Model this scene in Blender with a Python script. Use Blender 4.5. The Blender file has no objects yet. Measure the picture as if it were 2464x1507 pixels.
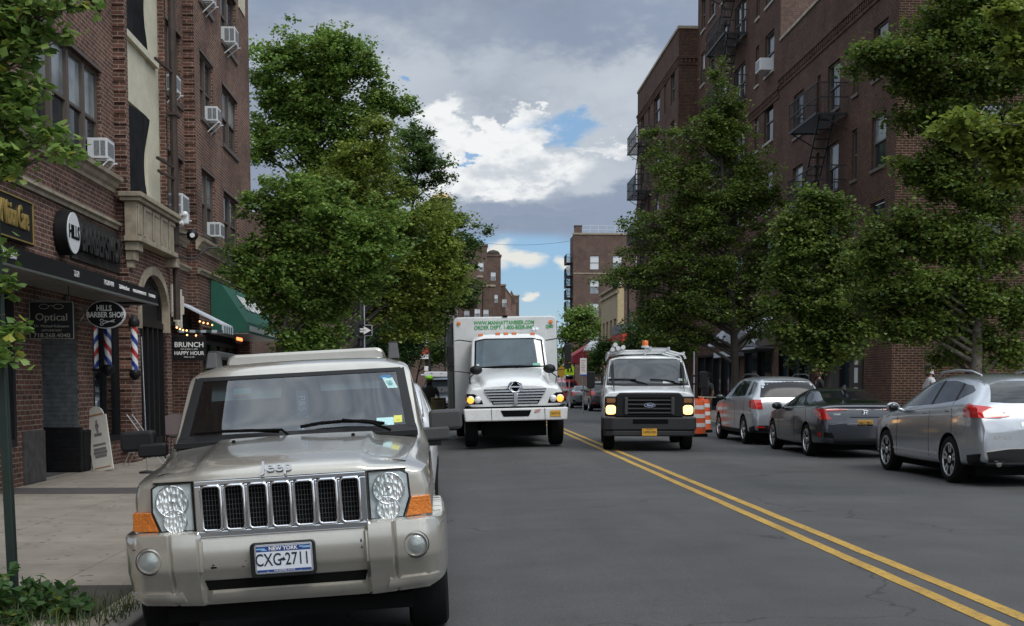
import bpy, bmesh, math, random
from math import sin, cos, pi, sqrt, atan2, asin, radians as R
from mathutils import Vector as Vc, Matrix as Mx
from mathutils.bvhtree import BVHTree
from mathutils import noise as mnoise
random.seed(7)
S = bpy.context.scene
COL = S.collection
# ---------------- camera, sky, sun, exposure ----------------
F, PX, PY, H = 3000.0, 1232.0, 1135.0, 1.45
cam_d = bpy.data.cameras.new("camera"); cam = bpy.data.objects.new("camera", cam_d); COL.objects.link(cam)
cam.location = (0, 0, H); cam.rotation_euler = (R(86), 0, R(-2.61))
cam_d.sensor_width = 36; cam_d.lens = F/2464*36; cam_d.shift_y = (PY-753.5)/2464
cam_d.clip_start = .1; cam_d.clip_end = 5000
S.camera = cam
S.view_settings.view_transform = 'Standard'; S.view_settings.look = 'None'
S.view_settings.exposure = 0.0; S.view_settings.gamma = 1
ROT = cam.rotation_euler.to_matrix()
def ray(px, py): return ROT @ Vc(((px-PX)/F, (PY-py)/F, -1))
def at(px, py, Y):                      # point seen at photo position px,py standing Y metres down the street
    d = ray(px, py); t = Y/d.y; return Vc((d.x*t, Y, H+d.z*t))
def onx(px, py, X):
    d = ray(px, py); t = X/d.x; return Vc((X, d.y*t, H+d.z*t))
def aedir(px, py):
    d = ray(px, py).normalized(); return atan2(d.x, d.y), asin(d.z)

SUN_EL, SUN_AZ = R(52), R(148)         # azimuth measured from +Y clockwise: behind the camera
W = bpy.data.worlds.new("World"); S.world = W; W.use_nodes = True
nt = W.node_tree; nt.nodes.clear()
def nd(t, **k):
    n = nt.nodes.new(t)
    for a, b in k.items(): setattr(n, a, b)
    return n
def put(n, i, v):
    if v is None: return
    if isinstance(v, bpy.types.NodeSocket): nt.links.new(v, n.inputs[i])
    else: n.inputs[i].default_value = v
def m(op, a, b=None, c=None, clamp=False):
    n = nd('ShaderNodeMath', operation=op, use_clamp=clamp); put(n, 0, a); put(n, 1, b); put(n, 2, c); return n.outputs[0]
def mixc(f, a, b):
    n = nd('ShaderNodeMix', data_type='RGBA'); put(n, 0, f); put(n, 6, a); put(n, 7, b); return n.outputs[2]
def sstep(v, a, b):
    n = nd('ShaderNodeMapRange', interpolation_type='SMOOTHSTEP'); put(n, 0, v); put(n, 1, a); put(n, 2, b); return n.outputs[0]
tc = nd('ShaderNodeTexCoord'); sx = nd('ShaderNodeSeparateXYZ'); nt.links.new(tc.outputs['Generated'], sx.inputs[0])
az0 = m('ARCTAN2', sx.outputs[0], sx.outputs[1]); el0 = m('ARCSINE', sx.outputs[2])
cb = nd('ShaderNodeCombineXYZ'); put(cb, 0, az0); put(cb, 1, m('MULTIPLY', el0, 1.9))
def noise(scale, det, off=0.0, rough=.55, src=None):
    mp = nd('ShaderNodeMapping'); nt.links.new(src or cb.outputs[0], mp.inputs[0]); mp.inputs[1].default_value = (off, off*.7, off*.3)
    n = nd('ShaderNodeTexNoise'); nt.links.new(mp.outputs[0], n.inputs['Vector'])
    n.inputs['Scale'].default_value = scale; n.inputs['Detail'].default_value = det; n.inputs['Roughness'].default_value = rough
    return n.outputs[0]
n1 = noise(14, 6, 1.3); n2 = noise(14, 6, 7.7); nb = noise(34, 5, 4.1, .6)
nc = noise(90, 4, 2.9, .6)
az = m('ADD', az0, m('MULTIPLY', m('SUBTRACT', m('ADD', m('ADD', n1, m('MULTIPLY', nb, .5)), m('MULTIPLY', nc, .16)), .83), .11))
el = m('ADD', el0, m('MULTIPLY', m('SUBTRACT', m('ADD', m('ADD', n2, m('MULTIPLY', nb, .5)), m('MULTIPLY', nc, .16)), .83), .08))
azs = m('ADD', az0, m('MULTIPLY', m('SUBTRACT', nb, .5), .035)); els = m('ADD', el0, m('MULTIPLY', m('SUBTRACT', m('ADD', n1, m('MULTIPLY', nb, .5)), .75), .022))
def blob(px, py, rx, ry, soft=.35, az=az, el=el):
    a, e = aedir(px, py); ra, re = rx/F, ry/F
    u = m('DIVIDE', m('SUBTRACT', az, a), ra); v = m('DIVIDE', m('SUBTRACT', el, e), re)
    r = m('SQRT', m('ADD', m('MULTIPLY', u, u), m('MULTIPLY', v, v)))
    return sstep(r, 1+soft, 1-soft)
def union(bs):
    o = bs[0]
    for b in bs[1:]: o = m('MAXIMUM', o, b)
    return o
sky = nd('ShaderNodeTexSky', sky_type='NISHITA'); sky.sun_disc = False; sky.sun_elevation = SUN_EL; sky.sun_rotation = SUN_AZ
skyc = nd('ShaderNodeVectorMath', operation='MULTIPLY'); nt.links.new(sky.outputs[0], skyc.inputs[0]); skyc.inputs[1].default_value = (.085, .105, .118)
blue = mixc(sstep(el0, .0, .09), (.50, .66, .76, 1), mixc(.55, (.27, .46, .74, 1), skyc.outputs[0]))
big = noise(2.6, 7, 2.2, .5); mid = noise(8, 7, 9.1, .58)
g = m('ADD', m('MULTIPLY', big, .55), m('MULTIPLY', mid, .45))
grey = mixc(sstep(g, .38, .62), (.255, .305, .400, 1), (.48, .55, .645, 1))
light = union([blob(1100, 290, 210, 95, .8), blob(1350, 330, 280, 110, .7), blob(1190, 440, 270, 70, .8), blob(1400, 400, 200, 60, .8), blob(1480, 200, 260, 90, .9), blob(950, 180, 260, 120, 1.0)])
c1 = mixc(m('MULTIPLY', light, .75), grey, (.60, .655, .71, 1))
white = union([blob(1065, 300, 80, 50, .22), blob(1235, 290, 62, 46, .16), blob(1140, 345, 110, 40, .3), blob(1225, 385, 170, 36, .35), blob(1165, 425, 55, 36, .15), blob(1290, 345, 60, 40, .2), blob(1060, 400, 60, 40, .3), blob(1210, 445, 110, 26, .4), blob(1480, 345, 60, 14, .6)])
fine = noise(22, 6, 5.5, .6); wsh = mixc(sstep(fine, .36, .56), (.60, .645, .70, 1), (.90, .915, .925, 1)); c2 = mixc(m('MULTIPLY', white, sstep(mid, .26, .44)), c1, wsh)
dark = union([blob(1450, 478, 120, 36, .6), blob(1310, 515, 280, 26, .8), blob(1240, 562, 430, 28, .6), blob(1500, 60, 420, 45, .9), blob(760, -40, 300, 60, .8), blob(1150, 560, 100, 30, .6)])
c3 = mixc(m('MULTIPLY', dark, .85), c2, (.265, .325, .44, 1))
holes = union([blob(1372, 306, 62, 25, .55, m('ADD', azs, m('MULTIPLY', m('SUBTRACT', n2, .5), .11)), m('ADD', els, m('MULTIPLY', m('SUBTRACT', nb, .5), .03))), blob(1122, 388, 30, 13, .3), blob(945, 205, 26, 14, .4)])
c4 = mixc(m('MULTIPLY', holes, .92), c3, blue)
# clear band above the roofs at the end of the street, with a few low clouds
band = m('MULTIPLY', sstep(m('ADD', el0, m('MULTIPLY', m('SUBTRACT', n1, .5), .02)), .122, .108), sstep(m('ABSOLUTE', az0), 1.2, .5))
c5 = mixc(band, c4, blue)
low = union([blob(a_, b_, c_, d_, e_, azs, els) for a_, b_, c_, d_, e_ in ((1250, 628, 58, 20, .35), (1205, 608, 34, 20, .5), (1276, 706, 10, 9, .6), (1354, 640, 16, 16, .6), (1180, 640, 30, 16, .6))])
c6 = mixc(m('MULTIPLY', low, sstep(el0, .04, .06)), c5, (.80, .80, .76, 1))
# the cloud deck is thin and much brighter overhead and behind the camera than down the street
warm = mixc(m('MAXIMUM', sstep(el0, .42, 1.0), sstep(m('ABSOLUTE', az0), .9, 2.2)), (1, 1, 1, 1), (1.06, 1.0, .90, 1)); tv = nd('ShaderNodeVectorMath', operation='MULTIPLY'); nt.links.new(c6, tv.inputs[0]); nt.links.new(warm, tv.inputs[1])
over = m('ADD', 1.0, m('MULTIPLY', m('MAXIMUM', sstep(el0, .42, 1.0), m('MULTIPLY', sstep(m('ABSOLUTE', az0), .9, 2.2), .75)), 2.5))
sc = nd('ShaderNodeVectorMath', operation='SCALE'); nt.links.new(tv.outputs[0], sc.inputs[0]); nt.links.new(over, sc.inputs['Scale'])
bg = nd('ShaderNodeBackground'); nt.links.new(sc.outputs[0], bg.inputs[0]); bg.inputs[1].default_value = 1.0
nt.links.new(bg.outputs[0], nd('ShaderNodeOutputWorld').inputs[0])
sl = bpy.data.lights.new("sun", 'SUN'); sun = bpy.data.objects.new("sun", sl); COL.objects.link(sun)
sl.energy = 1.5; sl.angle = R(22); sl.color = (1, .96, .90)
sd = Vc((sin(SUN_AZ)*cos(SUN_EL), cos(SUN_AZ)*cos(SUN_EL), sin(SUN_EL)))
sun.rotation_euler = sd.to_track_quat('Z', 'Y').to_euler()

# ---------------- materials ----------------
def _mat(name):
    mt = bpy.data.materials.new(name); mt.use_nodes = True
    t = mt.node_tree; b = t.nodes['Principled BSDF']; return mt, t, b
def col4(c): return (c[0], c[1], c[2], 1)
def mat(name, c, rough=.6, metal=0, var=0, vs=3, bump=0, bs=40, coat=0, spec=.5, emit=0, dirt=0, dirtc=(.05, .045, .04), aniso=None):
    mt, t, b = _mat(name)
    b.inputs['Base Color'].default_value = col4(c); b.inputs['Roughness'].default_value = rough
    b.inputs['Metallic'].default_value = metal; b.inputs['Coat Weight'].default_value = coat
    b.inputs['Coat Roughness'].default_value = .06
    b.inputs['Specular IOR Level'].default_value = spec
    if emit:
        b.inputs['Emission Color'].default_value = col4(c); b.inputs['Emission Strength'].default_value = emit
    L = t.links
    if var or bump or dirt:
        g = t.nodes.new('ShaderNodeTexCoord'); src = g.outputs['Object']
        if var or dirt:
            n = t.nodes.new('ShaderNodeTexNoise'); n.inputs['Scale'].default_value = vs; n.inputs['Detail'].default_value = 6; n.inputs['Roughness'].default_value = .6
            L.new(src, n.inputs['Vector'])
            mr = t.nodes.new('ShaderNodeMapRange'); L.new(n.outputs[0], mr.inputs[0]); mr.inputs[1].default_value = .3; mr.inputs[2].default_value = .7
            mr.inputs[3].default_value = 1-var; mr.inputs[4].default_value = 1+var
            h = t.nodes.new('ShaderNodeVectorMath'); h.operation = 'SCALE'; h.inputs[0].default_value = c; L.new(mr.outputs[0], h.inputs['Scale'])
            out = h.outputs[0]
            if dirt:
                n3 = t.nodes.new('ShaderNodeTexNoise'); n3.inputs['Scale'].default_value = vs*2.7; n3.inputs['Detail'].default_value = 9; n3.inputs['Roughness'].default_value = .7; L.new(src, n3.inputs['Vector'])
                m3 = t.nodes.new('ShaderNodeMapRange'); L.new(n3.outputs[0], m3.inputs[0]); m3.inputs[1].default_value = .5; m3.inputs[2].default_value = .75; m3.inputs[4].default_value = dirt
                mx = t.nodes.new('ShaderNodeMix'); mx.data_type = 'RGBA'; L.new(m3.outputs[0], mx.inputs[0]); L.new(out, mx.inputs[6]); mx.inputs[7].default_value = col4(dirtc); out = mx.outputs[2]
            L.new(out, b.inputs['Base Color'])
        if bump:
            n2 = t.nodes.new('ShaderNodeTexNoise'); n2.inputs['Scale'].default_value = bs; n2.inputs['Detail'].default_value = 5; L.new(src, n2.inputs['Vector'])
            bp = t.nodes.new('ShaderNodeBump'); bp.inputs['Strength'].default_value = bump; bp.inputs['Distance'].default_value = .01
            L.new(n2.outputs[0], bp.inputs['Height']); L.new(bp.outputs[0], b.inputs['Normal'])
    return mt
def brick(name, c1, c2, mortar, stain=.35, sc=1.0, rand=.5):
    mt, t, b = _mat(name); L = t.links; N = t.nodes.new
    g = N('ShaderNodeNewGeometry'); p = N('ShaderNodeSeparateXYZ'); L.new(g.outputs['Position'], p.inputs[0])
    q = N('ShaderNodeSeparateXYZ'); L.new(g.outputs['True Normal'], q.inputs[0])
    ab = N('ShaderNodeMath'); ab.operation = 'ABSOLUTE'; L.new(q.outputs[1], ab.inputs[0])
    gt = N('ShaderNodeMath'); gt.operation = 'GREATER_THAN'; L.new(ab.outputs[0], gt.inputs[0]); gt.inputs[1].default_value = .6
    mx = N('ShaderNodeMix'); L.new(gt.outputs[0], mx.inputs[0]); L.new(p.outputs[1], mx.inputs[2]); L.new(p.outputs[0], mx.inputs[3])
    cv = N('ShaderNodeCombineXYZ'); L.new(mx.outputs[0], cv.inputs[0]); L.new(p.outputs[2], cv.inputs[1])
    br = N('ShaderNodeTexBrick'); L.new(cv.outputs[0], br.inputs['Vector'])
    br.inputs['Scale'].default_value = 1; br.inputs['Brick Width'].default_value = .225*sc; br.inputs['Row Height'].default_value = .076*sc
    br.inputs['Mortar Size'].default_value = .0085*sc; br.inputs['Mortar Smooth'].default_value = .3; br.inputs['Bias'].default_value = 0
    br.inputs['Color1'].default_value = col4(c1); br.inputs['Color2'].default_value = col4(c2); br.inputs['Mortar'].default_value = col4(mortar)
    n = N('ShaderNodeTexNoise'); n.inputs['Scale'].default_value = .7; n.inputs['Detail'].default_value = 8; n.inputs['Roughness'].default_value = .65; L.new(g.outputs['Position'], n.inputs['Vector'])
    mr = N('ShaderNodeMapRange'); L.new(n.outputs[0], mr.inputs[0]); mr.inputs[1].default_value = .3; mr.inputs[2].default_value = .7; mr.inputs[3].default_value = 1-stain; mr.inputs[4].default_value = 1+stain
    nf = N('ShaderNodeTexNoise'); nf.inputs['Scale'].default_value = 9; nf.inputs['Detail'].default_value = 3; L.new(g.outputs['Position'], nf.inputs['Vector'])
    mf = N('ShaderNodeMapRange'); L.new(nf.outputs[0], mf.inputs[0]); mf.inputs[1].default_value = .3; mf.inputs[2].default_value = .7; mf.inputs[3].default_value = .78; mf.inputs[4].default_value = 1.22
    mm = N('ShaderNodeMath'); mm.operation = 'MULTIPLY'; L.new(mr.outputs[0], mm.inputs[0]); L.new(mf.outputs[0], mm.inputs[1])
    h = N('ShaderNodeVectorMath'); h.operation = 'SCALE'; L.new(br.outputs[0], h.inputs[0]); L.new(mm.outputs[0], h.inputs['Scale'])
    L.new(h.outputs[0], b.inputs['Base Color']); b.inputs['Roughness'].default_value = .9; b.inputs['Specular IOR Level'].default_value = .2
    bp = N('ShaderNodeBump'); bp.invert = True; bp.inputs['Strength'].default_value = .6; bp.inputs['Distance'].default_value = .01; L.new(br.outputs['Fac'], bp.inputs['Height']); L.new(bp.outputs[0], b.inputs['Normal'])
    return mt
def leafmat(name, c, c2, yellow=(.16, .17, .02), ny=.06):
    mt, t, b = _mat(name); L = t.links; N = t.nodes.new; t.nodes.remove(b); out = t.nodes['Material Output']
    g = N('ShaderNodeNewGeometry'); cr = N('ShaderNodeValToRGB'); L.new(g.outputs['Random Per Island'], cr.inputs[0])
    e = cr.color_ramp.elements; e[0].color = col4(c); e[1].position = .9; e[1].color = col4(c2); z = e.new(1-ny*.5); z.color = col4(yellow)
    n = N('ShaderNodeTexNoise'); n.inputs['Scale'].default_value = .9; n.inputs['Detail'].default_value = 3; L.new(g.outputs['Position'], n.inputs['Vector'])
    mr = N('ShaderNodeMapRange'); L.new(n.outputs[0], mr.inputs[0]); mr.inputs[1].default_value = .35; mr.inputs[2].default_value = .65; mr.inputs[3].default_value = .7; mr.inputs[4].default_value = 1.3
    h = N('ShaderNodeVectorMath'); h.operation = 'SCALE'; L.new(cr.outputs[0], h.inputs[0]); L.new(mr.outputs[0], h.inputs['Scale'])
    d = N('ShaderNodeBsdfDiffuse'); L.new(h.outputs[0], d.inputs[0]); tr = N('ShaderNodeBsdfTranslucent'); L.new(h.outputs[0], tr.inputs[0])
    gl = N('ShaderNodeBsdfGlossy'); gl.inputs['Roughness'].default_value = .45; gl.inputs[0].default_value = (.5, .55, .5, 1)
    m1 = N('ShaderNodeMixShader'); m1.inputs[0].default_value = .45; L.new(d.outputs[0], m1.inputs[1]); L.new(tr.outputs[0], m1.inputs[2])
    m2 = N('ShaderNodeMixShader'); m2.inputs[0].default_value = .045; L.new(m1.outputs[0], m2.inputs[1]); L.new(gl.outputs[0], m2.inputs[2])
    L.new(m2.outputs[0], out.inputs[0]); return mt
def seeglass(name, tint=(.75, .85, .85), refl=.14):
    mt, t, b = _mat(name); L = t.links; N = t.nodes.new; t.nodes.remove(b); out = t.nodes['Material Output']
    tr = N('ShaderNodeBsdfTransparent'); tr.inputs[0].default_value = col4(tint); gl = N('ShaderNodeBsdfGlossy'); gl.inputs['Roughness'].default_value = .02; gl.inputs[0].default_value = (.95, .97, 1, 1)
    fr = N('ShaderNodeLayerWeight'); fr.inputs[0].default_value = .5; pw = N('ShaderNodeMath'); pw.operation = 'POWER'; L.new(fr.outputs['Facing'], pw.inputs[0]); pw.inputs[1].default_value = 4
    a = N('ShaderNodeMath'); a.operation = 'ADD'; a.use_clamp = True; L.new(pw.outputs[0], a.inputs[0]); a.inputs[1].default_value = refl+.045
    mx = N('ShaderNodeMixShader'); L.new(a.outputs[0], mx.inputs[0]); L.new(tr.outputs[0], mx.inputs[1]); L.new(gl.outputs[0], mx.inputs[2]); L.new(mx.outputs[0], out.inputs[0]); return mt
K = {}
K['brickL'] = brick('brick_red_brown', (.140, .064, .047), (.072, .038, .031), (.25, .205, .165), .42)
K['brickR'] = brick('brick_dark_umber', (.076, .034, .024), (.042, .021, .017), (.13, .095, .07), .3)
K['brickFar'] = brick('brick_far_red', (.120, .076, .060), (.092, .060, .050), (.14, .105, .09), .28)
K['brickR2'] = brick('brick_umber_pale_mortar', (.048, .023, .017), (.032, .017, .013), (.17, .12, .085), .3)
K['brickGrey'] = brick('brick_painted_grey', (.125, .135, .14), (.11, .12, .125), (.09, .10, .105), .12)
K['brickBlack'] = brick('brick_painted_black', (.012, .012, .013), (.009, .009, .01), (.008, .008, .009), .3)
K['stone'] = mat('limestone', (.29, .245, .18), .85, var=.3, vs=2.5, bump=.4, bs=30, dirt=.55, dirtc=(.07, .06, .05))
K['stucco'] = mat('cream_stucco', (.53, .495, .38), .9, var=.08, vs=2, bump=.25, bs=60, dirt=.3, dirtc=(.2, .18, .14))
K['frame'] = mat('bronze_window_frame', (.085, .068, .056), .5, var=.1)
K['frame2'] = mat('pale_window_frame', (.17, .145, .12), .5, var=.1)
K['white'] = mat('white_painted_metal', (.62, .63, .64), .45, var=.06, vs=6)
K['black'] = mat('black_painted_metal', (.009, .009, .010), .5, spec=.25)
K['soft'] = mat('matte_black', (.006, .006, .006), .95, spec=.1)
K['iron'] = mat('black_iron', (.014, .014, .016), .55)
K['rust'] = mat('rusty_brown_iron', (.040, .026, .020), .7, var=.4, vs=5)
K['pane'] = mat('window_glass_dark', (.016, .020, .024), .06, spec=.6)
K['pane2'] = mat('window_glass_curtain', (.19, .215, .22), .12, var=.5, vs=1.5, spec=.6)
K['blind'] = mat('white_blind_glass', (.55, .57, .58), .25, spec=.5)
K['sidewalk'] = None
K['gold'] = mat('gold_letters', (.50, .36, .12), .35, metal=.6)
K['wht'] = mat('white_letters', (.75, .75, .73), .5)
K['bark'] = mat('grey_bark', (.105, .092, .075), .95, var=.35, vs=9, bump=.8, bs=25)
K['barkd'] = mat('dark_bark', (.035, .030, .026), .95, var=.35, vs=6, bump=.8, bs=20)
K['chrome'] = mat('chrome', (.78, .79, .81), .07, metal=1)
K['alu'] = mat('aluminium', (.55, .56, .57), .3, metal=.9)
K['tyre'] = mat('tyre_rubber', (.009, .009, .009), .9, bump=.5, bs=90, spec=.2)
K['trim'] = mat('grey_plastic_trim', (.040, .041, .043), .55, bump=.2, bs=300)
K['trimb'] = mat('black_plastic_trim', (.008, .008, .009), .55, spec=.3)
K['amber'] = mat('amber_lens', (.75, .20, .01), .15, coat=.6)
K['red'] = mat('red_lens', (.50, .012, .012), .12, coat=.8)
K['cglass'] = mat('car_glass', (.010, .014, .017), .03, spec=.7)
K['green'] = mat('green_canvas', (.008, .085, .055), .75, var=.12, vs=3)
K['ac'] = mat('air_conditioner_white', (.56, .57, .58), .5, var=.08, vs=12, dirt=.2, dirtc=(.2, .19, .17))
K['lampon'] = mat('lit_lamp', (1, .56, .20), .3, emit=2.6)
K['amberon'] = mat('lit_amber_lamp', (1, .26, .03), .3, emit=2.6)
K['bulb'] = mat('string_bulb', (1, .42, .14), .3, emit=5)
K['plateY'] = mat('yellow_plate', (.62, .33, .03), .5)
K['skin'] = mat('dark_skin', (.10, .05, .032), .6)
K['skin2'] = mat('light_skin', (.42, .24, .17), .6)

# ---------------- mesh helpers ----------------
class MB:
    def __init__(s): s.v = []; s.f = []; s.mi = []; s.k = 0
    def face(s, pts):
        n = len(s.v); s.v += [tuple(p) for p in pts]; s.f.append(tuple(range(n, n+len(pts)))); s.mi.append(s.k)
    def add(s, vs, fs):
        n = len(s.v); s.v += [tuple(p) for p in vs]
        for f in fs: s.f.append(tuple(i+n for i in f)); s.mi.append(s.k)
        return s
    def hexa(s, p): return s.add(p, [(0, 3, 2, 1), (4, 5, 6, 7), (0, 1, 5, 4), (1, 2, 6, 5), (2, 3, 7, 6), (3, 0, 4, 7)])
    def box(s, x0, x1, y0, y1, z0, z1): return s.hexa([(x0, y0, z0), (x1, y0, z0), (x1, y1, z0), (x0, y1, z0), (x0, y0, z1), (x1, y0, z1), (x1, y1, z1), (x0, y1, z1)])
    def rbox(s, x0, x1, y0, y1, z0, z1, r, n=3):       # box with rounded outline seen from the front (xz), extruded in y
        o = rrect(x0, x1, z0, z1, r, n); return s.prism([(a, y0, b) for a, b in o], (0, y1-y0, 0))
    def prism(s, o, d, cap=True):
        n = len(o); d = Vc(d); a = [Vc(p) for p in o]; b = [p+d for p in a]
        fs = [(i, (i+1) % n, n+(i+1) % n, n+i) for i in range(n)]
        if cap: fs += [tuple(range(n))[::-1], tuple(range(n, 2*n))]
        return s.add(a+b, fs)
    def tube(s, pts, r, n=8, cap=True):
        pts = [Vc(p) for p in pts]; rs = r if isinstance(r, (list, tuple)) else [r]*len(pts)
        base = len(s.v); prev = None
        for i, p in enumerate(pts):
            d = (pts[min(i+1, len(pts)-1)]-pts[max(i-1, 0)]).normalized()
            if prev is None: a = d.orthogonal().normalized()
            else: a = (prev-d*prev.dot(d)); a = a.normalized() if a.length > 1e-6 else d.orthogonal().normalized()
            prev = a; b = d.cross(a)
            for j in range(n): s.v.append(tuple(p+(a*cos(2*pi*j/n)+b*sin(2*pi*j/n))*rs[i]))
        for i in range(len(pts)-1):
            for j in range(n):
                s.f.append((base+i*n+j, base+i*n+(j+1) % n, base+(i+1)*n+(j+1) % n, base+(i+1)*n+j)); s.mi.append(s.k)
        if cap:
            s.f.append(tuple(base+j for j in range(n))[::-1]); s.mi.append(s.k)
            q = base+(len(pts)-1)*n; s.f.append(tuple(q+j for j in range(n))); s.mi.append(s.k)
        return s
    def bar(s, a, b, w, h=None):
        a = Vc(a); b = Vc(b); d = (b-a).normalized(); u = Vc((0, 0, 1)) if abs(d.z) < .95 else Vc((0, 1, 0))
        x = d.cross(u).normalized()*w/2; z = x.cross(d).normalized()*(h or w)/2
        return s.hexa([a-x-z, b-x-z, b+x-z, a+x-z, a-x+z, b-x+z, b+x+z, a+x+z])
    def lathe(s, prof, c, ax='y', n=24, closed=False):      # prof: (radius, position along axis)
        c = Vc(c); vs = []; k = len(prof)
        A = {'x': (Vc((0, 1, 0)), Vc((0, 0, 1)), Vc((1, 0, 0))), 'y': (Vc((1, 0, 0)), Vc((0, 0, 1)), Vc((0, 1, 0))), 'z': (Vc((1, 0, 0)), Vc((0, 1, 0)), Vc((0, 0, 1)))}[ax]
        for r, h in prof:
            for j in range(n): vs.append(c+A[0]*r*cos(2*pi*j/n)+A[1]*r*sin(2*pi*j/n)+A[2]*h)
        fs = []
        for i in range(k-1 if not closed else k):
            for j in range(n): fs.append((i*n+j, i*n+(j+1) % n, ((i+1) % k)*n+(j+1) % n, ((i+1) % k)*n+j))
        if not closed: fs += [tuple(range(n)), tuple((k-1)*n+j for j in range(n))]
        return s.add(vs, fs)
    def ball(s, c, r, n=10, sc=(1, 1, 1)):
        c = Vc(c); vs = []; fs = []; h = n//2+1
        for i in range(1, h):
            t = pi*i/h
            for j in range(n): vs.append(c+Vc((sin(t)*cos(2*pi*j/n)*r*sc[0], sin(t)*sin(2*pi*j/n)*r*sc[1], cos(t)*r*sc[2])))
        vs += [c+Vc((0, 0, r*sc[2])), c-Vc((0, 0, r*sc[2]))]; q = (h-1)*n
        for i in range(h-2):
            for j in range(n): fs.append((i*n+j, (i+1)*n+j, (i+1)*n+(j+1) % n, i*n+(j+1) % n))
        for j in range(n): fs.append((q, j, (j+1) % n)); fs.append((q+1, (h-2)*n+(j+1) % n, (h-2)*n+j))
        return s.add(vs, fs)
    def grid(s, fn, nu, nv):
        vs = [fn(i/nu, j/nv) for j in range(nv+1) for i in range(nu+1)]
        return s.add(vs, [(j*(nu+1)+i, j*(nu+1)+i+1, (j+1)*(nu+1)+i+1, (j+1)*(nu+1)+i) for j in range(nv) for i in range(nu)])
    def build(s, name, mats, parent=None, smooth=False, bevel=0, sub=0, loc=None, fixn=True):
        me = bpy.data.meshes.new(name); me.from_pydata([tuple(v) for v in s.v], [], s.f)
        if not isinstance(mats, (list, tuple)): mats = [mats]
        for q in mats: me.materials.append(K[q] if isinstance(q, str) else q)
        if len(mats) > 1: me.polygons.foreach_set('material_index', s.mi)
        if fixn:
            b = bmesh.new(); b.from_mesh(me); bmesh.ops.recalc_face_normals(b, faces=b.faces); b.to_mesh(me); b.free()
        o = bpy.data.objects.new(name, me); COL.objects.link(o)
        if parent: o.parent = parent
        if loc: o.location = loc
        if smooth or sub:
            me.polygons.foreach_set('use_smooth', [True]*len(me.polygons))
            if smooth == 'auto' or bevel: me.set_sharp_from_angle(angle=R(38))
        if bevel:
            w = o.modifiers.new('bevel', 'BEVEL'); w.width = bevel; w.segments = 2; w.limit_method = 'ANGLE'; w.angle_limit = R(35)
        if sub:
            w = o.modifiers.new('sub', 'SUBSURF'); w.levels = w.render_levels = sub
        return o
def rrect(x0, x1, z0, z1, r, n=3):
    o = []
    for cx, cz, a in ((x1-r, z0+r, -90), (x1-r, z1-r, 0), (x0+r, z1-r, 90), (x0+r, z0+r, 180)):
        for i in range(n+1): t = R(a+90*i/n); o.append((cx+r*cos(t), cz+r*sin(t)))
    return o
def tag(o, label=None, cat=None, group=None, kind=None):
    if label: o['label'] = label
    if cat: o['category'] = cat
    if group: o['group'] = group
    if kind: o['kind'] = kind
    return o
def thing(name, loc, label, cat, group=None, rz=0, ry=0, rx=0):
    o = bpy.data.objects.new(name, None); COL.objects.link(o); o.location = loc; o.rotation_euler = (rx, ry, rz); o.empty_display_size = .3
    return tag(o, label, cat, group)
def evalmesh(o):
    bpy.context.view_layer.update(); dg = bpy.context.evaluated_depsgraph_get(); dg.update()
    return bpy.data.meshes.new_from_object(o.evaluated_get(dg), depsgraph=dg)
def bake(o):
    me = evalmesh(o); old = o.data; o.modifiers.clear(); o.data = me; me.name = old.name
    return o
def text(name, body, size, mt, parent, loc, rot, ext=.004, align='CENTER', sx=1.0, bold=0.0, shear=0):
    c = bpy.data.curves.new(name, 'FONT'); c.body = body; c.size = size; c.extrude = ext; c.align_x = align; c.align_y = 'CENTER'; c.resolution_u = 3; c.offset = bold; c.shear = shear
    t = bpy.data.objects.new(name, c); COL.objects.link(t)
    me = evalmesh(t); bpy.data.objects.remove(t); bpy.data.curves.remove(c)
    me.materials.clear(); me.materials.append(K[mt] if isinstance(mt, str) else mt)
    o = bpy.data.objects.new(name, me); COL.objects.link(o); o.parent = parent; o.location = loc; o.rotation_euler = rot; o.scale = (sx, 1, 1)
    return o
FRONT = (R(90), 0, 0)             # reads from -y
EAST = (R(90), 0, R(90))          # reads from +x
WEST = (R(90), 0, R(-90))         # reads from -x
def copytree(o, parent=None):
    c = o.copy(); COL.objects.link(c); c.parent = parent
    for ch in list(o.children): copytree(ch, c)
    return c
class OB(MB):                      # builds on a wall: s along the wall, z up, d out of the wall
    def __init__(s, O, u, n): super().__init__(); s.O = Vc(O); s.u = Vc(u); s.n = Vc(n)
    def P(s, a, z, d): q = s.O+s.u*a+s.n*d; return (q.x, q.y, z)
    def bx(s, a0, a1, z0, z1, d0, d1): return s.hexa([s.P(a0, z0, d0), s.P(a1, z0, d0), s.P(a1, z0, d1), s.P(a0, z0, d1), s.P(a0, z1, d0), s.P(a1, z1, d0), s.P(a1, z1, d1), s.P(a0, z1, d1)])
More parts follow.
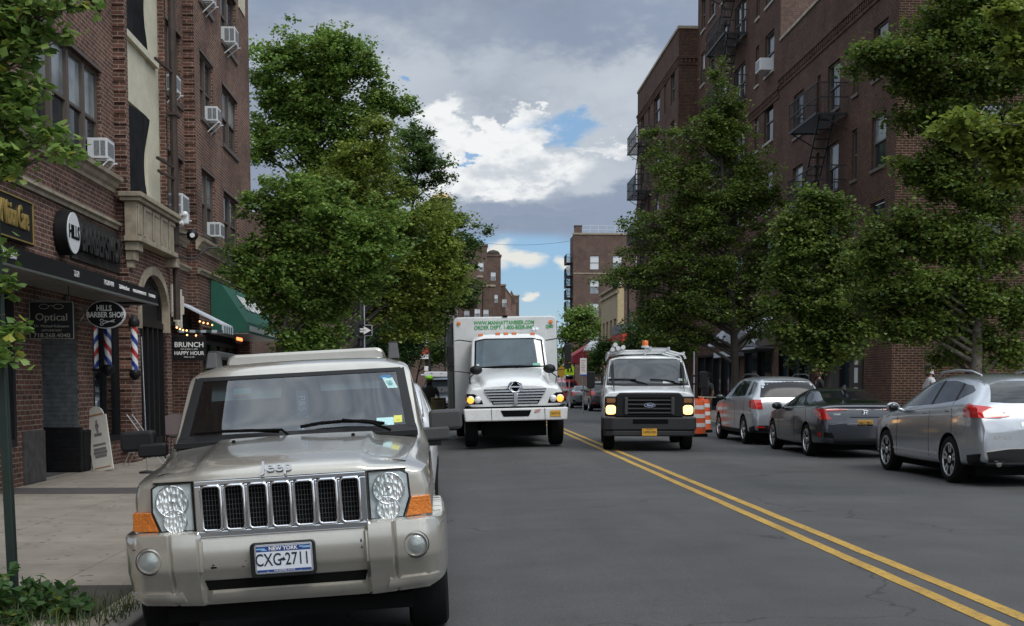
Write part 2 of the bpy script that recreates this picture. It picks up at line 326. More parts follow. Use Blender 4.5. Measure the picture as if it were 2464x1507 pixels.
def wall(ob, a0, a1, z0, z1, holes, depth=.16):
    xs = sorted({a0, a1, *[min(max(h[0], a0), a1) for h in holes], *[min(max(h[1], a0), a1) for h in holes]})
    zs = sorted({z0, z1, *[min(max(h[2], z0), z1) for h in holes], *[min(max(h[3], z0), z1) for h in holes]})
    for i in range(len(xs)-1):
        for j in range(len(zs)-1):
            cx, cz = (xs[i]+xs[i+1])/2, (zs[j]+zs[j+1])/2
            if any(h[0] < cx < h[1] and h[2] < cz < h[3] for h in holes): continue
            ob.face([ob.P(xs[i], zs[j], 0), ob.P(xs[i+1], zs[j], 0), ob.P(xs[i+1], zs[j+1], 0), ob.P(xs[i], zs[j+1], 0)])
    for h in holes:
        dd = h[4] if len(h) > 4 else depth
        q = [(h[0], h[2]), (h[1], h[2]), (h[1], h[3]), (h[0], h[3])]
        for k in range(4):
            A, B = q[k], q[(k+1) % 4]; ob.face([ob.P(A[0], A[1], 0), ob.P(B[0], B[1], 0), ob.P(B[0], B[1], -dd), ob.P(A[0], A[1], -dd)])
def window(parent, O, u, n, a0, a1, z0, z1, depth=.16, lights=1, fm='frame', pane='pane', upper=None, sill=None, sash=.5):
    fw = .055; ob = OB(O, u, n); d0, d1 = -depth, -depth+.07
    ob.bx(a0, a0+fw, z0, z1, d0, d1); ob.bx(a1-fw, a1, z0, z1, d0, d1); ob.bx(a0+fw, a1-fw, z0, z0+fw, d0, d1-.004); ob.bx(a0+fw, a1-fw, z1-fw, z1, d0, d1-.004)
    w = (a1-a0)/lights; zm = z0+(z1-z0)*sash
    for i in range(1, lights): ob.bx(a0+w*i-.06, a0+w*i+.06, z0+fw, z1-fw, d0, d1+.02)
    for i in range(lights):
        ob.bx(a0+w*i+fw, a0+w*(i+1)-fw, zm-.025, zm+.025, d0+.01, d1-.012)
    if sill: ob.bx(a0-.06, a1+.06, z0-.10, z0, -depth, .05)
    f = ob.build('window', fm if not sill else fm, parent)
    for i in range(lights):
        for (q0, q1, mt, dz) in ((z0+fw, zm, pane, .012), (zm, z1-fw, upper or pane, .028)):
            p = OB(O, u, n); p.bx(a0+w*i+fw, a0+w*(i+1)-fw, q0+.02, q1-.02, d0+dz-.008, d0+dz); p.build('pane', mt, f)
    return f
# ---------------- ground ----------------
def asphalt():
    mt, t, b = _mat('asphalt'); L = t.links; N = t.nodes.new; g = N('ShaderNodeNewGeometry')
    def ns(sc, de, ro=.6, mp=None):
        n = N('ShaderNodeTexNoise'); n.inputs['Scale'].default_value = sc; n.inputs['Detail'].default_value = de; n.inputs['Roughness'].default_value = ro
        if mp: q = N('ShaderNodeMapping'); q.inputs[3].default_value = mp; L.new(g.outputs['Position'], q.inputs[0]); L.new(q.outputs[0], n.inputs[0])
        else: L.new(g.outputs['Position'], n.inputs[0])
        return n.outputs[0]
    def rg(v, a, b_, c, d):
        q = N('ShaderNodeMapRange'); L.new(v, q.inputs[0]); q.inputs[1].default_value = a; q.inputs[2].default_value = b_; q.inputs[3].default_value = c; q.inputs[4].default_value = d; return q.outputs[0]
    def mu(a, b_):
        q = N('ShaderNodeMath'); q.operation = 'MULTIPLY'; L.new(a, q.inputs[0]); L.new(b_, q.inputs[1]); return q.outputs[0]
    f = mu(rg(ns(1.2, 6), .3, .7, .88, 1.14), rg(ns(120, 4, .7), .28, .72, .35, 1.65))
    f = mu(f, rg(ns(38, 4), .3, .7, .84, 1.16)); f = mu(f, rg(ns(.35, 4), .3, .7, .90, 1.10))
    ve = N('ShaderNodeTexVoronoi'); ve.feature = 'DISTANCE_TO_EDGE'; ve.inputs['Scale'].default_value = .22; mw = N('ShaderNodeVectorMath'); mw.operation = 'ADD'; L.new(g.outputs['Position'], mw.inputs[0]); nn = N('ShaderNodeTexNoise'); nn.inputs['Scale'].default_value = 1.1; nn.inputs['Detail'].default_value = 6; L.new(g.outputs['Position'], nn.inputs[0]); L.new(nn.outputs['Color'], mw.inputs[1]); L.new(mw.outputs[0], ve.inputs[0]); f = mu(f, rg(ve.outputs[0], .0012, .0035, .55, 1))
    f = mu(f, rg(ns(1.0, 5, .6, (1.0, .06, 1)), .35, .65, .90, 1.09))
    f = mu(f, rg(ns(3.2, 8, .75), .64, .74, 1, .70))                # oil and tar marks
    vo = N('ShaderNodeTexVoronoi'); vo.inputs['Scale'].default_value = 2.6; L.new(g.outputs['Position'], vo.inputs[0]); f = mu(f, rg(vo.outputs['Distance'], .012, .022, 1.9, 1))
    h = N('ShaderNodeVectorMath'); h.operation = 'SCALE'; h.inputs[0].default_value = (.066, .065, .065); L.new(f, h.inputs['Scale']); L.new(h.outputs[0], b.inputs['Base Color'])
    b.inputs['Roughness'].default_value = .82; b.inputs['Specular IOR Level'].default_value = .35
    bp = N('ShaderNodeBump'); bp.inputs['Strength'].default_value = .5; bp.inputs['Distance'].default_value = .006; L.new(ns(160, 3), bp.inputs['Height']); L.new(bp.outputs[0], b.inputs['Normal'])
    return mt
def concrete(name, c, spots=True, slab=1.5):
    mt, t, b = _mat(name); L = t.links; N = t.nodes.new; g = N('ShaderNodeNewGeometry')
    n = N('ShaderNodeTexNoise'); n.inputs['Scale'].default_value = 1.6; n.inputs['Detail'].default_value = 9; n.inputs['Roughness'].default_value = .68; L.new(g.outputs['Position'], n.inputs[0])
    r = N('ShaderNodeMapRange'); L.new(n.outputs[0], r.inputs[0]); r.inputs[1].default_value = .3; r.inputs[2].default_value = .7; r.inputs[3].default_value = .74; r.inputs[4].default_value = 1.2
    br = N('ShaderNodeTexBrick'); br.offset = 0; L.new(g.outputs['Position'], br.inputs[0]); br.inputs['Scale'].default_value = 1; br.inputs['Brick Width'].default_value = slab; br.inputs['Row Height'].default_value = slab
    br.inputs['Mortar Size'].default_value = .008; br.inputs['Color1'].default_value = (1, 1, 1, 1); br.inputs['Color2'].default_value = (.94, .94, .94, 1); br.inputs['Mortar'].default_value = (.66, .64, .62, 1)
    v = N('ShaderNodeTexVoronoi'); v.inputs['Scale'].default_value = 5.5; L.new(g.outputs['Position'], v.inputs[0])
    rv = N('ShaderNodeMapRange'); L.new(v.outputs['Distance'], rv.inputs[0]); rv.inputs[1].default_value = .13; rv.inputs[2].default_value = .19; rv.inputs[3].default_value = .38 if spots else 1; rv.inputs[4].default_value = 1
    v2 = N('ShaderNodeTexNoise'); v2.inputs['Scale'].default_value = 3; L.new(g.outputs['Position'], v2.inputs[0])
    r2 = N('ShaderNodeMapRange'); L.new(v2.outputs[0], r2.inputs[0]); r2.inputs[1].default_value = .44; r2.inputs[2].default_value = .48
    mx = N('ShaderNodeMix'); L.new(r2.outputs[0], mx.inputs[0]); mx.inputs[2].default_value = 1; L.new(rv.outputs[0], mx.inputs[3])
    a = N('ShaderNodeMath'); a.operation = 'MULTIPLY'; L.new(r.outputs[0], a.inputs[0]); L.new(mx.outputs[0], a.inputs[1])
    s1 = N('ShaderNodeVectorMath'); s1.operation = 'SCALE'; L.new(br.outputs[0], s1.inputs[0]); L.new(a.outputs[0], s1.inputs['Scale'])
    s2 = N('ShaderNodeVectorMath'); s2.operation = 'MULTIPLY'; L.new(s1.outputs[0], s2.inputs[0]); s2.inputs[1].default_value = c
    L.new(s2.outputs[0], b.inputs['Base Color']); b.inputs['Roughness'].default_value = .9
    n4 = N('ShaderNodeTexNoise'); n4.inputs['Scale'].default_value = 60; n4.inputs['Detail'].default_value = 4; L.new(g.outputs['Position'], n4.inputs[0])
    bp = N('ShaderNodeBump'); bp.inputs['Strength'].default_value = .4; bp.inputs['Distance'].default_value = .008; L.new(n4.outputs[0], bp.inputs['Height']); L.new(bp.outputs[0], b.inputs['Normal'])
    return mt
K['asphalt'] = asphalt(); K['sidewalk'] = concrete('beige_concrete', (.25, .218, .178)); K['kerb'] = concrete('kerb_concrete', (.22, .205, .18), False, 2.2)
K['earth'] = mat('dark_earth', (.04, .035, .028), .95, var=.3)
K['strip'] = mat('dark_paving_strip', (.065, .056, .054), .8, var=.2, vs=4)
def road_z(x): return 0.0 if x > 1.5 else -.19*(1.5-x)/3.7
def struct(name, mb, mt, **k): o = mb.build(name, mt, None, **k); return tag(o, kind='structure')
b = MB(); b.add([(-2500, -2500, -.35), (2500, -2500, -.35), (2500, 2500, -.35), (-2500, 2500, -.35)], [(0, 1, 2, 3)]); struct('ground', b, 'earth')
b = MB(); xs = [-2.3, -1.6, -.9, -.2, .5, 1.2, 1.9, 3.45, 6, 9.3]
for i in range(len(xs)-1):
    b.face([(xs[i], -40, road_z(xs[i])), (xs[i+1], -40, road_z(xs[i+1])), (xs[i+1], 420, road_z(xs[i+1])), (xs[i], 420, road_z(xs[i]))])
struct('road', b, 'asphalt')
b = MB(); b.box(-6.6, -2.205, -40, 420, -.3, -.05); struct('sidewalk', b, 'sidewalk')
b = MB(); b.box(-2.2, -2.04, -40, 420, -.3, -.045); struct('kerb', b, 'kerb', bevel=.02)
b = MB(); b.box(9.31, 13.6, -40, 420, -.3, .13); struct('sidewalk', b, 'sidewalk')
b = MB(); b.box(9.15, 9.305, -40, 420, -.3, .135); struct('kerb', b, 'kerb', bevel=.02)
b = MB(); b.box(-6.4, -2.21, 17.3, 18.3, -.1, -.046); struct('dark_paving_strip', b, 'strip')
b = MB(); b.box(-3.75, -2.35, 8.0, 9.35, -.1, -.044); struct('tree_pit_soil', b, 'earth')
def linemat():
    mt, t, b = _mat('worn_yellow_paint'); L = t.links; N = t.nodes.new; g = N('ShaderNodeNewGeometry')
    n = N('ShaderNodeTexNoise'); n.inputs['Scale'].default_value = 26; n.inputs['Detail'].default_value = 7; n.inputs['Roughness'].default_value = .75; L.new(g.outputs['Position'], n.inputs[0])
    r = N('ShaderNodeMapRange'); L.new(n.outputs[0], r.inputs[0]); r.inputs[1].default_value = .53; r.inputs[2].default_value = .63
    n2 = N('ShaderNodeTexNoise'); n2.inputs['Scale'].default_value = 2; n2.inputs['Detail'].default_value = 5; L.new(g.outputs['Position'], n2.inputs[0])
    r2 = N('ShaderNodeMapRange'); L.new(n2.outputs[0], r2.inputs[0]); r2.inputs[1].default_value = .3; r2.inputs[2].default_value = .7
    y = N('ShaderNodeMix'); y.data_type = 'RGBA'; L.new(r2.outputs[0], y.inputs[0]); y.inputs[6].default_value = (.34, .20, .03, 1); y.inputs[7].default_value = (.50, .30, .045, 1)
    mx = N('ShaderNodeMix'); mx.data_type = 'RGBA'; L.new(r.outputs[0], mx.inputs[0]); L.new(y.outputs[2], mx.inputs[6]); mx.inputs[7].default_value = (.09, .085, .075, 1)
    L.new(mx.outputs[2], b.inputs['Base Color']); b.inputs['Roughness'].default_value = .75; return mt
K['yline'] = linemat()
for nx in (3.27, 3.53):
    b = MB(); random.seed(int(nx*100)); Y = -10.0; pts = []
    while Y < 160: pts.append((Y, random.uniform(-.006, .006))); Y += .5
    L_ = [(nx-.058+e, y, .004) for y, e in pts]; R_ = [(nx+.058+e*.7, y, .004) for y, e in pts]
    for i in range(len(pts)-1): b.face([L_[i], R_[i], R_[i+1], L_[i+1]])
    struct('yellow_road_line', b, 'yline')
# ---------------- left apartment building over the shops ----------------
E_, N_ = Vc((0, 1, 0)), Vc((1, 0, 0))       # along the street; facing east (towards the road)
def OW(X): return Vc((X, 0, 0))
bl = thing('apartment_building', (0, 0, 0), 'red-brown brick apartment building over shops along the left sidewalk, cream stucco bay in the middle', 'building')
XA, XB, XC, XD = -6.4, -6.18, -6.4, -6.15
secs = [   # X, y0, y1, ztop, windows (y0,y1,z0,z1,lights,sash), openings of the shop floor
 (XA, -14, 24.3, 19, [(-9, -5.4, 5.42, 7.08, 4, .5), (-2.5, -.9, 5.42, 7.08, 2, .5), (3, 6.6, 5.42, 7.08, 4, .5), (9, 10.6, 5.42, 7.08, 2, .5), (13, 16.6, 5.42, 7.08, 4, .5), (17.6, 18.75, 5.42, 7.08, 1, .5), (19.75, 23.35, 5.42, 7.08, 4, .47), (17.6, 18.75, 8.28, 9.9, 1, .5), (19.75, 23.35, 8.28, 9.9, 4, .5), (19.75, 23.35, 11.1, 12.7, 4, .5), (13, 16.6, 8.28, 9.9, 4, .5), (3, 6.6, 8.28, 9.9, 4, .5)],
  [(14.0, 18.55, .55, 2.85, .12), (19.7, 21.6, -.05, 2.8, .02), (22.45, 24.2, .4, 2.75, .12), (5, 12.5, .55, 2.85, .12)]),
 (XB, 24.3, 27.65, 19, [], []),
 (XC, 27.65, 30.5, 19, [(28.0, 30.15, 5.1, 6.68, 2, .5), (28.0, 30.15, 7.95, 9.55, 2, .5), (28.0, 30.15, 10.8, 12.4, 2, .5), (28.0, 30.15, 13.6, 15.2, 2, .5)], [(27.75, 30.4, -.05, 2.9, .6)]),
 (XD, 30.5, 38.5, 19, [(31.1, 32.75, 5.15, 6.7, 2, .5), (34.0, 36.3, 5.1, 6.6, 2, .5), (31.1, 32.75, 7.95, 9.5, 2, .5), (34.0, 36.3, 7.85, 9.4, 2, .5), (31.1, 32.75, 10.75, 12.3, 2, .5), (34.0, 36.3, 10.55, 12.15, 2, .5), (31.1, 32.75, 13.6, 15.1, 2, .5)], [(30.9, 37.9, -.05, 2.85, .5)]),
]
for X, y0, y1, zt, wins, shops in secs:
    if X == XB and y0 == 24.3: continue
    ob = OB(OW(X), E_, N_); wall(ob, y0, y1, -.1, zt, [w[:4]+(.16,) for w in wins]+shops, .16)
    if y0 == 30.5:
        ob.face([(XC, 30.5, -.1), (XD, 30.5, -.1), (XD, 30.5, zt), (XC, 30.5, zt)]); ob.face([(XD, 38.5, -.1), (-20, 38.5, -.1), (-20, 38.5, zt), (XD, 38.5, zt)])
    if y0 == -14: ob.face([(XA, -14, -.1), (-20, -14, -.1), (-20, -14, zt), (XA, -14, zt)])
    ob.build('wall', 'brickL', bl, fixn=False)
    for i, w in enumerate(wins):
        up = None if i % 3 else 'pane2'
        window(bl, OW(X), E_, N_, w[0], w[1], w[2], w[3], .14, w[4], 'frame' if i % 2 == 0 else 'frame', 'pane', up, True, w[5])
        lt = OB(OW(X), E_, N_)                      # lintel
        lt.bx(w[0]-.04, w[1]+.04, w[3]+.0, w[3]+.06, -.02, .025); lt.build('lintel', 'frame', bl)
# quoin strips where the wall steps out
b = MB(); b2 = MB()
for k in range(190):
    z = -.05+k*.1; dx = 0.0 if k % 2 else .03
    b.box(XA-.02, XB+.0, 24.24-dx, 24.31, z, z+.101)
    if z > 4.9: b2.box(XC-.02, XD+.003, 30.44-dx, 30.506, z, z+.101)
b.build('quoin', 'brickL', bl); b2.build('quoin', 'brickL', bl)
# the bay with the arched door, stucco above
ob = OB(OW(XB), E_, N_)
ay0, ay1, zs, rise = 24.95, 27.2, 3.0, .68; ac, aw = (ay0+ay1)/2, (ay1-ay0)/2
arc = [(ac-aw*cos(pi*i/20), zs+rise*sin(pi*i/20)) for i in range(21)]
for s0, s1 in ((24.3, ay0), (ay1, 27.65)): ob.face([ob.P(s0, -.1, 0), ob.P(s1, -.1, 0), ob.P(s1, 5.1, 0), ob.P(s0, 5.1, 0)])
for i in range(20):
    a, c = arc[i], arc[i+1]; ob.face([ob.P(a[0], a[1], 0), ob.P(c[0], c[1], 0), ob.P(c[0], 5.1, 0), ob.P(a[0], 5.1, 0)])
ob.face([(XB, 24.3, -.1), (XA, 24.3, -.1), (XA, 24.3, 19), (XB, 24.3, 19)]); ob.face([(XB, 27.65, -.1), (XC, 27.65, -.1), (XC, 27.65, 19), (XB, 27.65, 19)])
ob.build('wall', 'brickL', bl, fixn=False)
ob = OB(OW(XB), E_, N_)
for i in range(20):                                      # stone arch ring and jambs
    a0_, a1_ = pi*i/20, pi*(i+1)/20
    def ap(t, k): return (ac-(aw+k)*cos(t), zs+(rise+k)*sin(t))
    p = [ap(a0_, 0), ap(a1_, 0), ap(a1_, .17), ap(a0_, .17)]
    ob.hexa([ob.P(q[0], q[1], -.18) for q in p]+[ob.P(q[0], q[1], .05) for q in p])
ob.bx(ay0-.14, ay0, 2.55, 3.0, -.18, .05); ob.bx(ay1, ay1+.14, 2.55, 3.0, -.18, .05)
ob.build('door_arch', 'stone', bl)
dr = OB(OW(XB), E_, N_); dr.bx(ay0, ay1, 2.62, 2.74, -.2, -.06)
for k in range(6): y = ay0+.0+k*(ay1-ay0-.09)/5; dr.bx(y, y+.09, -.05, 2.62, -.19, -.07)
dr.bx(ay0+.09, ay1-.09, -.05, .35, -.185, -.08)
tym = [(a, z) for a, z in arc]+[(ay1, 2.74), (ay0, 2.74)]
dr.prism([dr.P(a, z, -.14) for a, z in tym], (.05, 0, 0))
for rr in (.72, .88):
    dr.tube([dr.P(ac-aw*rr*cos(pi*i/14), 2.8+(rise+.18)*rr*sin(pi*i/14), -.08) for i in range(15)], .02, 6)
dd = dr.build('door', 'black', bl)
g_ = OB(OW(XB), E_, N_); g_.bx(ay0+.05, ay1-.05, .3, 2.62, -.16, -.15); g_.build('pane', 'pane', dd)
ob = OB(OW(XB-.14), E_, N_)                               # stucco bay with deep dark openings
wall(ob, 24.42, 27.5, 5.05, 19, [(24.62, 26.45, 5.1, 6.95, 1.0), (24.62, 26.45, 8.25, 10.0, 1.0), (24.62, 26.45, 11.2, 12.9, 1.0), (24.62, 26.45, 14.2, 15.9, 1.0)], 1.0)
ob.build('stucco_bay', 'stucco', bl, fixn=False)
ob = OB(OW(XB-.14), E_, N_)
for a0, a1 in ((24.3, 24.42), (27.5, 27.65)): ob.bx(a0, a1, 5.1, 19, -.1, .14)
ob.build('bay_edge', 'brickL', bl)
for z in (8.1, 11.05, 14.05): ob = OB(OW(XB-.14), E_, N_); ob.bx(24.45, 27.2, z, z+.13, 0, .09); ob.build('bay_ledge', 'stucco', bl)
nm = mat('dark_netting', (.016, .016, .018), .95, var=.4, vs=3); K['net'] = nm; nm.node_tree.nodes['Principled BSDF'].inputs['Specular IOR Level'].default_value = .1
for z0 in (5.1, 8.25, 11.2, 14.2):                       # sagging dark netting hung in each opening
    nb_ = MB(); nb_.grid(lambda u, v: (XB-.16+.04*sin(u*5+z0)+.10*u*(1-v), 24.64+1.80*u+.30*u*max(0, v-.75)*2-.42*u*sin(min(1, v*1.05)*pi)**1.5*.8, z0+1.78*(1-v)), 14, 16)
    nb_.build('netting', 'net', bl, smooth=True)
# limestone cornices and balcony
def cornice(y0, y1, X, z0, prof, nm_='cornice', mt='stone', ends=True):
    ob = OB(OW(X), E_, N_); o = [(0, 0)]+prof+[(0, prof[-1][1])]
    ob.prism([ob.P(y0, z0+z, d) for d, z in o], (0, y1-y0, 0)); return ob.build(nm_, mt, bl)
big_ = [(.04, 0), (.05, .06), (.10, .10), (.13, .17), (.20, .20), (.21, .27), (.0, .30)]
cornice(-14, 24.0, XA, 5.03, big_); cornice(27.7, 30.3, XC, 4.68, big_); cornice(30.26, 38.6, XD, 4.66, big_)
sm_ = [(.05, 0), (.06, .05), (.11, .08), (.11, .13)]
cornice(-14, 24.25, XA, 4.36, sm_); cornice(27.7, 30.42, XC, 4.12, sm_); cornice(30.4, 38.5, XD, 4.1, sm_)
bc = OB(OW(XB), E_, N_)
bc.bx(24.05, 27.3, 4.15, 4.25, -.05, .26); bc.bx(24.10, 27.25, 4.25, 4.90, -.04, .19); bc.bx(24.0, 27.38, 4.90, 4.97, -.1, .27); bc.bx(23.95, 27.44, 4.97, 5.06, -.12, .32)
for y in (24.14, 24.30): bc.bx(y, y+.09, 4.28, 4.87, .19, .22)
for y in (24.6, 25.3, 26.0, 26.7): bc.bx(y, y+.1, 4.28, 4.87, .19, .22); bc.bx(y+.1, y+.6, 4.80, 4.88, .19, .215)
bc.bx(24.12, 24.5, 3.98, 4.15, -.05, .2); bc.bx(24.16, 24.46, 3.80, 3.98, -.05, .13); bc.bx(24.2, 24.42, 3.66, 3.80, -.05, .07)
bc.bx(27.2, 27.5, 3.95, 4.15, -.1, .24)
bc.build('balcony', 'stone', bl, bevel=.012)
dp = MB(); dp.tube([(-6.02, 27.52, 2.85), (-6.02, 27.52, 19)], .075, 8); dp.tube([(-6.02, 27.72, 4.5), (-6.02, 27.72, 19)], .045, 6)
for z in (4.45, 7.2, 9.9, 12.5): dp.box(-6.14, -5.93, 27.4, 27.82, z, z+.06)
for z, y in ((6.1, 26.3), (5.85, 26.4), (8.1, 26.3)): dp.bar((-6.02, 27.5, z), (-6.1, y, z), .05)
dp.build('drainpipe', 'rust', bl)
# shop floor: display windows, alcove, storefronts
def shopwin(y0, y1, z0, z1, X, fr='black', mull=1, dep=.12):
    ob = OB(OW(X), E_, N_); ob.bx(y0, y0+.1, z0, z1, -dep, .0); ob.bx(y1-.1, y1, z0, z1, -dep, .0); ob.bx(y0+.1, y1-.1, z0, z0+.1, -dep, .03); ob.bx(y0+.1, y1-.1, z1-.1, z1, -dep, .0)
    for i in range(1, mull): y = y0+(y1-y0)*i/mull; ob.bx(y-.04, y+.04, z0+.1, z1-.1, -dep, -.01)
    return ob.build('shop_window', fr, bl)
K['shopglass'] = seeglass('shop_glass', (.55, .6, .6), .06)
K['wood'] = mat('plywood', (.30, .19, .10), .6, var=.2, vs=4)  # plain plywood brown with random tone variation
K['goods'] = mat('display_goods', (.07, .09, .11), .5, var=.7, vs=14)
sw = shopwin(14.0, 18.55, .55, 2.85, XA, mull=3)
g_ = OB(OW(XA), E_, N_); g_.bx(14.1, 18.45, .65, 2.75, -.08, -.07); g_.build('pane', 'shopglass', sw)
g_ = MB(); g_.box(-7.6, -7.5, 13.9, 18.9, -.05, 2.9); g_.box(-7.5, -6.55, 18.45, 18.55, .4, 2.9); g_.box(-7.5, -6.55, 13.9, 14.0, .4, 2.9); g_.box(-7.5, -6.55, 14, 18.45, .4, .5); g_.box(-7.5, -6.55, 14, 18.45, 2.85, 2.95)
for y in (14.8, 15.8, 16.8, 17.8):
    g_.box(-7.3, -6.7, y, y+.04, .5, 2.4)
for z in (1.0, 1.5, 2.0): g_.box(-7.35, -6.75, 14, 18.4, z, z+.03)
g_.build('display_shelves', 'wood', bl)
g_ = MB(); random.seed(3)
for i in range(70):
    y = random.uniform(14.1, 18.2); z = random.choice((.5, 1.03, 1.53, 2.03)); x = random.uniform(-7.1, -6.8); w = random.uniform(.05, .14); g_.box(x, x+w, y, y+w, z, z+random.uniform(.06, .3))
g_.build('display_goods', 'goods', bl)
al = MB(); al.box(-7.9, -7.8, 19.6, 21.7, -.05, 2.9); al.box(-7.8, -6.42, 21.6, 21.7, .72, 2.85); al.box(-7.8, -6.42, 19.6, 19.7, -.05, 2.85); al.box(-7.8, -6.42, 19.6, 21.7, 2.8, 2.9); al.build('entrance_alcove', 'brickGrey', bl)
al = MB(); al.box(-7.8, -6.38, 21.55, 21.72, -.05, .72); al.box(-7.0, -6.36, 21.7, 22.4, -.05, .66); al.build('painted_base', 'brickBlack', bl, bevel=.02); al = MB(); al.box(-6.8, -6.37, 18.75, 19.72, -.05, .75); al.build('painted_base', mat('weathered_base', (.045, .042, .040), .9, var=.5, vs=6, bump=.5, bs=20), bl, bevel=.02)
pg = OB(OW(XA), E_, N_)
sw = shopwin(22.45, 24.2, .4, 2.75, XA, mull=2)
g_ = OB(OW(XA), E_, N_); g_.bx(22.5, 24.15, .45, 2.7, -.08, -.07); g_.build('pane', 'shopglass', sw)
g_ = MB(); random.seed(5)
for i in range(40): y = random.uniform(22.6, 24); z = random.choice((.4, .9, 1.4, 1.9)); x = random.uniform(-7.2, -6.8); w = random.uniform(.06, .16); g_.box(x, x+w, y, y+w, z, z+random.uniform(.08, .35))
g_.build('display_goods', 'goods', bl)
g_ = MB(); g_.box(-8, -7.6, 22.3, 24.3, -.05, 2.9); g_.box(-7.6, -6.52, 22.3, 22.44, -.05, 2.8); g_.box(-7.6, -6.52, 24.2, 24.3, -.05, 2.8); g_.build('shop_interior', 'soft', bl)
# restaurant front (recessed, black) and the next shop
g_ = MB(); g_.box(-7.1, -7.0, 27.7, 30.5, -.05, 3); g_.build('shopfront', 'black', bl)
sw = shopwin(27.9, 30.3, .7, 2.5, -6.8, mull=3, dep=.1); g_ = OB(OW(-6.8), E_, N_); g_.bx(28, 30.2, .75, 2.45, -.07, -.06); g_.build('pane', 'pane', sw)
g_ = MB(); g_.box(-6.75, -6.66, 30.8, 38, -.05, 3); g_.build('shopfront', 'black', bl)
sw = shopwin(31.1, 37.8, .5, 2.6, -6.5, mull=5, dep=.1); g_ = OB(OW(-6.5), E_, N_); g_.bx(31.2, 37.7, .55, 2.55, -.07, -.06); g_.build('pane', 'pane', sw)
b = MB(); b.box(-6.39, -6.33, 27.7, 30.44, 2.78, 3.02); b.build('fascia', 'black', bl)
# stucco patch high on the far bay
b = OB(OW(XD), E_, N_); b.bx(36.75, 37.75, 12.2, 19, -.05, .03); b.build('stucco_patch', 'stucco', bl)

# canopy over the shops
cn = thing('shop_canopy', (XA, 15, 2.9), 'long flat black canopy edge with small white lettering over the barber and optical shops', 'canopy')
b = MB(); b.box(0.0, 1.0, -2.0, 7.9, .03, .05); b.build('soffit', mat('canopy_soffit', (.16, .15, .14), .8, var=.15), cn)
b = MB(); b.box(.98, 1.04, -2.0, 7.95, -.0, .22); b.box(.0, .98, 7.9, 7.95, 0, .22); b.box(0, .98, -2, 7.9, .16, .22); b.build('fascia', 'black', cn)
b = MB(); b.box(.97, 1.05, -2.0, 7.96, -.03, -.002); b.box(0, .97, 7.92, 7.96, -.03, -.002); b.build('edge_trim', 'alu', cn)
for tx, y, s, bd in (('EST. 2007', .45, .13, 0), ('72-21', 3.1, .12, 0), ('718-268-4040', 4.75, .11, 0), ('72-23 Austin Street', 5.65, .085, .002), ('PROFESSIONAL HAIRCUTTING', 6.65, .07, .002), ('TEL:718-268-8222', 7.5, .07, .002)):
    text('lettering', tx, s, mat('sign_lettering', (.50, .50, .50), .6) if bd == 0 else 'wht', cn, (1.045, y, .11), EAST, sx=.9, bold=bd)

# signs
sg = thing('shop_sign', (XA+.06, 17.2, 3.83), 'black shop sign with gold old-style lettering high on the brick at the left edge', 'sign')
b = MB(); b.box(0, .06, -2.4, 1.95, -.33, .33); b.build('panel', 'black', sg, bevel=.01)
b = MB()
for z in (-.31, .29): b.box(.06, .075, -2.36, 1.91, z, z+.02)
for y in (-2.36, 1.89): b.box(.06, .075, y, y+.02, -.29, .29)
b.build('border', 'gold', sg); text('lettering', 'Advanced Vision Care', .46, 'gold', sg, (.075, .72, .02), EAST, .012, sx=.46, bold=.008)
sg = thing('barber_sign', (XB-.2, 20.75, 3.9), 'black shop sign with a round white disc and big raised black letters on the brick', 'sign')
b = MB(); b.lathe([(.345, 0), (.36, .01), (.36, .2), (.34, .2)], (0, 0, 0), 'x', 40); b.build('drum', 'black', sg, smooth='auto')
b = MB(); b.lathe([(.33, .2), (.33, .215)], (0, 0, 0), 'x', 40); b.build('disc', 'white', sg, smooth='auto')
text('lettering', 'HILLS', .30, 'soft', sg, (.217, 0, 0), EAST, .006, sx=.78, bold=.008)
b = MB(); b.box(-.02, .02, .5, 3.5, -.35, .38); b.build('panel', mat('stained_dark_board', (.022, .018, .016), .8, var=.5, vs=5), sg)
text('lettering', 'BARBERSHOP', .62, mat('black_raised_letter', (.010, .010, .011), .5, spec=.7), sg, (.08, 2.0, 0), EAST, .05, sx=.68, bold=.012)
sg = thing('hanging_sign', (-6.0, 19.0, 2.4), 'dark rectangular hanging sign with thin glasses and Optical in grey letters', 'sign')
grl = mat('grey_lettering', (.24, .23, .19), .6)
b = MB(); b.box(-.335, .335, -.025, .025, -.28, .285); b.build('panel', 'black', sg, bevel=.01)
b = MB()
for x in (-.325, .315): b.box(x, x+.01, -.03, -.025, -.27, .275)
for z in (-.275, .27): b.box(-.325, .325, -.03, -.025, z, z+.008)
b.build('border', grl, sg)
text('lettering', 'Optical', .155, grl, sg, (.0, -.03, .045), FRONT, sx=1.05); text('lettering', 'Dr. Michael Kakzanov', .055, grl, sg, (0, -.03, -.085), FRONT, sx=1.05)
text('lettering', 'OPTOMETRIST', .042, grl, sg, (0, -.03, -.15), FRONT, sx=1.1); text('lettering', '718.268.4040', .09, grl, sg, (0, -.03, -.225), FRONT, sx=1.1)
b = MB()
for s in (-1, 1):
    b.tube([(s*(.10+.07*cos(t*pi/8)*(1.1 if cos(t*pi/8) > 0 else .9)), -.032, .205+.035*sin(t*pi/8)) for t in range(17)], .004, 5)
b.tube([(-.035, -.032, .215), (0, -.032, .222), (.035, -.032, .215)], .004, 5); b.build('glasses_emblem', grl, sg)
b = MB(); b.tube([(-.25, 0, .28), (-.25, 0, .52)], .008, 6); b.tube([(.25, 0, .28), (.25, 0, .52)], .008, 6); b.build('hanger', 'iron', sg)
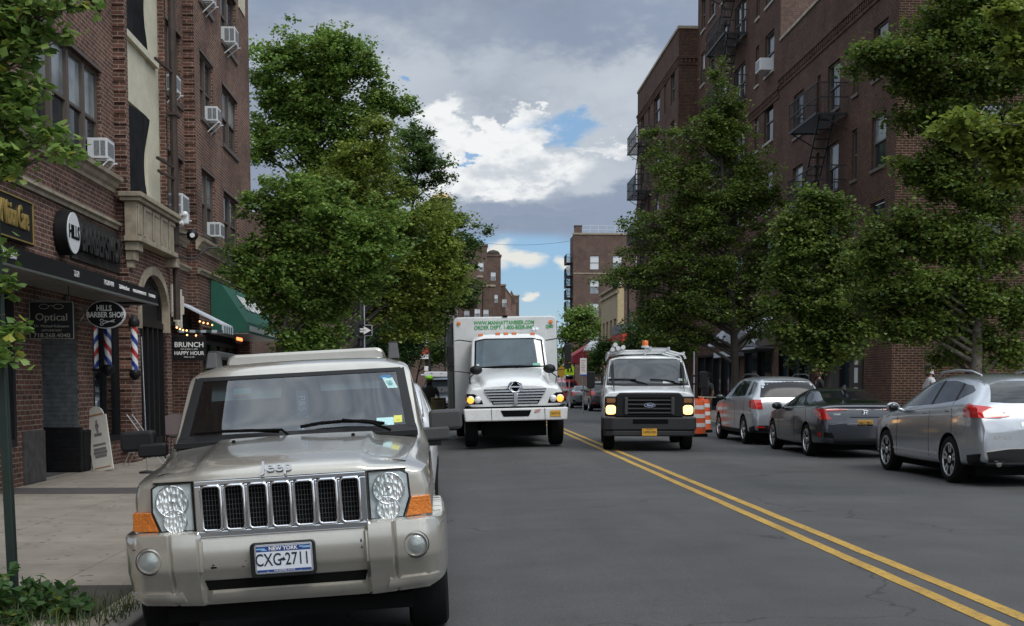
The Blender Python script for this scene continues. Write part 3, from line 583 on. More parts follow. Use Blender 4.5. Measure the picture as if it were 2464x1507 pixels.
sg = thing('hanging_sign', (-5.75, 21.0, 2.6), 'oval black hanging sign with white border reading HILLS BARBER SHOP over scissors', 'sign')
def oval(rx, rz, y0, y1, n=48): return [(rx*cos(2*pi*i/n), y0, rz*sin(2*pi*i/n)) for i in range(n)], (0, y1-y0, 0)
b = MB(); b.prism(*oval(.315, .232, -.04, .04)); b.build('rim', 'white', sg, bevel=.006)
b = MB(); b.prism(*oval(.298, .215, -.05, -.041)); b.build('panel', 'black', sg)
text('lettering', 'HILLS', .13, 'wht', sg, (-.02, -.052, .10), FRONT, sx=.8, bold=.003); text('lettering', 'BARBER SHOP', .125, 'wht', sg, (.0, -.052, -.01), (R(90), 0, 0), sx=.78, bold=.003)
b = MB()
for s in (-1, 1):
    b.bar((-.03, -.054, -.128+s*.022), (.15, -.054, -.105-s*.018), .010)
    b.tube([(-.06+.026*cos(t*pi/6), -.054, -.128+s*.030+.020*sin(t*pi/6)) for t in range(13)], .005, 5)
b.build('scissors_emblem', 'wht', sg)
b = MB()
for z in (.12, -.13): b.bar((-.62, 0, z), (-.24, 0, z), .03)
b.box(-.64, -.60, -.05, .05, -.25, .3); b.tube([(-.45, 0, .12), (-.36, 0, 0), (-.45, 0, -.13)], .015, 5); b.build('bracket', 'alu', sg)

K['pole_red'] = mat('pole_red', (.42, .02, .02), .3); K['pole_blue'] = mat('pole_blue', (.01, .04, .28), .3); K['pole_white'] = mat('pole_white', (.70, .71, .72), .3)
def barber_pole(y, z0, h, label):
    t = thing('barber_pole', (-6.12, y, z0), label, 'barber pole', 'barber poles either side of the barber window')
    b = MB(); n = 24; m_ = 40; r = .062; zs_, ze = .18, h-.22
    for j in range(m_):
        for i in range(n):
            b.k = (0, 1, 0, 2)[int((i/n+j/m_*h*1.35) % 1*4)]
            p = [(r*cos(2*pi*a/n), r*sin(2*pi*a/n), zs_+(ze-zs_)*c/m_) for a, c in ((i, j), (i+1, j), (i+1, j+1), (i, j+1))]
            b.face(p)
    b.build('striped_cylinder', ['pole_white', 'pole_red', 'pole_blue'], t, smooth=True)
    b = MB(); b.lathe([(.02, -.02), (.05, .0), (.095, .05), (.105, .09), (.1, .15), (.075, .18)], (0, 0, 0), 'z', 20); b.build('base', 'black', t, smooth='auto')
    b = MB(); b.lathe([(.075, h-.22), (.1, h-.2), (.108, h-.14), (.09, h-.08), (.04, h-.03), (.02, h)], (0, 0, 0), 'z', 20); b.build('cap', 'black', t, smooth='auto')
    for q in (.06, h-.16): b = MB(); b.box(-.27, 0, -.02, .02, q, q+.05); b.build('wall_bracket', 'black', t)
barber_pole(22.4, 1.62, 1.12, 'striped barber pole nearer the oval barber sign, partly behind it')
barber_pole(24.25, 1.55, 1.22, 'striped barber pole beside the arched black door')
# window air conditioners
def ac(X, y, z, w, h, d, label, brackets=True, big=False):
    t = thing('air_conditioner', (X, y, z), label, 'air conditioner', 'window air conditioners on the left building')
    b = MB(); b.box(-.1, d, 0, w, 0, h); b.build('casing', 'ac', t, bevel=.012)
    b = MB()
    if big:
        for y0 in (.04, w/2+.01):
            pass
        b.box(.04, d-.04, -.004, .004, .06, h/2-.02); b.box(.04, d-.04, -.004, .004, h/2+.02, h-.05)
    else:
        b.box(.02, d*.46, -.004, .004, .05, h-.05); b.box(d*.54, d-.03, -.004, .004, .05, h-.05)
    for k in range(9): pass
    b.box(d-.003, d+.003, .05, w-.05, .06, h-.06); b.build('grille', mat('ac_grille', (.16, .17, .18), .6, var=.5, vs=40), t)
    if brackets:
        b = MB()
        for y0 in (.06, w-.06): b.bar((d+.06, y0, -.02), (-.05, y0, -.02), .025); b.bar((d+.0, y0, -.025), (-.02, y0, -.28), .022)
        b.bar((.05, .06, -.02), (.05, w-.06, -.02), .024)
        b.build('bracket', 'white', t)
ac(XA, 22.75, 5.45, .50, .36, .25, 'white air conditioner in the four-light window above the stone ledge')
ac(XC, 28.1, 5.15, .70, .50, .42, 'largest white air conditioner, jutting out above the wall lamp by the drainpipe', True, True)
ac(XC, 28.6, 7.98, .5, .36, .22, 'white air conditioner half hidden behind the brown drainpipe')
ac(XD, 31.95, 5.15, .55, .36, .28, 'lowest white air conditioner, next to the tree leaves', False)
ac(XD, 31.9, 8.0, .5, .36, .26, 'white air conditioner in the middle row of the narrow window column')
ac(XD, 31.5, 10.8, .5, .36, .26, 'white air conditioner near the top edge, left of its neighbour')
ac(XD, 34.4, 10.58, .55, .42, .30, 'white air conditioner near the top edge, in the wider window nearest the building corner')
# small lamps, camera, wall light
t = thing('wall_light', (XC+.02, 30.3, 4.35), 'thin black gooseneck lamp arm on the brick above the restaurant', 'lamp')
b = MB(); b.tube([(.38, -2.6, 0), (.1, -1.3, .0), (.25, -.4, .02), (.5, -.1, .32), (.75, .05, .36), (.95, .1, .2), (.98, .1, 0)], .022, 6); b.build('arm', 'iron', t, smooth=True)
b = MB(); b.lathe([(.02, .12), (.05, .1), (.13, -.02), (.14, -.05)], (.98, .1, -.05), 'z', 16); b.build('lamp_shade', 'black', t, smooth='auto')
t = thing('flood_light', (-5.85, 27.5, 5.0), 'small white flood light beside the drainpipe above the balcony', 'lamp')
b = MB(); b.box(-.05, .12, -.06, .06, -.1, .12); b.build('housing', 'white', t, bevel=.02); b = MB(); b.lathe([(.03, 0), (.07, .12)], (.05, -.17, .1), 'y', 12); b.lathe([(.03, 0), (.07, .12)], (-.03, -.15, -.08), 'y', 12); b.build('lamp', 'wht', t)
t = thing('wall_light', (-5.8, 28.2, 4.75), 'round black wall lamp under the largest air conditioner', 'lamp')
b = MB(); b.ball((0, 0, 0), .13, 14); b.tube([(0, 0, 0), (-.5, 0, .05)], .02, 6); b.build('housing', 'black', t, smooth=True); b = MB(); b.lathe([(.05, -.13), (.055, -.1)], (.02, 0, -.02), 'y', 14); b.build('lens', 'wht', t)

# cream letter sign
t = thing('letter_sign', (XC+.1, 28.1, 3.15), 'cluster of tall cream letters on the brick above the restaurant door', 'sign')
b = MB()
for i, (y, z0, z1) in enumerate(((-.1, -.12, .5), (.12, -.2, .38), (.3, -.3, .34), (.48, -.42, .3), (.62, -.3, .42), (.8, -.42, .46), (1.0, -.1, .32))):
    b.box(0, .08, y, y+.10, z0, z1)
b.box(.01, .07, .12, .4, .02, .1); b.box(.01, .07, .62, .9, .12, .2)
b.build('lettering', mat('cream_letter', (.55, .50, .42), .6), t, bevel=.006)
# small striped awning
t = thing('striped_awning', (XC, 29.2, 2.7), 'small pale grey awning with a striped edge over the restaurant', 'awning')
b = MB(); b.prism([(.02, 0, .66), (1.05, 0, .14), (1.05, 0, .10), (.02, 0, .62)], (0, 1.3, 0)); b.build('canopy', mat('pale_canvas', (.46, .49, .55), .8, var=.1), t)
b = MB(); n = 9
for i in range(n):
    b.k = i % 2; b.box(1.03, 1.06, 1.3*i/n, 1.3*(i+1)/n, -.06, .10)
for i in range(8): b.k = i % 2; b.box(.05+i*.125, .05+(i+1)*.125, -.02, .01, -.06, -.02 if i < 0 else -.0)
b.build('valance', [mat('valance_pale', (.42, .45, .5), .8), mat('valance_green', (.02, .06, .05), .8)], t)
b = MB(); b.bar((.02, 0.02, -.03), (1.05, .02, -.03), .03); b.bar((.05, .02, .0), (.05, .02, .62), .03); b.build('frame', 'white', t)
# string lights
t = thing('string_lights', (0, 0, 0), 'string of small glowing orange bulbs under the restaurant fascia', 'string lights')
bp_ = [onx(x/4.306/1.0304+400/1.0304, (y/4.306+550)/1.0304, -5.7) for x, y in ((165, 1130), (200, 1145), (232, 1157), (270, 1162), (275, 1210), (370, 1215), (460, 1242), (410, 1065), (450, 1079), (495, 1087), (543, 1103))]
for p in bp_:
    b = MB(); b.ball((0, 0, 0), .019, 8); b.build('bulb', 'bulb', t, smooth=True, loc=p)
b = MB()
for q in (bp_[:4], bp_[7:]): b.tube([p+Vc((0, 0, .03)) for p in q], .006, 4)
b.build('wire', 'iron', t)
t = thing('neon_sign', (-5.35, 31.05, 2.55), 'small glowing orange-red neon strip under the green awning', 'neon sign')
b = MB()
for i in range(5): b.tube([(0, i*.16, .0), (.0, i*.16+.05, .05), (0, i*.16+.1, -.01), (0, i*.16+.13, .03)], .014, 6)
b.build('tube', mat('neon_orange', (1, .16, .04), .3, emit=4), t)
b = MB(); b.box(-.03, -.015, -.05, .85, -.08, .1); b.build('backing', 'black', t)
t = thing('hanging_sign', (-5.87, 28.0, 2.22), 'black hanging sign reading BRUNCH HAPPY HOUR in white', 'sign')
b = MB(); b.box(-.36, .36, -.02, .02, -.24, .28); b.build('panel', 'black', t)
text('lettering', 'BRUNCH', .155, 'wht', t, (0, -.025, .1), FRONT, sx=1.02, bold=.003); text('lettering', 'SAT & SUN 11-4PM', .045, 'wht', t, (0, -.025, .005), FRONT); text('lettering', 'HAPPY HOUR', .115, 'wht', t, (0, -.025, -.085), FRONT, sx=.92, bold=.002); text('lettering', 'MON TO FRI', .04, 'wht', t, (0, -.025, -.17), FRONT)
b = MB(); b.bar((-.5, 0, .3), (.36, 0, .3), .02); b.build('bracket', 'iron', t)
# green awning
t = thing('green_awning', (XD, 31.9, 2.75), 'large dark green awning with white lettering over the corner shop', 'awning')
b = MB(); LA = 5.9; pr = [(0, .28), (.9, .28), (.9, .0), (0, .0)]
side = [(.02, 0, 1.33), (.30, 0, 1.20), (.9, 0, .28), (.9, 0, .02), (.02, 0, .0)]
b.prism(side, (0, LA, 0)); b.build('canopy', 'green', t, fixn=True)
b = MB(); b.box(.0, .93, -.02, LA+.02, -.025, -.002); b.build('frame', 'alu', t)
b = MB(); b.box(.905, .915, .45, 5.2, .06, .2); b.build('valance_panel', mat('pale_panel', (.30, .33, .32), .7), t)
text('lettering', 'NAILS & SPA', .62, 'wht', t, (.58, 2.9, .82), (R(57), 0, R(90)), .006, sx=.95, bold=.01)
# sandwich boards, stand, chair, umbrella pole
def board(x, y, rz, label):
    t = thing('sandwich_board', (x, y, -.05), label, 'sandwich board', 'white boards leaning by the shop entrance', rz=R(rz), rx=R(-8), ry=R(-12))
    o = [(-.19, 0, 0), (.19, 0, 0), (.19, 0, .98)]+[(.15*cos(pi*i/10), 0, .98+.17*sin(pi*i/10)) for i in range(11)]+[(-.19, 0, .98)]
    b = MB(); b.prism([(x_, 0, z_) for x_, _, z_ in o], (0, .035, 0)); b.build('panel', mat('board_cream', (.56, .54, .49), .6, var=.08, vs=9), t)
    b = MB(); b.box(-.15, .15, -.006, -.002, .98, 1.01); b.box(-.16, .16, -.006, -.002, .05, .07); b.build('border', mat('board_orange', (.35, .17, .08), .6), t)
    b = MB()
    b.tube([(0, -.006, .86+.0), (.03, -.006, .80), (0, -.006, .74), (-.02, -.006, .8), (0, -.006, .86)], .012, 5); b.box(-.015, .015, -.006, -.002, .68, .9)
    for k, (z, w) in enumerate(((.62, .07), (.45, .12), (.36, .12), (.3, .13), (.24, .11))): b.box(-w, w, -.006, -.002, z, z+(.05 if k != 1 else .035))
    b.build('lettering', mat('board_print', (.16, .15, .15), .7), t)
board(-6.12, 21.95, -14, 'cream sandwich board in front, with faint grey print and a rounded top'); board(-6.33, 22.05, -14, 'cream sandwich board behind the front one, leaning on the black base')
t = thing('folding_stand', (-5.75, 23.0, -.05), 'open folded aluminium stand with rubber feet beside the boards', 'folding stand')
b = MB()
for y in (0, .35): b.tube([(.42, y, .02), (-.22, y, .95)], .013, 6); b.tube([(-.3, y, .02), (.0, y, .62)], .011, 6)
b.bar((.3, 0, .19), (.3, .35, .19), .02); b.bar((-.1, 0, .78), (-.1, .35, .78), .02); b.bar((-.2, 0, .25), (-.2, .35, .25), .02); b.build('legs', 'alu', t)
b = MB()
for y in (0, .35): b.box(.40, .46, y-.02, y+.02, 0, .05)
b.build('rubber_feet', 'soft', t)
t = thing('patio_chair', (-5.6, 25.6, -.05), 'dull purple-brown patio chair beside the car mirror', 'chair', rz=R(25))
b = MB(); b.grid(lambda u, v: (-.22+.44*u, .22+.05*sin(pi*u)+.06*v, .48+.42*v-.05*(2*u-1)**2*v), 6, 5); b.build('backrest', mat('chair_brown', (.09, .06, .06), .5), t, smooth=True)
b = MB(); b.rbox(-.23, .23, -.22, .22, .43, .46, .014); b.build('seat', 'trimb', t)
for sx_ in (-1, 1):
    for sy_ in (-1, 1): b = MB(); b.tube([(sx_*.2, sy_*.2, .43), (sx_*.24, sy_*.24, 0)], .013, 6); b.build('leg', 'iron', t)
t = thing('parasol_pole', (-5.2, 21.3, -.05), 'thin grey upright pole on the sidewalk near the sandwich boards', 'pole')
b = MB(); b.tube([(-.06, 0, 2.3), (0, 0, 0)], .012, 6); b.build('pole', 'alu', t); b = MB(); b.lathe([(.14, 0), (.14, .03), (.03, .05)], (0, 0, 0), 'z', 14); b.build('base', 'iron', t)
# ---------------- right side buildings ----------------
Wn = Vc((-1, 0, 0))                       # facing west, towards the road
So = Vc((0, -1, 0))                       # facing south, towards the camera
def fire_escape(parent, X, y0, y1, zs, out=-1.05, down=0):
    for i, z in enumerate(zs):
        b = MB(); xo = X+out
        for k in range(12): x = xo+(X-xo)*k/12; b.box(x, x+.045, y0, y1, z-.03, z)
        for y in (y0, y1): b.bar((X, y, z-.05), (xo, y, z-.05), .06); b.bar((X, y, z-.6), (xo+.1, y, z-.06), .035)
        b.bar((xo, y0, z-.05), (xo, y1, z-.05), .06, .1)
        b.build('platform', 'iron', parent)
        b = MB()
        for zz in (.5, .98):
            b.bar((xo, y0, z+zz), (xo, y1, z+zz), .035); b.bar((xo, y0, z+zz), (X, y0, z+zz), .035); b.bar((xo, y1, z+zz), (X, y1, z+zz), .035)
        n = int((y1-y0)/.16)
        for k in range(n+1): y = y0+(y1-y0)*k/n; b.bar((xo, y, z), (xo, y, z+.98), .016)
        for k in range(8): x = xo+(X-xo)*k/8; b.bar((x, y0, z), (x, y0, z+.98), .016); b.bar((x, y1, z), (x, y1, z+.98), .016)
        b.build('railing', 'iron', parent)
        if i < len(zs)-1 or down:
            zl = zs[i+1] if i < len(zs)-1 else z-down
            b = MB(); ya, yb = y0+.5, y1-.6
            for x in (xo+.25, xo+.75): b.bar((x, ya, z), (x, yb, zl), .045)
            for k in range(10): t_ = (k+.5)/10; b.box(xo+.25, xo+.75, ya+(yb-ya)*t_-.09, ya+(yb-ya)*t_+.09, z+(zl-z)*t_-.012, z+(zl-z)*t_+.012)
            b.build('stair', 'iron', parent)
def corbel(parent, X, y0, y1, z, u, n, O=None, mt='brickR'):
    ob = OB(O or OW(X), u, n); ob.bx(y0, y1, z+.30, z+.42, -.05, .10)
    k = y0+.1
    while k < y1-.12: ob.bx(k, k+.11, z+.08, z+.30, -.02, .075); k += .23
    ob.bx(y0, y1, z-.05, z+.08, -.05, .04); ob.build('corbel_band', mt, parent)
R1 = thing('apartment_building', (0, 0, 0), 'dark brick apartment building at the right with a fire escape and lower flat roofline', 'building')
XR = 13.3
rows1 = [5.55, 8.25, 11.05]
cols1 = [(38.5, 39.85, 1), (41.3, 41.85, 1), (43.3, 44.7, 1), (45.6, 46.0, 1), (47.8, 49.2, 1)]
hs = [(c[0], c[1], z, z+1.65) for z in rows1 for c in cols1]
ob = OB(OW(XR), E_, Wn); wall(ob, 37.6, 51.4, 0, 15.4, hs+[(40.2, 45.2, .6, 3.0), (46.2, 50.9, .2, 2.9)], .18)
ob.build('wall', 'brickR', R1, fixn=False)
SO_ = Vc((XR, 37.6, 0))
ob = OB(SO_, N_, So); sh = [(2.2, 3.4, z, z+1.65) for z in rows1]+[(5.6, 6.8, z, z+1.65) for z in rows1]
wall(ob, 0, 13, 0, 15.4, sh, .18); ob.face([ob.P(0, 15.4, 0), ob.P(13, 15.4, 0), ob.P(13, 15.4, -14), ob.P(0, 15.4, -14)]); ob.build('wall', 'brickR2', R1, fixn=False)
for i, h in enumerate(hs): window(R1, OW(XR), E_, Wn, h[0], h[1], h[2], h[3], .14, 1, 'frame', 'pane', 'pane2' if i % 2 else None, True)
for i, h in enumerate(sh): window(R1, SO_, N_, So, h[0], h[1], h[2], h[3], .14, 1, 'frame', 'pane', 'pane2' if i % 2 else None, True)
corbel(R1, XR, 37.6, 51.4, 13.5, E_, Wn); corbel(R1, 0, 0, 13, 13.5, N_, So, SO_)
ob = OB(OW(XR), E_, Wn); ob.bx(37.5, 51.4, 15.4, 15.52, -.3, .05); ob.build('coping', 'stone', R1)
ob = OB(SO_, N_, So); ob.bx(.0, 13, 15.4, 15.52, -.3, .05); ob.build('coping', 'stone', R1)
fire_escape(R1, XR, 42.4, 45.9, [13.4, 10.65, 7.9, 5.2][1:3], -1.05, 2.3)
K['sp_b'] = mat('shop_pane_blue', (.02, .035, .045), .08, spec=.7)
def storefront(par, X, y0, y1, z0, z1, n, pm_='pane'):
    ob = OB(OW(X), E_, Wn)
    for k in range(n+1): y = y0+(y1-y0-.1)*k/n; ob.bx(y, y+.1, z0, z1, -.2, .02)
    ob.bx(y0, y1, z0-.1, z0+.02, -.2, .05); ob.bx(y0, y1, z1-.02, z1+.1, -.2, .05); f = ob.build('shop_window', 'black', par)
    ob = OB(OW(X), E_, Wn); ob.bx(y0+.1, y1-.1, z0, z1, -.17, -.15); ob.build('pane', pm_, f)
storefront(R1, XR, 40.2, 45.2, .6, 3.0, 2, 'sp_b'); storefront(R1, XR, 46.2, 50.9, .3, 2.9, 3, 'sp_b')
t = thing('shop_sign', (XR-.5, 46.0, 3.0), 'brown box canopy over the dark shop door on the right side', 'sign')
b = MB(); b.box(-.4, .5, 0, 4.6, 0, .42); b.box(-.44, .5, -.05, 4.65, .42, .5); b.build('canopy', mat('brown_canopy', (.06, .045, .035), .7, var=.2), t)
t = thing('poster', (XR-.02, 40.6, 1.0), 'small white notices stuck in the dark shop window behind the dark sedan', 'poster')
for y, z, w, h in ((.1, .5, .35, .5), (.1, 1.1, .35, .3), (.1, -.1, .35, .45)): b = MB(); b.box(-.01, .0, y, y+w, z, z+h); b.build('sheet', 'blind', t)
# taller block beyond
R2 = thing('apartment_building', (0, 0, 0), 'tallest dark brick apartment building on the right with fire escapes near its roof', 'building')
rows2 = [5.9, 8.8, 11.7, 14.55, 17.45, 20.3]; cols2 = [(52.4, 53.9), (55.0, 55.6), (57.6, 59.9), (61.6, 63.0), (64.5, 65.9), (67, 68)]
hs = [(c[0], c[1], z, z+1.7) for z in rows2 for c in cols2]
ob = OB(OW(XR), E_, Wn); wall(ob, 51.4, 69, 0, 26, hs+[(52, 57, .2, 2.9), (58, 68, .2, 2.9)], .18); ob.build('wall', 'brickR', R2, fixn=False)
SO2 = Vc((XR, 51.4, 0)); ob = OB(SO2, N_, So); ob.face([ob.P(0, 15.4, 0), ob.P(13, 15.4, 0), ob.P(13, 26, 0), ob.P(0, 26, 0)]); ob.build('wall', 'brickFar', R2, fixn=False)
for i, h in enumerate(hs): window(R2, OW(XR), E_, Wn, h[0], h[1], h[2], h[3], .14, 1 if h[1]-h[0] < 2 else 2, 'frame', 'pane', 'blind' if i % 4 == 1 else None, False)
for h in hs:
    pass
K['sillw'] = mat('white_stone_sill', (.30, .28, .25), .8)
for h in hs: ob = OB(OW(XR), E_, Wn); ob.bx(h[0]-.08, h[1]+.08, h[2]-.1, h[2], -.1, .06); ob.build('sill', 'sillw', R2)
corbel(R2, XR, 51.4, 69, 23.0, E_, Wn); corbel(R2, XR, 51.4, 69, 13.2, E_, Wn)
fire_escape(R2, XR, 57.2, 61.4, [20.2, 17.4, 14.5, 11.6, 8.7], -1.05)
storefront(R2, XR, 52, 57, .3, 2.9, 2); storefront(R2, XR, 58, 68, .3, 2.9, 5)
t = thing('air_conditioner', (XR, 52.75, 14.6), 'white air conditioner in a top floor window of the tallest right building', 'air conditioner')
b = MB(); b.box(-.5, .1, 0, .8, 0, .5); b.build('casing', 'ac', t, bevel=.02); b = MB(); b.box(-.505, -.495, .08, .72, .06, .44); b.build('grille', mat('ac_grille_grey', (.2, .2, .21), .6), t)
def white_awning(y0, y1, z0, z1, out, label, mt1, mt2):
    t = thing('awning', (XR, y0, z0), label, 'awning', 'pale awnings over the right-hand shops')
    b = MB(); b.prism([(0, 0, z1-z0), (-out, 0, .25), (-out, 0, 0), (0, 0, 0)], (0, y1-y0, 0)); b.build('canopy', mt1, t)
    b = MB(); b.prism([(0, -.01, z1-z0), (-out, -.01, .25), (-out, -.01, 0), (0, -.01, 0)], (0, .008, 0)); b.build('end_panel', mt2, t)
    b = MB(); b.box(-out-.02, 0, 0, y1-y0, -.04, -.01); b.build('frame', 'iron', t)
K['aw1'] = mat('pale_blue_canvas', (.34, .36, .40), .8, var=.1); K['aw2'] = mat('grey_canvas', (.13, .13, .135), .8)
white_awning(51.7, 55.6, 2.95, 4.3, .8, 'white and grey awning seen behind the leafless part of the tree trunk on the right', 'aw1', 'aw2')
white_awning(57, 61, 2.75, 3.05, .6, 'thin pale awning strip farther along the right-hand shops', 'aw1', 'aw2')
R3 = thing('apartment_building', (0, 0, 0), 'dark brick building that juts out toward the street beyond the tallest one', 'building')
X3 = 12.26; hs = [(c, c+w, z, z+1.7) for z in [5.9, 8.8, 11.7, 14.5, 17.2] for c, w in ((70.2, 1.3), (73, .7), (75.3, 2.2), (79.0, .7), (81.5, 1.4))]
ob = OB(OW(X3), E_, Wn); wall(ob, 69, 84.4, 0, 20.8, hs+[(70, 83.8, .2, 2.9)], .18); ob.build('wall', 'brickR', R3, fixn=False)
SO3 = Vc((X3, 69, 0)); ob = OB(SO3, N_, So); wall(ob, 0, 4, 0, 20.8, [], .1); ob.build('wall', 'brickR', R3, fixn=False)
for i, h in enumerate(hs): window(R3, OW(X3), E_, Wn, h[0], h[1], h[2], h[3], .14, 1, 'frame', 'pane', 'blind' if i % 5 == 1 else None, False)
corbel(R3, X3, 69, 84.4, 18.9, E_, Wn); corbel(R3, 0, 0, 1.04, 18.9, N_, So, SO3)
fire_escape(R3, X3, 78, 82, [16.4, 13.5, 10.6, 7.8], -1.0)
ob = OB(OW(X3), E_, Wn); ob.bx(70.1, 83.7, .2, 2.9, -.17, -.15); ob.build('shop_window', 'pane', R3)
ob = OB(OW(X3), E_, Wn); ob.bx(68.95, 84.4, 20.8, 20.95, -.3, .06); ob.build('coping', 'stone', R3)
ob = OB(SO3, N_, So); ob.bx(.0, 1.04, 20.8, 20.95, -.3, .06); ob.build('coping', 'stone', R3)
# tan corner building and the far brick block
TB = thing('corner_building', (0, 0, 0), 'low tan stone building on the far corner past the side street', 'building')
hs = [(c, c+1.5, 4.3, 6.9) for c in (103.2, 105.8, 108.4, 111)]+[(102.8, 112.6, .3, 3.3)]
ob = OB(OW(XR), E_, Wn); wall(ob, 102, 113.5, 0, 9.4, hs, .3); ob.build('wall', mat('tan_stone', (.30, .245, .155), .85, var=.12, vs=1), TB, fixn=False)
SO4 = Vc((XR, 102, 0)); ob = OB(SO4, N_, So); wall(ob, 0, 12, 0, 9.4, [(1.6, 3, 4.3, 6.9), (4.5, 6, 4.3, 6.9)], .2); ob.build('wall', K['brickFar'], TB, fixn=False)
ob = OB(SO4, N_, So); ob.bx(-.02, .5, .0, 9.3, -.1, .05); ob.build('corner_pier', mat('tan_stone_lit', (.40, .32, .18), .85, var=.1), TB)  # paler tan puts the light on the near face into the stone
for h in hs[:4]: window(TB, OW(XR), E_, Wn, h[0], h[1], h[2], h[3], .25, 1, 'frame', 'pane', None, False)
for a in (1.6, 4.5): window(TB, SO4, N_, So, a, a+1.45, 4.3, 6.9, .15, 1, 'frame', 'pane', None, False)
ob = OB(OW(XR), E_, Wn); ob.bx(102.9, 112.5, .3, 3.3, -.27, -.25); ob.build('shop_window', 'pane', TB)
ob = OB(OW(XR), E_, Wn); ob.bx(101.9, 113.6, 8.9, 9.1, -.1, .15); ob.bx(101.9, 113.6, 9.4, 9.55, -.4, .25); ob.build('cornice', 'stone', TB)
t = thing('shop_sign', (XR-.25, 101.8, 3.9), 'red and grey corner shop sign below the tan building', 'sign')
b = MB(); b.box(-.25, .1, -6.5, .1, .0, 1.5); b.build('red_panel', mat('red_panel', (.42, .03, .03), .6, var=.15), t)
b = MB(); b.box(-.28, .1, -6.55, .1, 1.5, 2.2); b.build('grey_panel', mat('grey_panel', (.12, .13, .15), .6), t)
b = MB(); b.box(-.26, 0, -6.8, -6.5, .9, 1.45); b.build('lamp_box', mat('red_bright', (.75, .04, .03), .5), t)
text('lettering', 'N', .9, 'wht', t, (-.27, -4.4, .55), WEST, .01)
R4 = thing('apartment_building', (0, 0, 0), 'distant brick building with roof railing and rooftop chimney, facing us at the street end', 'building')
X4 = 14.2; SO5 = Vc((X4, 150, 0)); hs = [(a, a+1.1, z, z+1.62) for z in [2.3, 5.1, 7.95, 10.8, 13.6, 16.4][::-1] for a in (2.0, 4.75, 7.4, 10.2)]
# measured heights of the window rows
hs = [(a, a+1.15, z, z+1.65) for z in (15.15, 12.3, 9.5, 6.6, 3.8) for a in (1.95, 4.7, 7.4, 10.2)]
ob = OB(SO5, N_, So); wall(ob, 0, 16, 0, 19.3, hs, .2); ob.build('wall', 'brickFar', R4, fixn=False)
ob = OB(OW(X4), E_, Wn); h5 = [(152, 153.2, z, z+1.65) for z in (15.15, 12.3, 9.5, 6.6)]; wall(ob, 150, 154.5, 0, 19.3, h5, .2); ob.build('wall', 'brickFar', R4, fixn=False)
for i, h in enumerate(hs): window(R4, SO5, N_, So, h[0], h[1], h[2], h[3], .14, 1, 'frame', 'blind' if i % 3 == 0 else 'pane2', 'blind', False)
for h in h5: window(R4, OW(X4), E_, Wn, h[0], h[1], h[2], h[3], .14, 1, 'frame', 'pane', None, False)
ob = OB(SO5, N_, So); ob.bx(-.1, 16, 19.3, 19.5, -.4, .1); ob.bx(0, 16, 15.0-.35+.0, 14.78, -.02, .04); ob.build('coping', 'stone', R4)
ob = OB(SO5, N_, So); ob.bx(.15, 1.0, 19.5, 20.3, -1, .0); ob.bx(.1, 1.05, 20.3, 20.4, -1.05, .05); ob.build('chimney', 'brickFar', R4)
b = MB()
for z in (19.9, 20.4): b.bar((X4+1, 150.2, z), (X4+16, 150.2, z), .05)
for k in range(16): b.bar((X4+1+k, 150.2, 19.5), (X4+1+k, 150.2, 20.4), .05)
b.build('roof_railing', 'alu', R4)
fire_escape(R4, X4, 150.8, 154.2, [16.1, 14.5, 13.3, 11.9, 10.5, 9.2], -.75)
# ---------------- far left: low brick block behind the trees, the curve of the street with taller blocks ----------------
def fblock(name, label, X0, Y0, ang, L_, dep, zt, mt, wins, cat='building', group=None):
    """block whose street front starts at (X0,Y0) and runs L_ metres away, turned ang degrees towards the right"""
    t = thing(name, (0, 0, 0), label, cat, group)
    u = Vc((sin(R(ang)), cos(R(ang)), 0)); n = Vc((cos(R(ang)), -sin(R(ang)), 0)); O = Vc((X0, Y0, 0))
    ob = OB(O, u, n); wall(ob, 0, L_, 0, zt, wins, .2)
    ob.face([ob.P(0, 0, 0), ob.P(0, 0, -dep), ob.P(0, zt, -dep), ob.P(0, zt, 0)]); ob.face([ob.P(L_, 0, 0), ob.P(L_, 0, -dep), ob.P(L_, zt, -dep), ob.P(L_, zt, 0)])
    ob.face([ob.P(0, zt, 0), ob.P(L_, zt, 0), ob.P(L_, zt, -dep), ob.P(0, zt, -dep)]); ob.face([ob.P(0, 0, -dep), ob.P(L_, 0, -dep), ob.P(L_, zt, -dep), ob.P(0, zt, -dep)])
    ob.build('wall', mt, t, fixn=False)
    for i, h in enumerate(wins): window(t, O, u, n, h[0], h[1], h[2], h[3], .15, 1, 'white', 'pane2', 'blind', False)
    co = OB(O, u, n); co.bx(-.2, L_, zt, zt+.25, -.4, .15); co.build('coping', 'stone', t)
    return t, O, u, n
def rows(a0, a1, st, w, zs_, h): return [(a, a+w, z, z+h) for z in zs_ for a in [a0+st*k for k in range(int((a1-a0)/st))]]
fblock('brick_building', 'low brick shop building behind the left-hand street trees', -6.6, 78, 0, 62, 14, 12, 'brickFar', rows(2, 60, 4, 1.3, (5, 8.2), 1.7))
fb, O, u, n = fblock('brick_building', 'distant red-brick block just left of the truck roof, with tall white windows', -4.2, 180, 6, 44, 16, 17.5, 'brickFar', rows(3, 42, 2.9, 1.2, (5.6, 9.2, 12.8), 1.9))
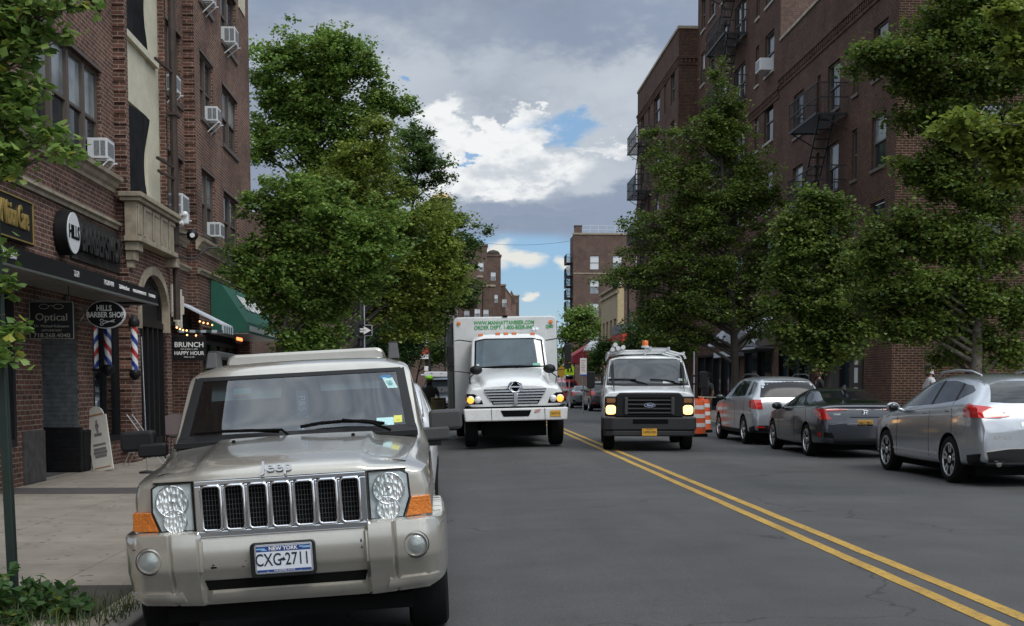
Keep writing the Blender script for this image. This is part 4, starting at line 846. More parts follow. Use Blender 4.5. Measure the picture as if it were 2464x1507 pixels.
def tower(px0, px1, pytop, Y, dep, label, nw=2, mt='brickFar', zb=0):
    a, c = at(px0, pytop, Y), at(px1, pytop, Y); t = thing('brick_tower', (0, 0, 0), label, 'building')
    w_ = c.x-a.x; hs_ = [(w_*(k+.5)/nw-.6+((z*7) % 3-1)*.5, w_*(k+.5)/nw+.5+((z*7) % 3-1)*.5, z, z+1.8) for k in range(nw) for z in range(5, int(a.z)-3, 5)]
    O = Vc((a.x, Y, 0)); ob = OB(O, N_, So); wall(ob, 0, w_, 0, a.z, hs_, .15)
    ob.build('wall', mt, t, fixn=False)
    ob = OB(O, N_, So); ob.face([ob.P(0, 0, 0), ob.P(0, 0, -dep), ob.P(0, a.z, -dep), ob.P(0, a.z, 0)]); ob.face([ob.P(w_, 0, 0), ob.P(w_, 0, -dep), ob.P(w_, a.z, -dep), ob.P(w_, a.z, 0)]); ob.face([ob.P(0, a.z, 0), ob.P(w_, a.z, 0), ob.P(w_, a.z, -dep), ob.P(0, a.z, -dep)]); ob.build('side_wall', mt, t, fixn=False)
    for h in hs_: window(t, O, N_, So, h[0], h[1], h[2], h[3], .12, 1, 'white', 'pane2', 'blind', False)
    co = OB(O, N_, So); co.bx(-.2, w_+.2, a.z, a.z+.4, -dep, .2); co.build('parapet', 'stone' if w_ < 3 else mt, t)
    return t
tower(1086, 1172, 592, 262, 14, 'tall distant brick tower nearest the tree tips', 3)
tower(1150, 1160, 668, 256, 5, 'narrow pier of brick in front of the tall distant tower', 1)
tower(1170, 1205, 617, 285, 14, 'tall distant brick tower with a rounded top, second from the left', 1)
t = thing('roof_tank', at(1187, 612, 290), 'small domed roof tank with a thin antenna on the distant tower', 'tank')
b = MB(); b.lathe([(1.5, -1), (1.5, .3), (1.1, .7), (.3, .95)], (0, 0, 0), 'z', 16); b.build('tank', 'barkd', t); b = MB(); b.bar((-.4, 0, .6), (-1.6, 0, 1.9), .12); b.build('antenna', 'alu', t)
tower(1162, 1190, 690, 258, 8, 'lower distant brick bay in front of the rounded tower', 1)
tower(1203, 1216, 688, 300, 14, 'narrow distant brick building stepping down after the towers', 1)
fb, O, u, n = fblock('brick_building', 'distant orange-red row of brick buildings stepping down to the end of the street', 12.3, 312, 5.6, 72, 18, 25.5, mat('far_orange_brick', (.17, .085, .055), .9, var=.15, vs=.5), rows(3, 70, 4.4, 1.8, (6, 10.5, 15, 19.5), 2.6))
t = thing('gable', at(1231, 712, 345), 'small pointed brick gable on the distant row', 'gable'); b = MB(); b.prism([(-1.0, 0, -2.2), (1.0, 0, -2.2), (1.0, 0, -.6), (.4, 0, .6), (0, 0, 1.5), (-.4, 0, .6), (-1.0, 0, -.6)], (0, 2, 0)); b.build('gable_wall', 'brickFar', t)
tower(1236, 1249, 713, 372, 10, 'last grey-brown distant tower before the sky', 1)
t = tower(1040, 1085, 505, 225, 12, 'distant brick tower with a pointed tan roof above the trees', 2)
p = at(1062, 500, 231); b = MB(); b.lathe([(1.9, -1), (1.9, 1.2), (2.1, 1.25), (2.1, 1.45)], (p.x, p.y, p.z), 'z', 20); b.build('turret', 'brickFar', t); b = MB(); b.lathe([(2.3, 1.45), (1.6, 2.1), (.5, 2.6), (.12, 2.75), (.1, 3.1), (.02, 3.5)], (p.x, p.y, p.z), 'z', 20); b.build('roof', mat('tan_roof', (.42, .28, .12), .7), t, smooth='auto')
# ---------------- trees ----------------
def leafmesh(name, pts, size, mt, parent, spread=.5, seed=1, up=.35, n=None):
    rnd = random.Random(seed); vs = []; fs = []
    for (x, y, z) in pts:
        s = size*rnd.uniform(.6, 1.25)
        a = rnd.uniform(0, 2*pi); tl = rnd.gauss(0, spread)
        d = Vc((cos(a), sin(a), rnd.gauss(-.15, .45))).normalized(); nrm = Vc((rnd.gauss(0, .6), rnd.gauss(0, .6), 1)).normalized()
        w = d.cross(nrm)
        if w.length < .1: continue
        w = w.normalized(); k = d.cross(w)*s*.12
        c = Vc((x, y, z)); q = len(vs)
        vs += [c, c+d*s*.55+w*s*.48+k, c+d*s*1.0+w*s*.16, c+d*s*.82-k*.5, c+d*s*1.0-w*s*.2, c+d*s*.5-w*s*.5+k]
        fs += [(q, q+1, q+2, q+3), (q, q+3, q+4, q+5)]
    me = bpy.data.meshes.new(name); me.from_pydata([tuple(v) for v in vs], [], fs); me.materials.append(K[mt])
    o = bpy.data.objects.new(name, me); COL.objects.link(o); o.parent = parent; return o
def tree(name, base, blobs, label, trunk_r, leafmt, barkmt, size, dens, seed, cat='tree', group=None, limbs=24, lean=(0, 0), droop=0, ginkgo=False, topz=None, clus=.22, per=38, gap=.0, gs=1.0):
    """blobs: (centre, radius xyz). Leaves sit in clusters along branches that grow from the trunk into the blobs."""
    rnd = random.Random(seed); t = thing(name, base, label, cat, group); B = Vc(base)
    zs_ = [c.z+r[2] for c, r in blobs]; tz = topz or max(zs_)-B.z-.3; zlow = min(c.z-r[2] for c, r in blobs)-B.z
    cx = sum(c.x*r[0]**2 for c, r in blobs)/sum(r[0]**2 for c, r in blobs)-B.x; cy = sum(c.y*r[0]**2 for c, r in blobs)/sum(r[0]**2 for c, r in blobs)-B.y
    def tr(k): e = max(0, (k-.25)/.75)**1.3; return Vc((cx*e*.75+.08*tz*.1*sin(k*5+seed), cy*e*.75+.05*tz*.1*cos(k*4+seed), tz*k))
    bk = MB(); K_ = 14; bk.tube([tr(i/K_) for i in range(K_+1)], [trunk_r*(1.35 if i == 0 else 1-.88*(i/K_)**.9) for i in range(K_+1)], 9)
    vol = [r[0]*r[1]*r[2] for c, r in blobs]; tot = sum(v**.72 for v in vol); leaves = []
    for (c, r), v in zip(blobs, vol):
        n = max(5, int(dens*(v**.72)/tot)); c = c-B
        nb_ = max(2, int(limbs*(v**.72)/tot)); tips = []
        for i in range(nb_):
            d = Vc((rnd.gauss(0, 1), rnd.gauss(0, 1), rnd.gauss(.1, .8))).normalized(); rr = rnd.uniform(.55, .95); e = c+Vc((d.x*r[0], d.y*r[1], d.z*r[2]))*rr
            k0 = min(.93, max(.12, (e.z-(.45 if ginkgo else .75)*sqrt((e.x-cx*.5)**2+(e.y-cy*.5)**2))/tz)); k0 = max(k0, max(.1, zlow/tz*.8)); s = tr(k0); mid = s.lerp(e, .5)+Vc((0, 0, (e-s).length*(.10 if not droop else .16)))
            pts = [s, s.lerp(mid, .55)+Vc((rnd.gauss(0, .03), rnd.gauss(0, .03), .0)), mid, mid.lerp(e, .5)+Vc((0, 0, .02)), e]
            r0 = trunk_r*(1-.85*k0)*.5; bk.tube(pts, [r0, r0*.7, r0*.5, r0*.3, r0*.1], 5, cap=False); tips.append(pts)
        for i in range(n):
            if i % 3 == 0 and tips:                     # cluster along a limb
                P_ = rnd.choice(tips); k = rnd.uniform(1.6, 4); q = P_[int(min(k, 3.99))].lerp(P_[int(min(k, 3.99))+1], k % 1)
                q = q+Vc((rnd.gauss(0, r[0]*.12), rnd.gauss(0, r[1]*.12), rnd.gauss(0, r[2]*.10)))
            else:
                d = Vc((rnd.gauss(0, 1), rnd.gauss(0, 1), rnd.gauss(0, 1))).normalized(); rr = rnd.random()**.42*(1+rnd.gauss(0, .13))
                q = c+Vc((d.x*r[0], d.y*r[1], d.z*r[2]))*rr
                if gap and mnoise.noise(Vc((q.x/gs+seed*3.1, q.y/gs*.3, q.z/gs*1.15+seed))) > gap: continue
            cr_ = clus*rnd.uniform(.6, 1.4)
            for j in range(int(per*rnd.uniform(.6, 1.3))):
                leaves.append((q.x+rnd.gauss(0, cr_), q.y+rnd.gauss(0, cr_), q.z+rnd.gauss(0, cr_*.55)-droop*rnd.random()*cr_))
    bk.build('trunk', barkmt, t, smooth=True, fixn=False)
    leafmesh('crown', leaves, size, leafmt, t, seed=seed); return t, len(leaves)
def bl_(Y, lst, dz=.9, dy=None):
    o = []
    for q in lst:
        px, py, rx, ry = q[:4]; yy = Y+(q[4] if len(q) > 4 else 0); c = at(px, py, yy); s = yy/F; o.append((c, (rx*s, (dy or rx*s*dz), ry*s)))
    return o
K['leafA'] = leafmat('leaf_fresh_green', (.060, .125, .022), (.225, .335, .070))
K['leafB'] = leafmat('leaf_yellow_green', (.095, .150, .022), (.270, .330, .060), ny=.12)
K['leafC'] = leafmat('leaf_deep_green', (.035, .080, .022), (.120, .190, .050), ny=.01)
K['leafD'] = leafmat('leaf_dark_right', (.040, .082, .016), (.165, .225, .042), yellow=(.12, .12, .02), ny=.07)
K['leafN'] = leafmat('leaf_near_ginkgo', (.095, .185, .035), (.250, .360, .090), yellow=(.30, .30, .05), ny=.08)
K['leafO'] = leafmat('leaf_bushy', (.022, .060, .018), (.050, .105, .035), ny=.02)
TG = 'street trees'
# nearest left: pale slim trunk, crown over the sidewalk
tree('street_tree', gx := tuple(at(650, 0, 21).xy)+(-.05,), bl_(21.3, [(690, 640, 130, 130), (790, 560, 130, 140), (640, 520, 60, 80), (860, 640, 100, 110), (740, 730, 110, 90), (600, 620, 60, 60), (560, 660, 40, 30, .6), (900, 560, 80, 100), (700, 460, 60, 50), (740, 800, 90, 50), (785, 765, 60, 60), (745, 835, 80, 28), (700, 740, 70, 60)]),
     'leafy ginkgo with a pale slim trunk, its low branches crossing the green awning', .085, 'leafA', 'bark', .068, 1200, 11, limbs=40, clus=.085, per=46, topz=4.6, gap=.22, gs=.55)
tree('street_tree', tuple(at(800, 0, 31).xy)+(-.05,), bl_(31.5, [(870, 390, 90, 80), (830, 480, 120, 90), (950, 520, 110, 90), (1040, 560, 100, 90), (880, 600, 150, 120), (1020, 680, 100, 100), (1090, 590, 60, 60), (900, 320, 50, 50), (770, 500, 80, 80), (985, 730, 60, 60), (1040, 740, 60, 60), (1090, 660, 50, 50), (1000, 800, 60, 30)]),
     'yellow-green tree in the middle of the left-hand row, behind the slim-trunked ginkgo', .13, 'leafB', 'barkd', .08, 1600, 12, limbs=46, clus=.11, per=44, gap=.16, gs=.8)
tree('tall_tree', (at(745, 0, 58).x, 58, -.1), bl_(58, [(770, 130, 130, 80), (700, 170, 100, 90), (850, 180, 90, 80), (660, 260, 80, 90), (760, 260, 110, 80), (880, 250, 70, 70), (690, 350, 90, 70), (640, 400, 50, 60), (830, 330, 70, 50), (960, 245, 55, 28), (880, 390, 90, 60), (800, 440, 100, 50)]),
     'tallest tree, its broad crown rising above the left-hand row with sky showing through its limbs', .34, 'leafA', 'barkd', .15, 1900, 13, limbs=90, clus=.21, per=46, gap=.07, gs=1.7)
tree('street_tree', (-3.6, 84, -.05), bl_(84, [(1000, 340, 60, 50), (1030, 400, 60, 40), (1070, 420, 28, 22), (970, 430, 60, 60), (1060, 520, 60, 50), (1110, 560, 60, 40), (1160, 550, 26, 20), (1080, 620, 70, 60), (1120, 690, 45, 60), (1060, 700, 60, 70), (1010, 600, 70, 80), (1150, 590, 30, 20), (1050, 780, 60, 40)]),
     'dark green tree reaching farthest right over the street from the left side', .26, 'leafC', 'barkd', .18, 1250, 14, limbs=60, clus=.23, per=42, gap=.08, gs=1.9)
tree('street_tree', (-2.9, 50, -.05), bl_(50, [(950, 790, 70, 60), (900, 820, 50, 50), (985, 830, 45, 50), (955, 750, 40, 28), (940, 860, 60, 40)]),
     'low rounded bushy small-leaved tree above the grey car roof rail', .09, 'leafO', 'bark', .085, 800, 15, limbs=16, clus=.16, per=30)
tree('street_tree', (-2.9, 95, -.05), bl_(95, [(1050, 850, 34, 36), (1030, 800, 30, 26), (1075, 840, 24, 30)]), 'small dark tree behind the banner left of the truck', .10, 'leafC', 'barkd', .16, 240, 16, limbs=10, clus=.25, per=26)
# right-hand row
tree('street_tree', (9.85, 43.8, .1), bl_(44.2, [(1735, 180, 26, 45), (1740, 270, 60, 60), (1690, 330, 80, 50), (1780, 350, 80, 50), (1560, 320, 26, 26), (1590, 380, 45, 40), (1640, 430, 90, 60), (1790, 450, 90, 70), (1700, 520, 130, 80), (1570, 560, 70, 50), (1610, 650, 120, 70), (1760, 640, 120, 80), (1500, 660, 50, 28), (1450, 675, 30, 12), (1680, 740, 140, 60), (1520, 610, 36, 22), (1850, 560, 40, 40), (1570, 750, 60, 50), (1620, 820, 80, 36), (1500, 538, 14, 6), (1850, 640, 60, 60), (1840, 760, 70, 60), (1850, 480, 40, 40)], dz=.8),
     'tall cone-shaped ginkgo in the right-hand row, above the white van', .17, 'leafD', 'barkd', .092, 2200, 21, limbs=120, clus=.14, per=42, ginkgo=True, topz=12.6, gap=.27, gs=1.2)
tree('street_tree', (9.9, 32.7, .1), bl_(32.7, [(1950, 500, 50, 50), (2020, 520, 45, 50), (1890, 540, 30, 40), (1960, 600, 90, 60), (2040, 640, 70, 60), (1900, 650, 60, 50), (1990, 720, 110, 60), (1900, 790, 60, 40), (2000, 820, 100, 50), (2090, 780, 60, 40), (1960, 860, 70, 30), (1940, 450, 22, 26), (1870, 720, 50, 50), (2110, 700, 60, 50), (1930, 560, 60, 50)], dz=.8),
     'smaller yellowish ginkgo between the tall cone-shaped one and the big one at the right edge', .12, 'leafD', 'barkd', .10, 1000, 22, limbs=60, clus=.14, per=38, ginkgo=True, gap=.28, gs=.8)
tree('street_tree', (9.85, 23.1, .1), bl_(23.3, [(2330, 60, 150, 70), (2150, 140, 130, 40), (2290, 190, 150, 60), (2420, 130, 90, 100), (2230, 270, 110, 35), (2330, 330, 110, 60), (2430, 330, 80, 80), (2200, 400, 70, 30), (2290, 440, 110, 50), (2400, 470, 90, 60), (2180, 540, 80, 40), (2270, 570, 120, 60), (2400, 600, 100, 70), (2100, 620, 80, 40), (2200, 680, 120, 50), (2330, 720, 90, 50), (2440, 740, 50, 70), (2230, 780, 80, 35), (2430, 850, 45, 40), (2300, 850, 60, 30, .8), (2380, -60, 160, 60), (2120, 570, 60, 36), (2110, 720, 80, 40), (2170, 790, 70, 34), (2350, 810, 70, 40)], dz=.85),
     'big dark ginkgo with a grey trunk at the right edge of the view', .14, 'leafD', 'bark', .08, 2900, 23, limbs=120, clus=.11, per=40, ginkgo=True, topz=8.4, gap=.38, gs=.9)
tree('street_tree', (10.0, 13.6, .1), bl_(14.6, [(2300, 300, 60, 24), (2380, 340, 70, 30), (2450, 400, 70, 40), (2460, 120, 50, 50), (2440, 20, 40, 30), (2500, 300, 60, 80)], dz=.9),
     'ginkgo at the right edge showing only bright yellow-green branch tips', .12, 'leafB', 'bark', .085, 300, 24, limbs=14, clus=.08, per=28, ginkgo=True, topz=4.8)
tree('street_tree', (9.9, 120, .1), bl_(120, [(1400, 760, 36, 22), (1390, 800, 30, 30), (1430, 790, 26, 26), (1370, 800, 18, 22), (1350, 870, 16, 40), (1410, 850, 26, 20)]), 'distant small tree in front of the far brick building on the right', .15, 'leafA', 'barkd', .25, 330, 25, limbs=12, clus=.35, per=26)
tree('street_tree', (9.9, 80, .1), bl_(80, [(1440, 860, 26, 26), (1455, 830, 18, 18), (1430, 885, 20, 18)]), 'small dark bush-like tree beside the red awning', .08, 'leafC', 'barkd', .14, 160, 26, limbs=8, clus=.2, per=26)
tree('street_tree', (9.9, 64, .1), bl_(64, [(1560, 800, 60, 60), (1500, 850, 40, 40), (1600, 860, 60, 40)]), 'dark tree between the street sign and the cone-shaped ginkgo', .12, 'leafC', 'barkd', .14, 420, 28, limbs=14, clus=.2, per=26)
# near ginkgo hanging in from the left
tree('street_tree', (-3.75, 8.9, -.05), bl_(8.6, [(10, 60, 70, 50), (60, 130, 55, 45), (90, 20, 70, 22), (60, 200, 50, 40), (40, 290, 60, 40), (100, 330, 50, 28), (30, 360, 50, 40), (160, 365, 35, 16), (-10, 240, 40, 60), (20, 410, 40, 26), (60, 250, 30, 30), (150, 90, 22, 12), (190, 12, 30, 10), (15, 690, 20, 50), (25, 770, 26, 40), (5, 850, 16, 22), (-20, 600, 30, 40), (-120, 100, 120, 120), (-140, 300, 120, 120), (-60, -60, 160, 60)], dz=.9),
     'ginkgo with big bright leaves hanging in at the top left corner', .09, 'leafN', 'bark', .074, 330, 31, limbs=36, clus=.055, per=17, topz=5.2)
# weeds at the sign post
def weeds():
    rnd = random.Random(5); t = thing('weed_clump', (-2.95, 8.15, -.05), 'leafy green weeds growing around the foot of the dark green post', 'weeds'); vs = []
    st = MB()
    for i in range(95):
        a = rnd.uniform(0, 2*pi); r = rnd.random()**.6; x, y = cos(a)*r*.62-.1, sin(a)*r*.55; h = rnd.uniform(.07, .30)*(1.1-r*.5)
        top = Vc((x+rnd.gauss(0, .06), y+rnd.gauss(0, .06), h)); st.tube([(x, y, 0), tuple(top)], .003, 4, cap=False)
        for j in range(9): k = rnd.uniform(.25, 1.05); vs.append((x+(top.x-x)*k, y+(top.y-y)*k, h*k))
    st.build('stems', 'leafO', t, fixn=False); leafmesh('leaves', vs, .085, 'leafN2', t, seed=4)
    gt = MB()
    for i in range(420):
        x, y = rnd.uniform(.1, .85), rnd.gauss(-.05, .32); a = rnd.uniform(0, 2*pi); h = rnd.uniform(.05, .16)
        d = Vc((cos(a), sin(a), 0)); w = Vc((-sin(a), cos(a), 0))*.004; p = Vc((x, y, 0))
        gt.add([p-w, p+w, p+d*.04+w*.6+Vc((0, 0, h*.7)), p+d*.04-w*.6+Vc((0, 0, h*.7)), p+d*.11+Vc((0, 0, h))], [(0, 1, 2, 3), (3, 2, 4)])
    g_ = gt.build('grass', 'leafG', None, loc=(-2.95, 8.15, -.05), fixn=False); tag(g_, kind='stuff', label='thin grass growing beside the weeds at the kerb', cat='grass')
K['leafN2'] = leafmat('weed_leaf', (.035, .090, .022), (.080, .150, .045), ny=.01); K['leafG'] = leafmat('grass_blade', (.045, .075, .025), (.09, .115, .05), ny=.2)
weeds()
# ---------------- vehicles ----------------
def cage_obj(name, sts, mt, parent, crl={}, crs={}, sub=2):
    """sts: (y, [(x,z)...] from bottom centre round the side to top centre)"""
    bm = bmesh.new(); cl = bm.edges.layers.float.new('crease_edge'); rings = []; k = len(sts[0][1])
    for y, p in sts:
        full = p+[(-x, z) for x, z in p[-2:0:-1]]; rings.append([bm.verts.new((x, y, z)) for x, z in full])
    n = len(rings[0])
    for a, b in zip(rings, rings[1:]):
        for j in range(n): bm.faces.new((a[j], a[(j+1) % n], b[(j+1) % n], b[j]))
    # caps as quad strips between left and right halves
    for rg in (rings[0], rings[-1]):
        for j in range(k-1):
            l0, l1 = rg[-j % n], rg[-(j+1) % n]; r0, r1 = rg[j], rg[j+1]
            vs = [r0, r1, l1, l0]; q = []
            for v in vs:
                if v not in q: q.append(v)
            if len(q) > 2: bm.faces.new(q)
    for i, rg in enumerate(rings):
        if i in crs or (i-len(rings)) in crs:
            c = crs.get(i, crs.get(i-len(rings)))
            for j in range(n):
                e = bm.edges.get((rg[j], rg[(j+1) % n]))
                if e: e[cl] = c
    for j, c in crl.items():
        for jj in {j, (n-j) % n}:
            for a, b in zip(rings, rings[1:]):
                e = bm.edges.get((a[jj], b[jj]))
                if e: e[cl] = c
    bmesh.ops.recalc_face_normals(bm, faces=bm.faces)
    me = bpy.data.meshes.new(name); bm.to_mesh(me); bm.free()
    for q in (mt if isinstance(mt, (list, tuple)) else [mt]): me.materials.append(K[q] if isinstance(q, str) else q)
    o = bpy.data.objects.new(name, me); COL.objects.link(o)
    w = o.modifiers.new('s', 'SUBSURF'); w.levels = w.render_levels = sub
    bake(o); o.data.polygons.foreach_set('use_smooth', [True]*len(o.data.polygons)); o.parent = parent
    return o
def st(y, hw, zb, zbelt, hwt, ze, zt, tuck=.9):
    zm_ = zb+(zbelt-zb)*.5
    return (y, [(0, zb), (hw*tuck*.85, zb), (hw*.97, zb+.05), (hw, zm_), (hw*.99, zbelt-.09), (hw*.965, zbelt), (hwt, ze), (hwt*.72, zt-.02*(zt-ze > .03)), (0, zt)])
def bvh_of(o):
    me = o.data; return BVHTree.FromPolygons([v.co.copy() for v in me.vertices], [tuple(p.vertices) for p in me.polygons])
def boolcut(o, cutters):
    for c in cutters:
        w = o.modifiers.new('b', 'BOOLEAN'); w.operation = 'DIFFERENCE'; w.solver = 'EXACT'; w.object = c
    par = o.parent; o.parent = None; bake(o); o.parent = par
    for c in cutters: bpy.data.objects.remove(c)
    o.data.set_sharp_from_angle(angle=R(35)); return o
def cutter(mb):
    mb.mi = [1]*len(mb.f); c = mb.build('cutter', ['soft', 'soft']); return c
def poly_at(pl, t):
    L_ = [0]
    for a, b in zip(pl, pl[1:]): L_.append(L_[-1]+sqrt((a[0]-b[0])**2+(a[1]-b[1])**2))
    s = t*L_[-1]
    for i in range(len(pl)-1):
        if s <= L_[i+1]+1e-9: k = (s-L_[i])/max(1e-9, L_[i+1]-L_[i]); return (pl[i][0]+(pl[i+1][0]-pl[i][0])*k, pl[i][1]+(pl[i+1][1]-pl[i][1])*k)
    return pl[-1]
def patch(mb, bvh, d, lo, up, off=.004, nu=10, nv=6, th=.012):
    D = {'F': Vc((0, 1, 0)), 'B': Vc((0, -1, 0)), 'R': Vc((-1, 0, 0)), 'L': Vc((1, 0, 0)), 'T': Vc((0, 0, -1))}[d]
    def P(u, v):
        a, b = poly_at(lo, u), poly_at(up, u); c = (a[0]+(b[0]-a[0])*v, a[1]+(b[1]-a[1])*v)
        p = Vc((c[0], 0, c[1])) if d in 'FB' else Vc((c[0], c[1], 0)) if d == 'T' else Vc((0, c[0], c[1]))
        o = p-D*20; h = bvh.ray_cast(o, D)
        if h[0] is None:
            h = bvh.find_nearest(p-D*1.0 if d != 'T' else p+Vc((0, 0, 1)))
        q = h[0]; n = h[1]
        if n.dot(D) > 0: n = -n
        return q+n*off, q-n*th
    g = [[P(i/nu, j/nv) for i in range(nu+1)] for j in range(nv+1)]
    base = len(mb.v)
    for r in g: mb.v += [tuple(c[0]) for c in r]
    w = nu+1
    for j in range(nv):
        for i in range(nu): mb.f.append((base+j*w+i, base+j*w+i+1, base+(j+1)*w+i+1, base+(j+1)*w+i)); mb.mi.append(mb.k)
    rim = [(0, i) for i in range(nu+1)]+[(j, nu) for j in range(1, nv+1)]+[(nv, i) for i in range(nu-1, -1, -1)]+[(j, 0) for j in range(nv-1, 0, -1)]
    b2 = len(mb.v); mb.v += [tuple(g[j][i][1]) for j, i in rim]; n = len(rim)
    for q in range(n):
        j, i = rim[q]; j2, i2 = rim[(q+1) % n]; mb.f.append((base+j*w+i, b2+q, b2+(q+1) % n, base+j2*w+i2)); mb.mi.append(mb.k)
    return mb
K['brake'] = mat('dark_wheel_well', (.01, .01, .011), .8)
K['rim'] = mat('alloy_rim', (.62, .63, .65), .28, metal=.75)
def wheel(parent, x, y, r, w, rr=.62, spokes=5, dbl=True, mt='rim'):
    s = 1 if x > 0 else -1; b = MB(); hw = w/2
    b.lathe([(r*rr, -hw*.8), (r*rr+.01, -hw), (r*.90, -hw*1.0), (r*.975, -hw*.86), (r, -hw*.62), (r, hw*.62), (r*.975, hw*.86), (r*.90, hw), (r*rr+.01, hw), (r*rr, hw*.8)], (0, 0, 0), 'x', 40)
    t = b.build('wheel', 'tyre', parent, smooth='auto', loc=(x, y, r))
    b = MB(); o = s*hw*.82; R0 = r*rr
    b.lathe([(R0, s*hw*.7), (R0+.004, o+s*.012), (R0-.02, o+s*.014), (R0-.03, o-s*.03), (R0-.03, -s*hw*.2)], (0, 0, 0), 'x', 40)
    b.lathe([(.001, o+s*.01), (.05, o+s*.008), (.065, o-s*.012), (.065, o-s*.06)], (0, 0, 0), 'x', 16)
    for k in range(spokes):
        for da in ((-.17, .17) if dbl else (0,)):
            a0 = 2*pi*k/spokes+.3+da*.7; a1 = 2*pi*k/spokes+.3+da*1.25; ww = .020 if dbl else .034
            p, q = Vc((o-s*.005, cos(a0)*.05, sin(a0)*.05)), Vc((o+s*.004, cos(a1)*(R0-.012), sin(a1)*(R0-.012)))
            tt = Vc((0, -sin(a1), cos(a1)))*ww; dx = Vc((s*-.03, 0, 0))
            b.hexa([p-tt+dx, q-tt*1.15+dx, q+tt*1.15+dx, p+tt+dx, p-tt, q-tt*1.15, q+tt*1.15, p+tt])
    b.build('rim', mt, t, smooth='auto')
    b = MB(); b.lathe([(R0-.03, -.01), (R0-.03, .01)], (s*hw*.15, 0, 0), 'x', 24); b.build('brake_disc', 'brake', t)
    return t
def paint(name, c, metal=.55, rough=.32, dirt=.0):
    mt = mat(name, c, rough, metal=metal, coat=1, var=.05, vs=5, dirt=dirt, dirtc=(.10, .09, .075)); return mt
def arch_cut(axles, r, hw, depth=.32):
    cs = []
    for y in axles:
        for s in (-1, 1):
            b = MB(); b.lathe([(r, 0), (r, depth+.3)], ((s*(hw-depth)) if s > 0 else -(hw+.3), y, r*.86), 'x', 40); cs.append(cutter(b))
    return cs
def car(name, label, loc, rz, S_, group=None):
    t = thing(name, loc, label, S_.get('cat', 'car'), group, rz=rz)
    pm = S_['paint']; o = cage_obj('body', S_['sts'], [pm, K['soft']], t, S_.get('crl', {5: .55, 6: .3, 2: .4}), S_.get('crs', {0: .4, -1: .5}), S_.get('sub', 2))
    o.parent = None; bv = bvh_of(o); r, hw = S_['r'], S_['hw']
    boolcut(o, arch_cut(S_['ax'], r+.055, hw)); o.parent = t
    gm = S_.get('glass', 'cglass'); t_bvh = bv
    def pt(nm, d, lo, up, mt, off=.004, nu=10, nv=6, par=t):
        b = MB()
        for q in (('L', 'R') if d == 'S' else (d,)):
            if d == 'S' : patch(b, bv, q, lo, up, off, nu, nv)
            else: patch(b, bv, q, lo, up, off, nu, nv)
        return b.build(nm, mt, par, smooth='auto', fixn=False)
    def side(nm, lo, up, mt, off=.004, nu=10, nv=6):
        for q in 'LR':
            b = MB(); patch(b, bv, q, lo, up, off, nu, nv); b.build(nm, mt, t, smooth='auto', fixn=False)
    for lo, up in S_['win']: side('side_window', lo, up, gm)
    for a, c in zip(S_['win'], S_['win'][1:]):
        if c[0][0][0]-a[0][-1][0] < .2: side('pillar', [a[0][-1], c[0][0]], [a[1][-1], c[1][0]], 'trimb', .005, 2, 6)
    if 'ws' in S_: pt('windshield', 'F', S_['ws'][0], S_['ws'][1], gm, nu=12)
    if 'rw' in S_: pt('rear_window', 'B', S_['rw'][0], S_['rw'][1], S_.get('rgm', gm), nu=12)
    for lo, up, mt in S_.get('sp', []): side('trim', lo, up, mt, .006, 14, 2)
    for d, lo, up, mt, nm in S_.get('pp', []):
        if d == 'S': side(nm, lo, up, mt, .006)
        elif d in 'FB' and lo[0][0]*lo[-1][0] > 0:      # mirrored pair
            for k in (1, -1): b = MB(); patch(b, bv, d, [(k*x, z) for x, z in lo], [(k*x, z) for x, z in up], .016, 14, 8, .03); b.build(nm, mt, t, smooth='auto', fixn=False)
        else: pt(nm, d, lo, up, mt, .007, 14, 4)
    for y0, z0, y1, z1 in S_.get('seams', []):
        w = .006; lo = [(y0-w, z0), (y0+w, z0)]; up = [(y1-w, z1), (y1+w, z1)]; side('door_seam', lo, up, 'soft', .0015, 1, 8)
    for y, z in S_.get('handles', []):
        for s in (-1, 1):
            h = bv.ray_cast(Vc((s*9, y, z)), Vc((-s, 0, 0))); b = MB(); b.rbox(0, .19, 0, .03, -.016, .016, .014)
            b.build('handle', S_.get('hmt', pm), t, smooth='auto', loc=(h[0].x if h[0] else s*hw, y, z)).rotation_euler = (0, 0, R(90))
    b = MB(); b.box(-hw*.80, hw*.80, S_['ax'][0]-.55, S_['ax'][1]+.62, .15, .34); b.build('underbody_shade_box', 'soft', t)  # black box added low under the car to deepen its shadow
    for i, y in enumerate(S_['ax']):
        for s in (-1, 1): wheel(t, s*(hw-S_.get('tw', .225)/2-.012), y, r, S_.get('tw', .225), S_.get('rr', .66), S_.get('spk', 5), S_.get('dbl', True))
    if 'mir' in S_:
        y, z, mm = S_['mir']
        for s in (-1, 1):
            b = MB(); b.ball((s*(hw+.10), y, z), .11, 14, (1.05, .55, .75)); b.bar((s*(hw-.08), y+.03, z-.05), (s*(hw+.05), y+.01, z-.03), .05); mo = b.build('mirror', mm, t, smooth=True)
            b = MB(); b.ball((s*(hw+.10), y+.03, z), .093, 12, (1, .42, .7)); b.build('mirror_glass', 'cglass', mo, smooth=True)
    return t, bv
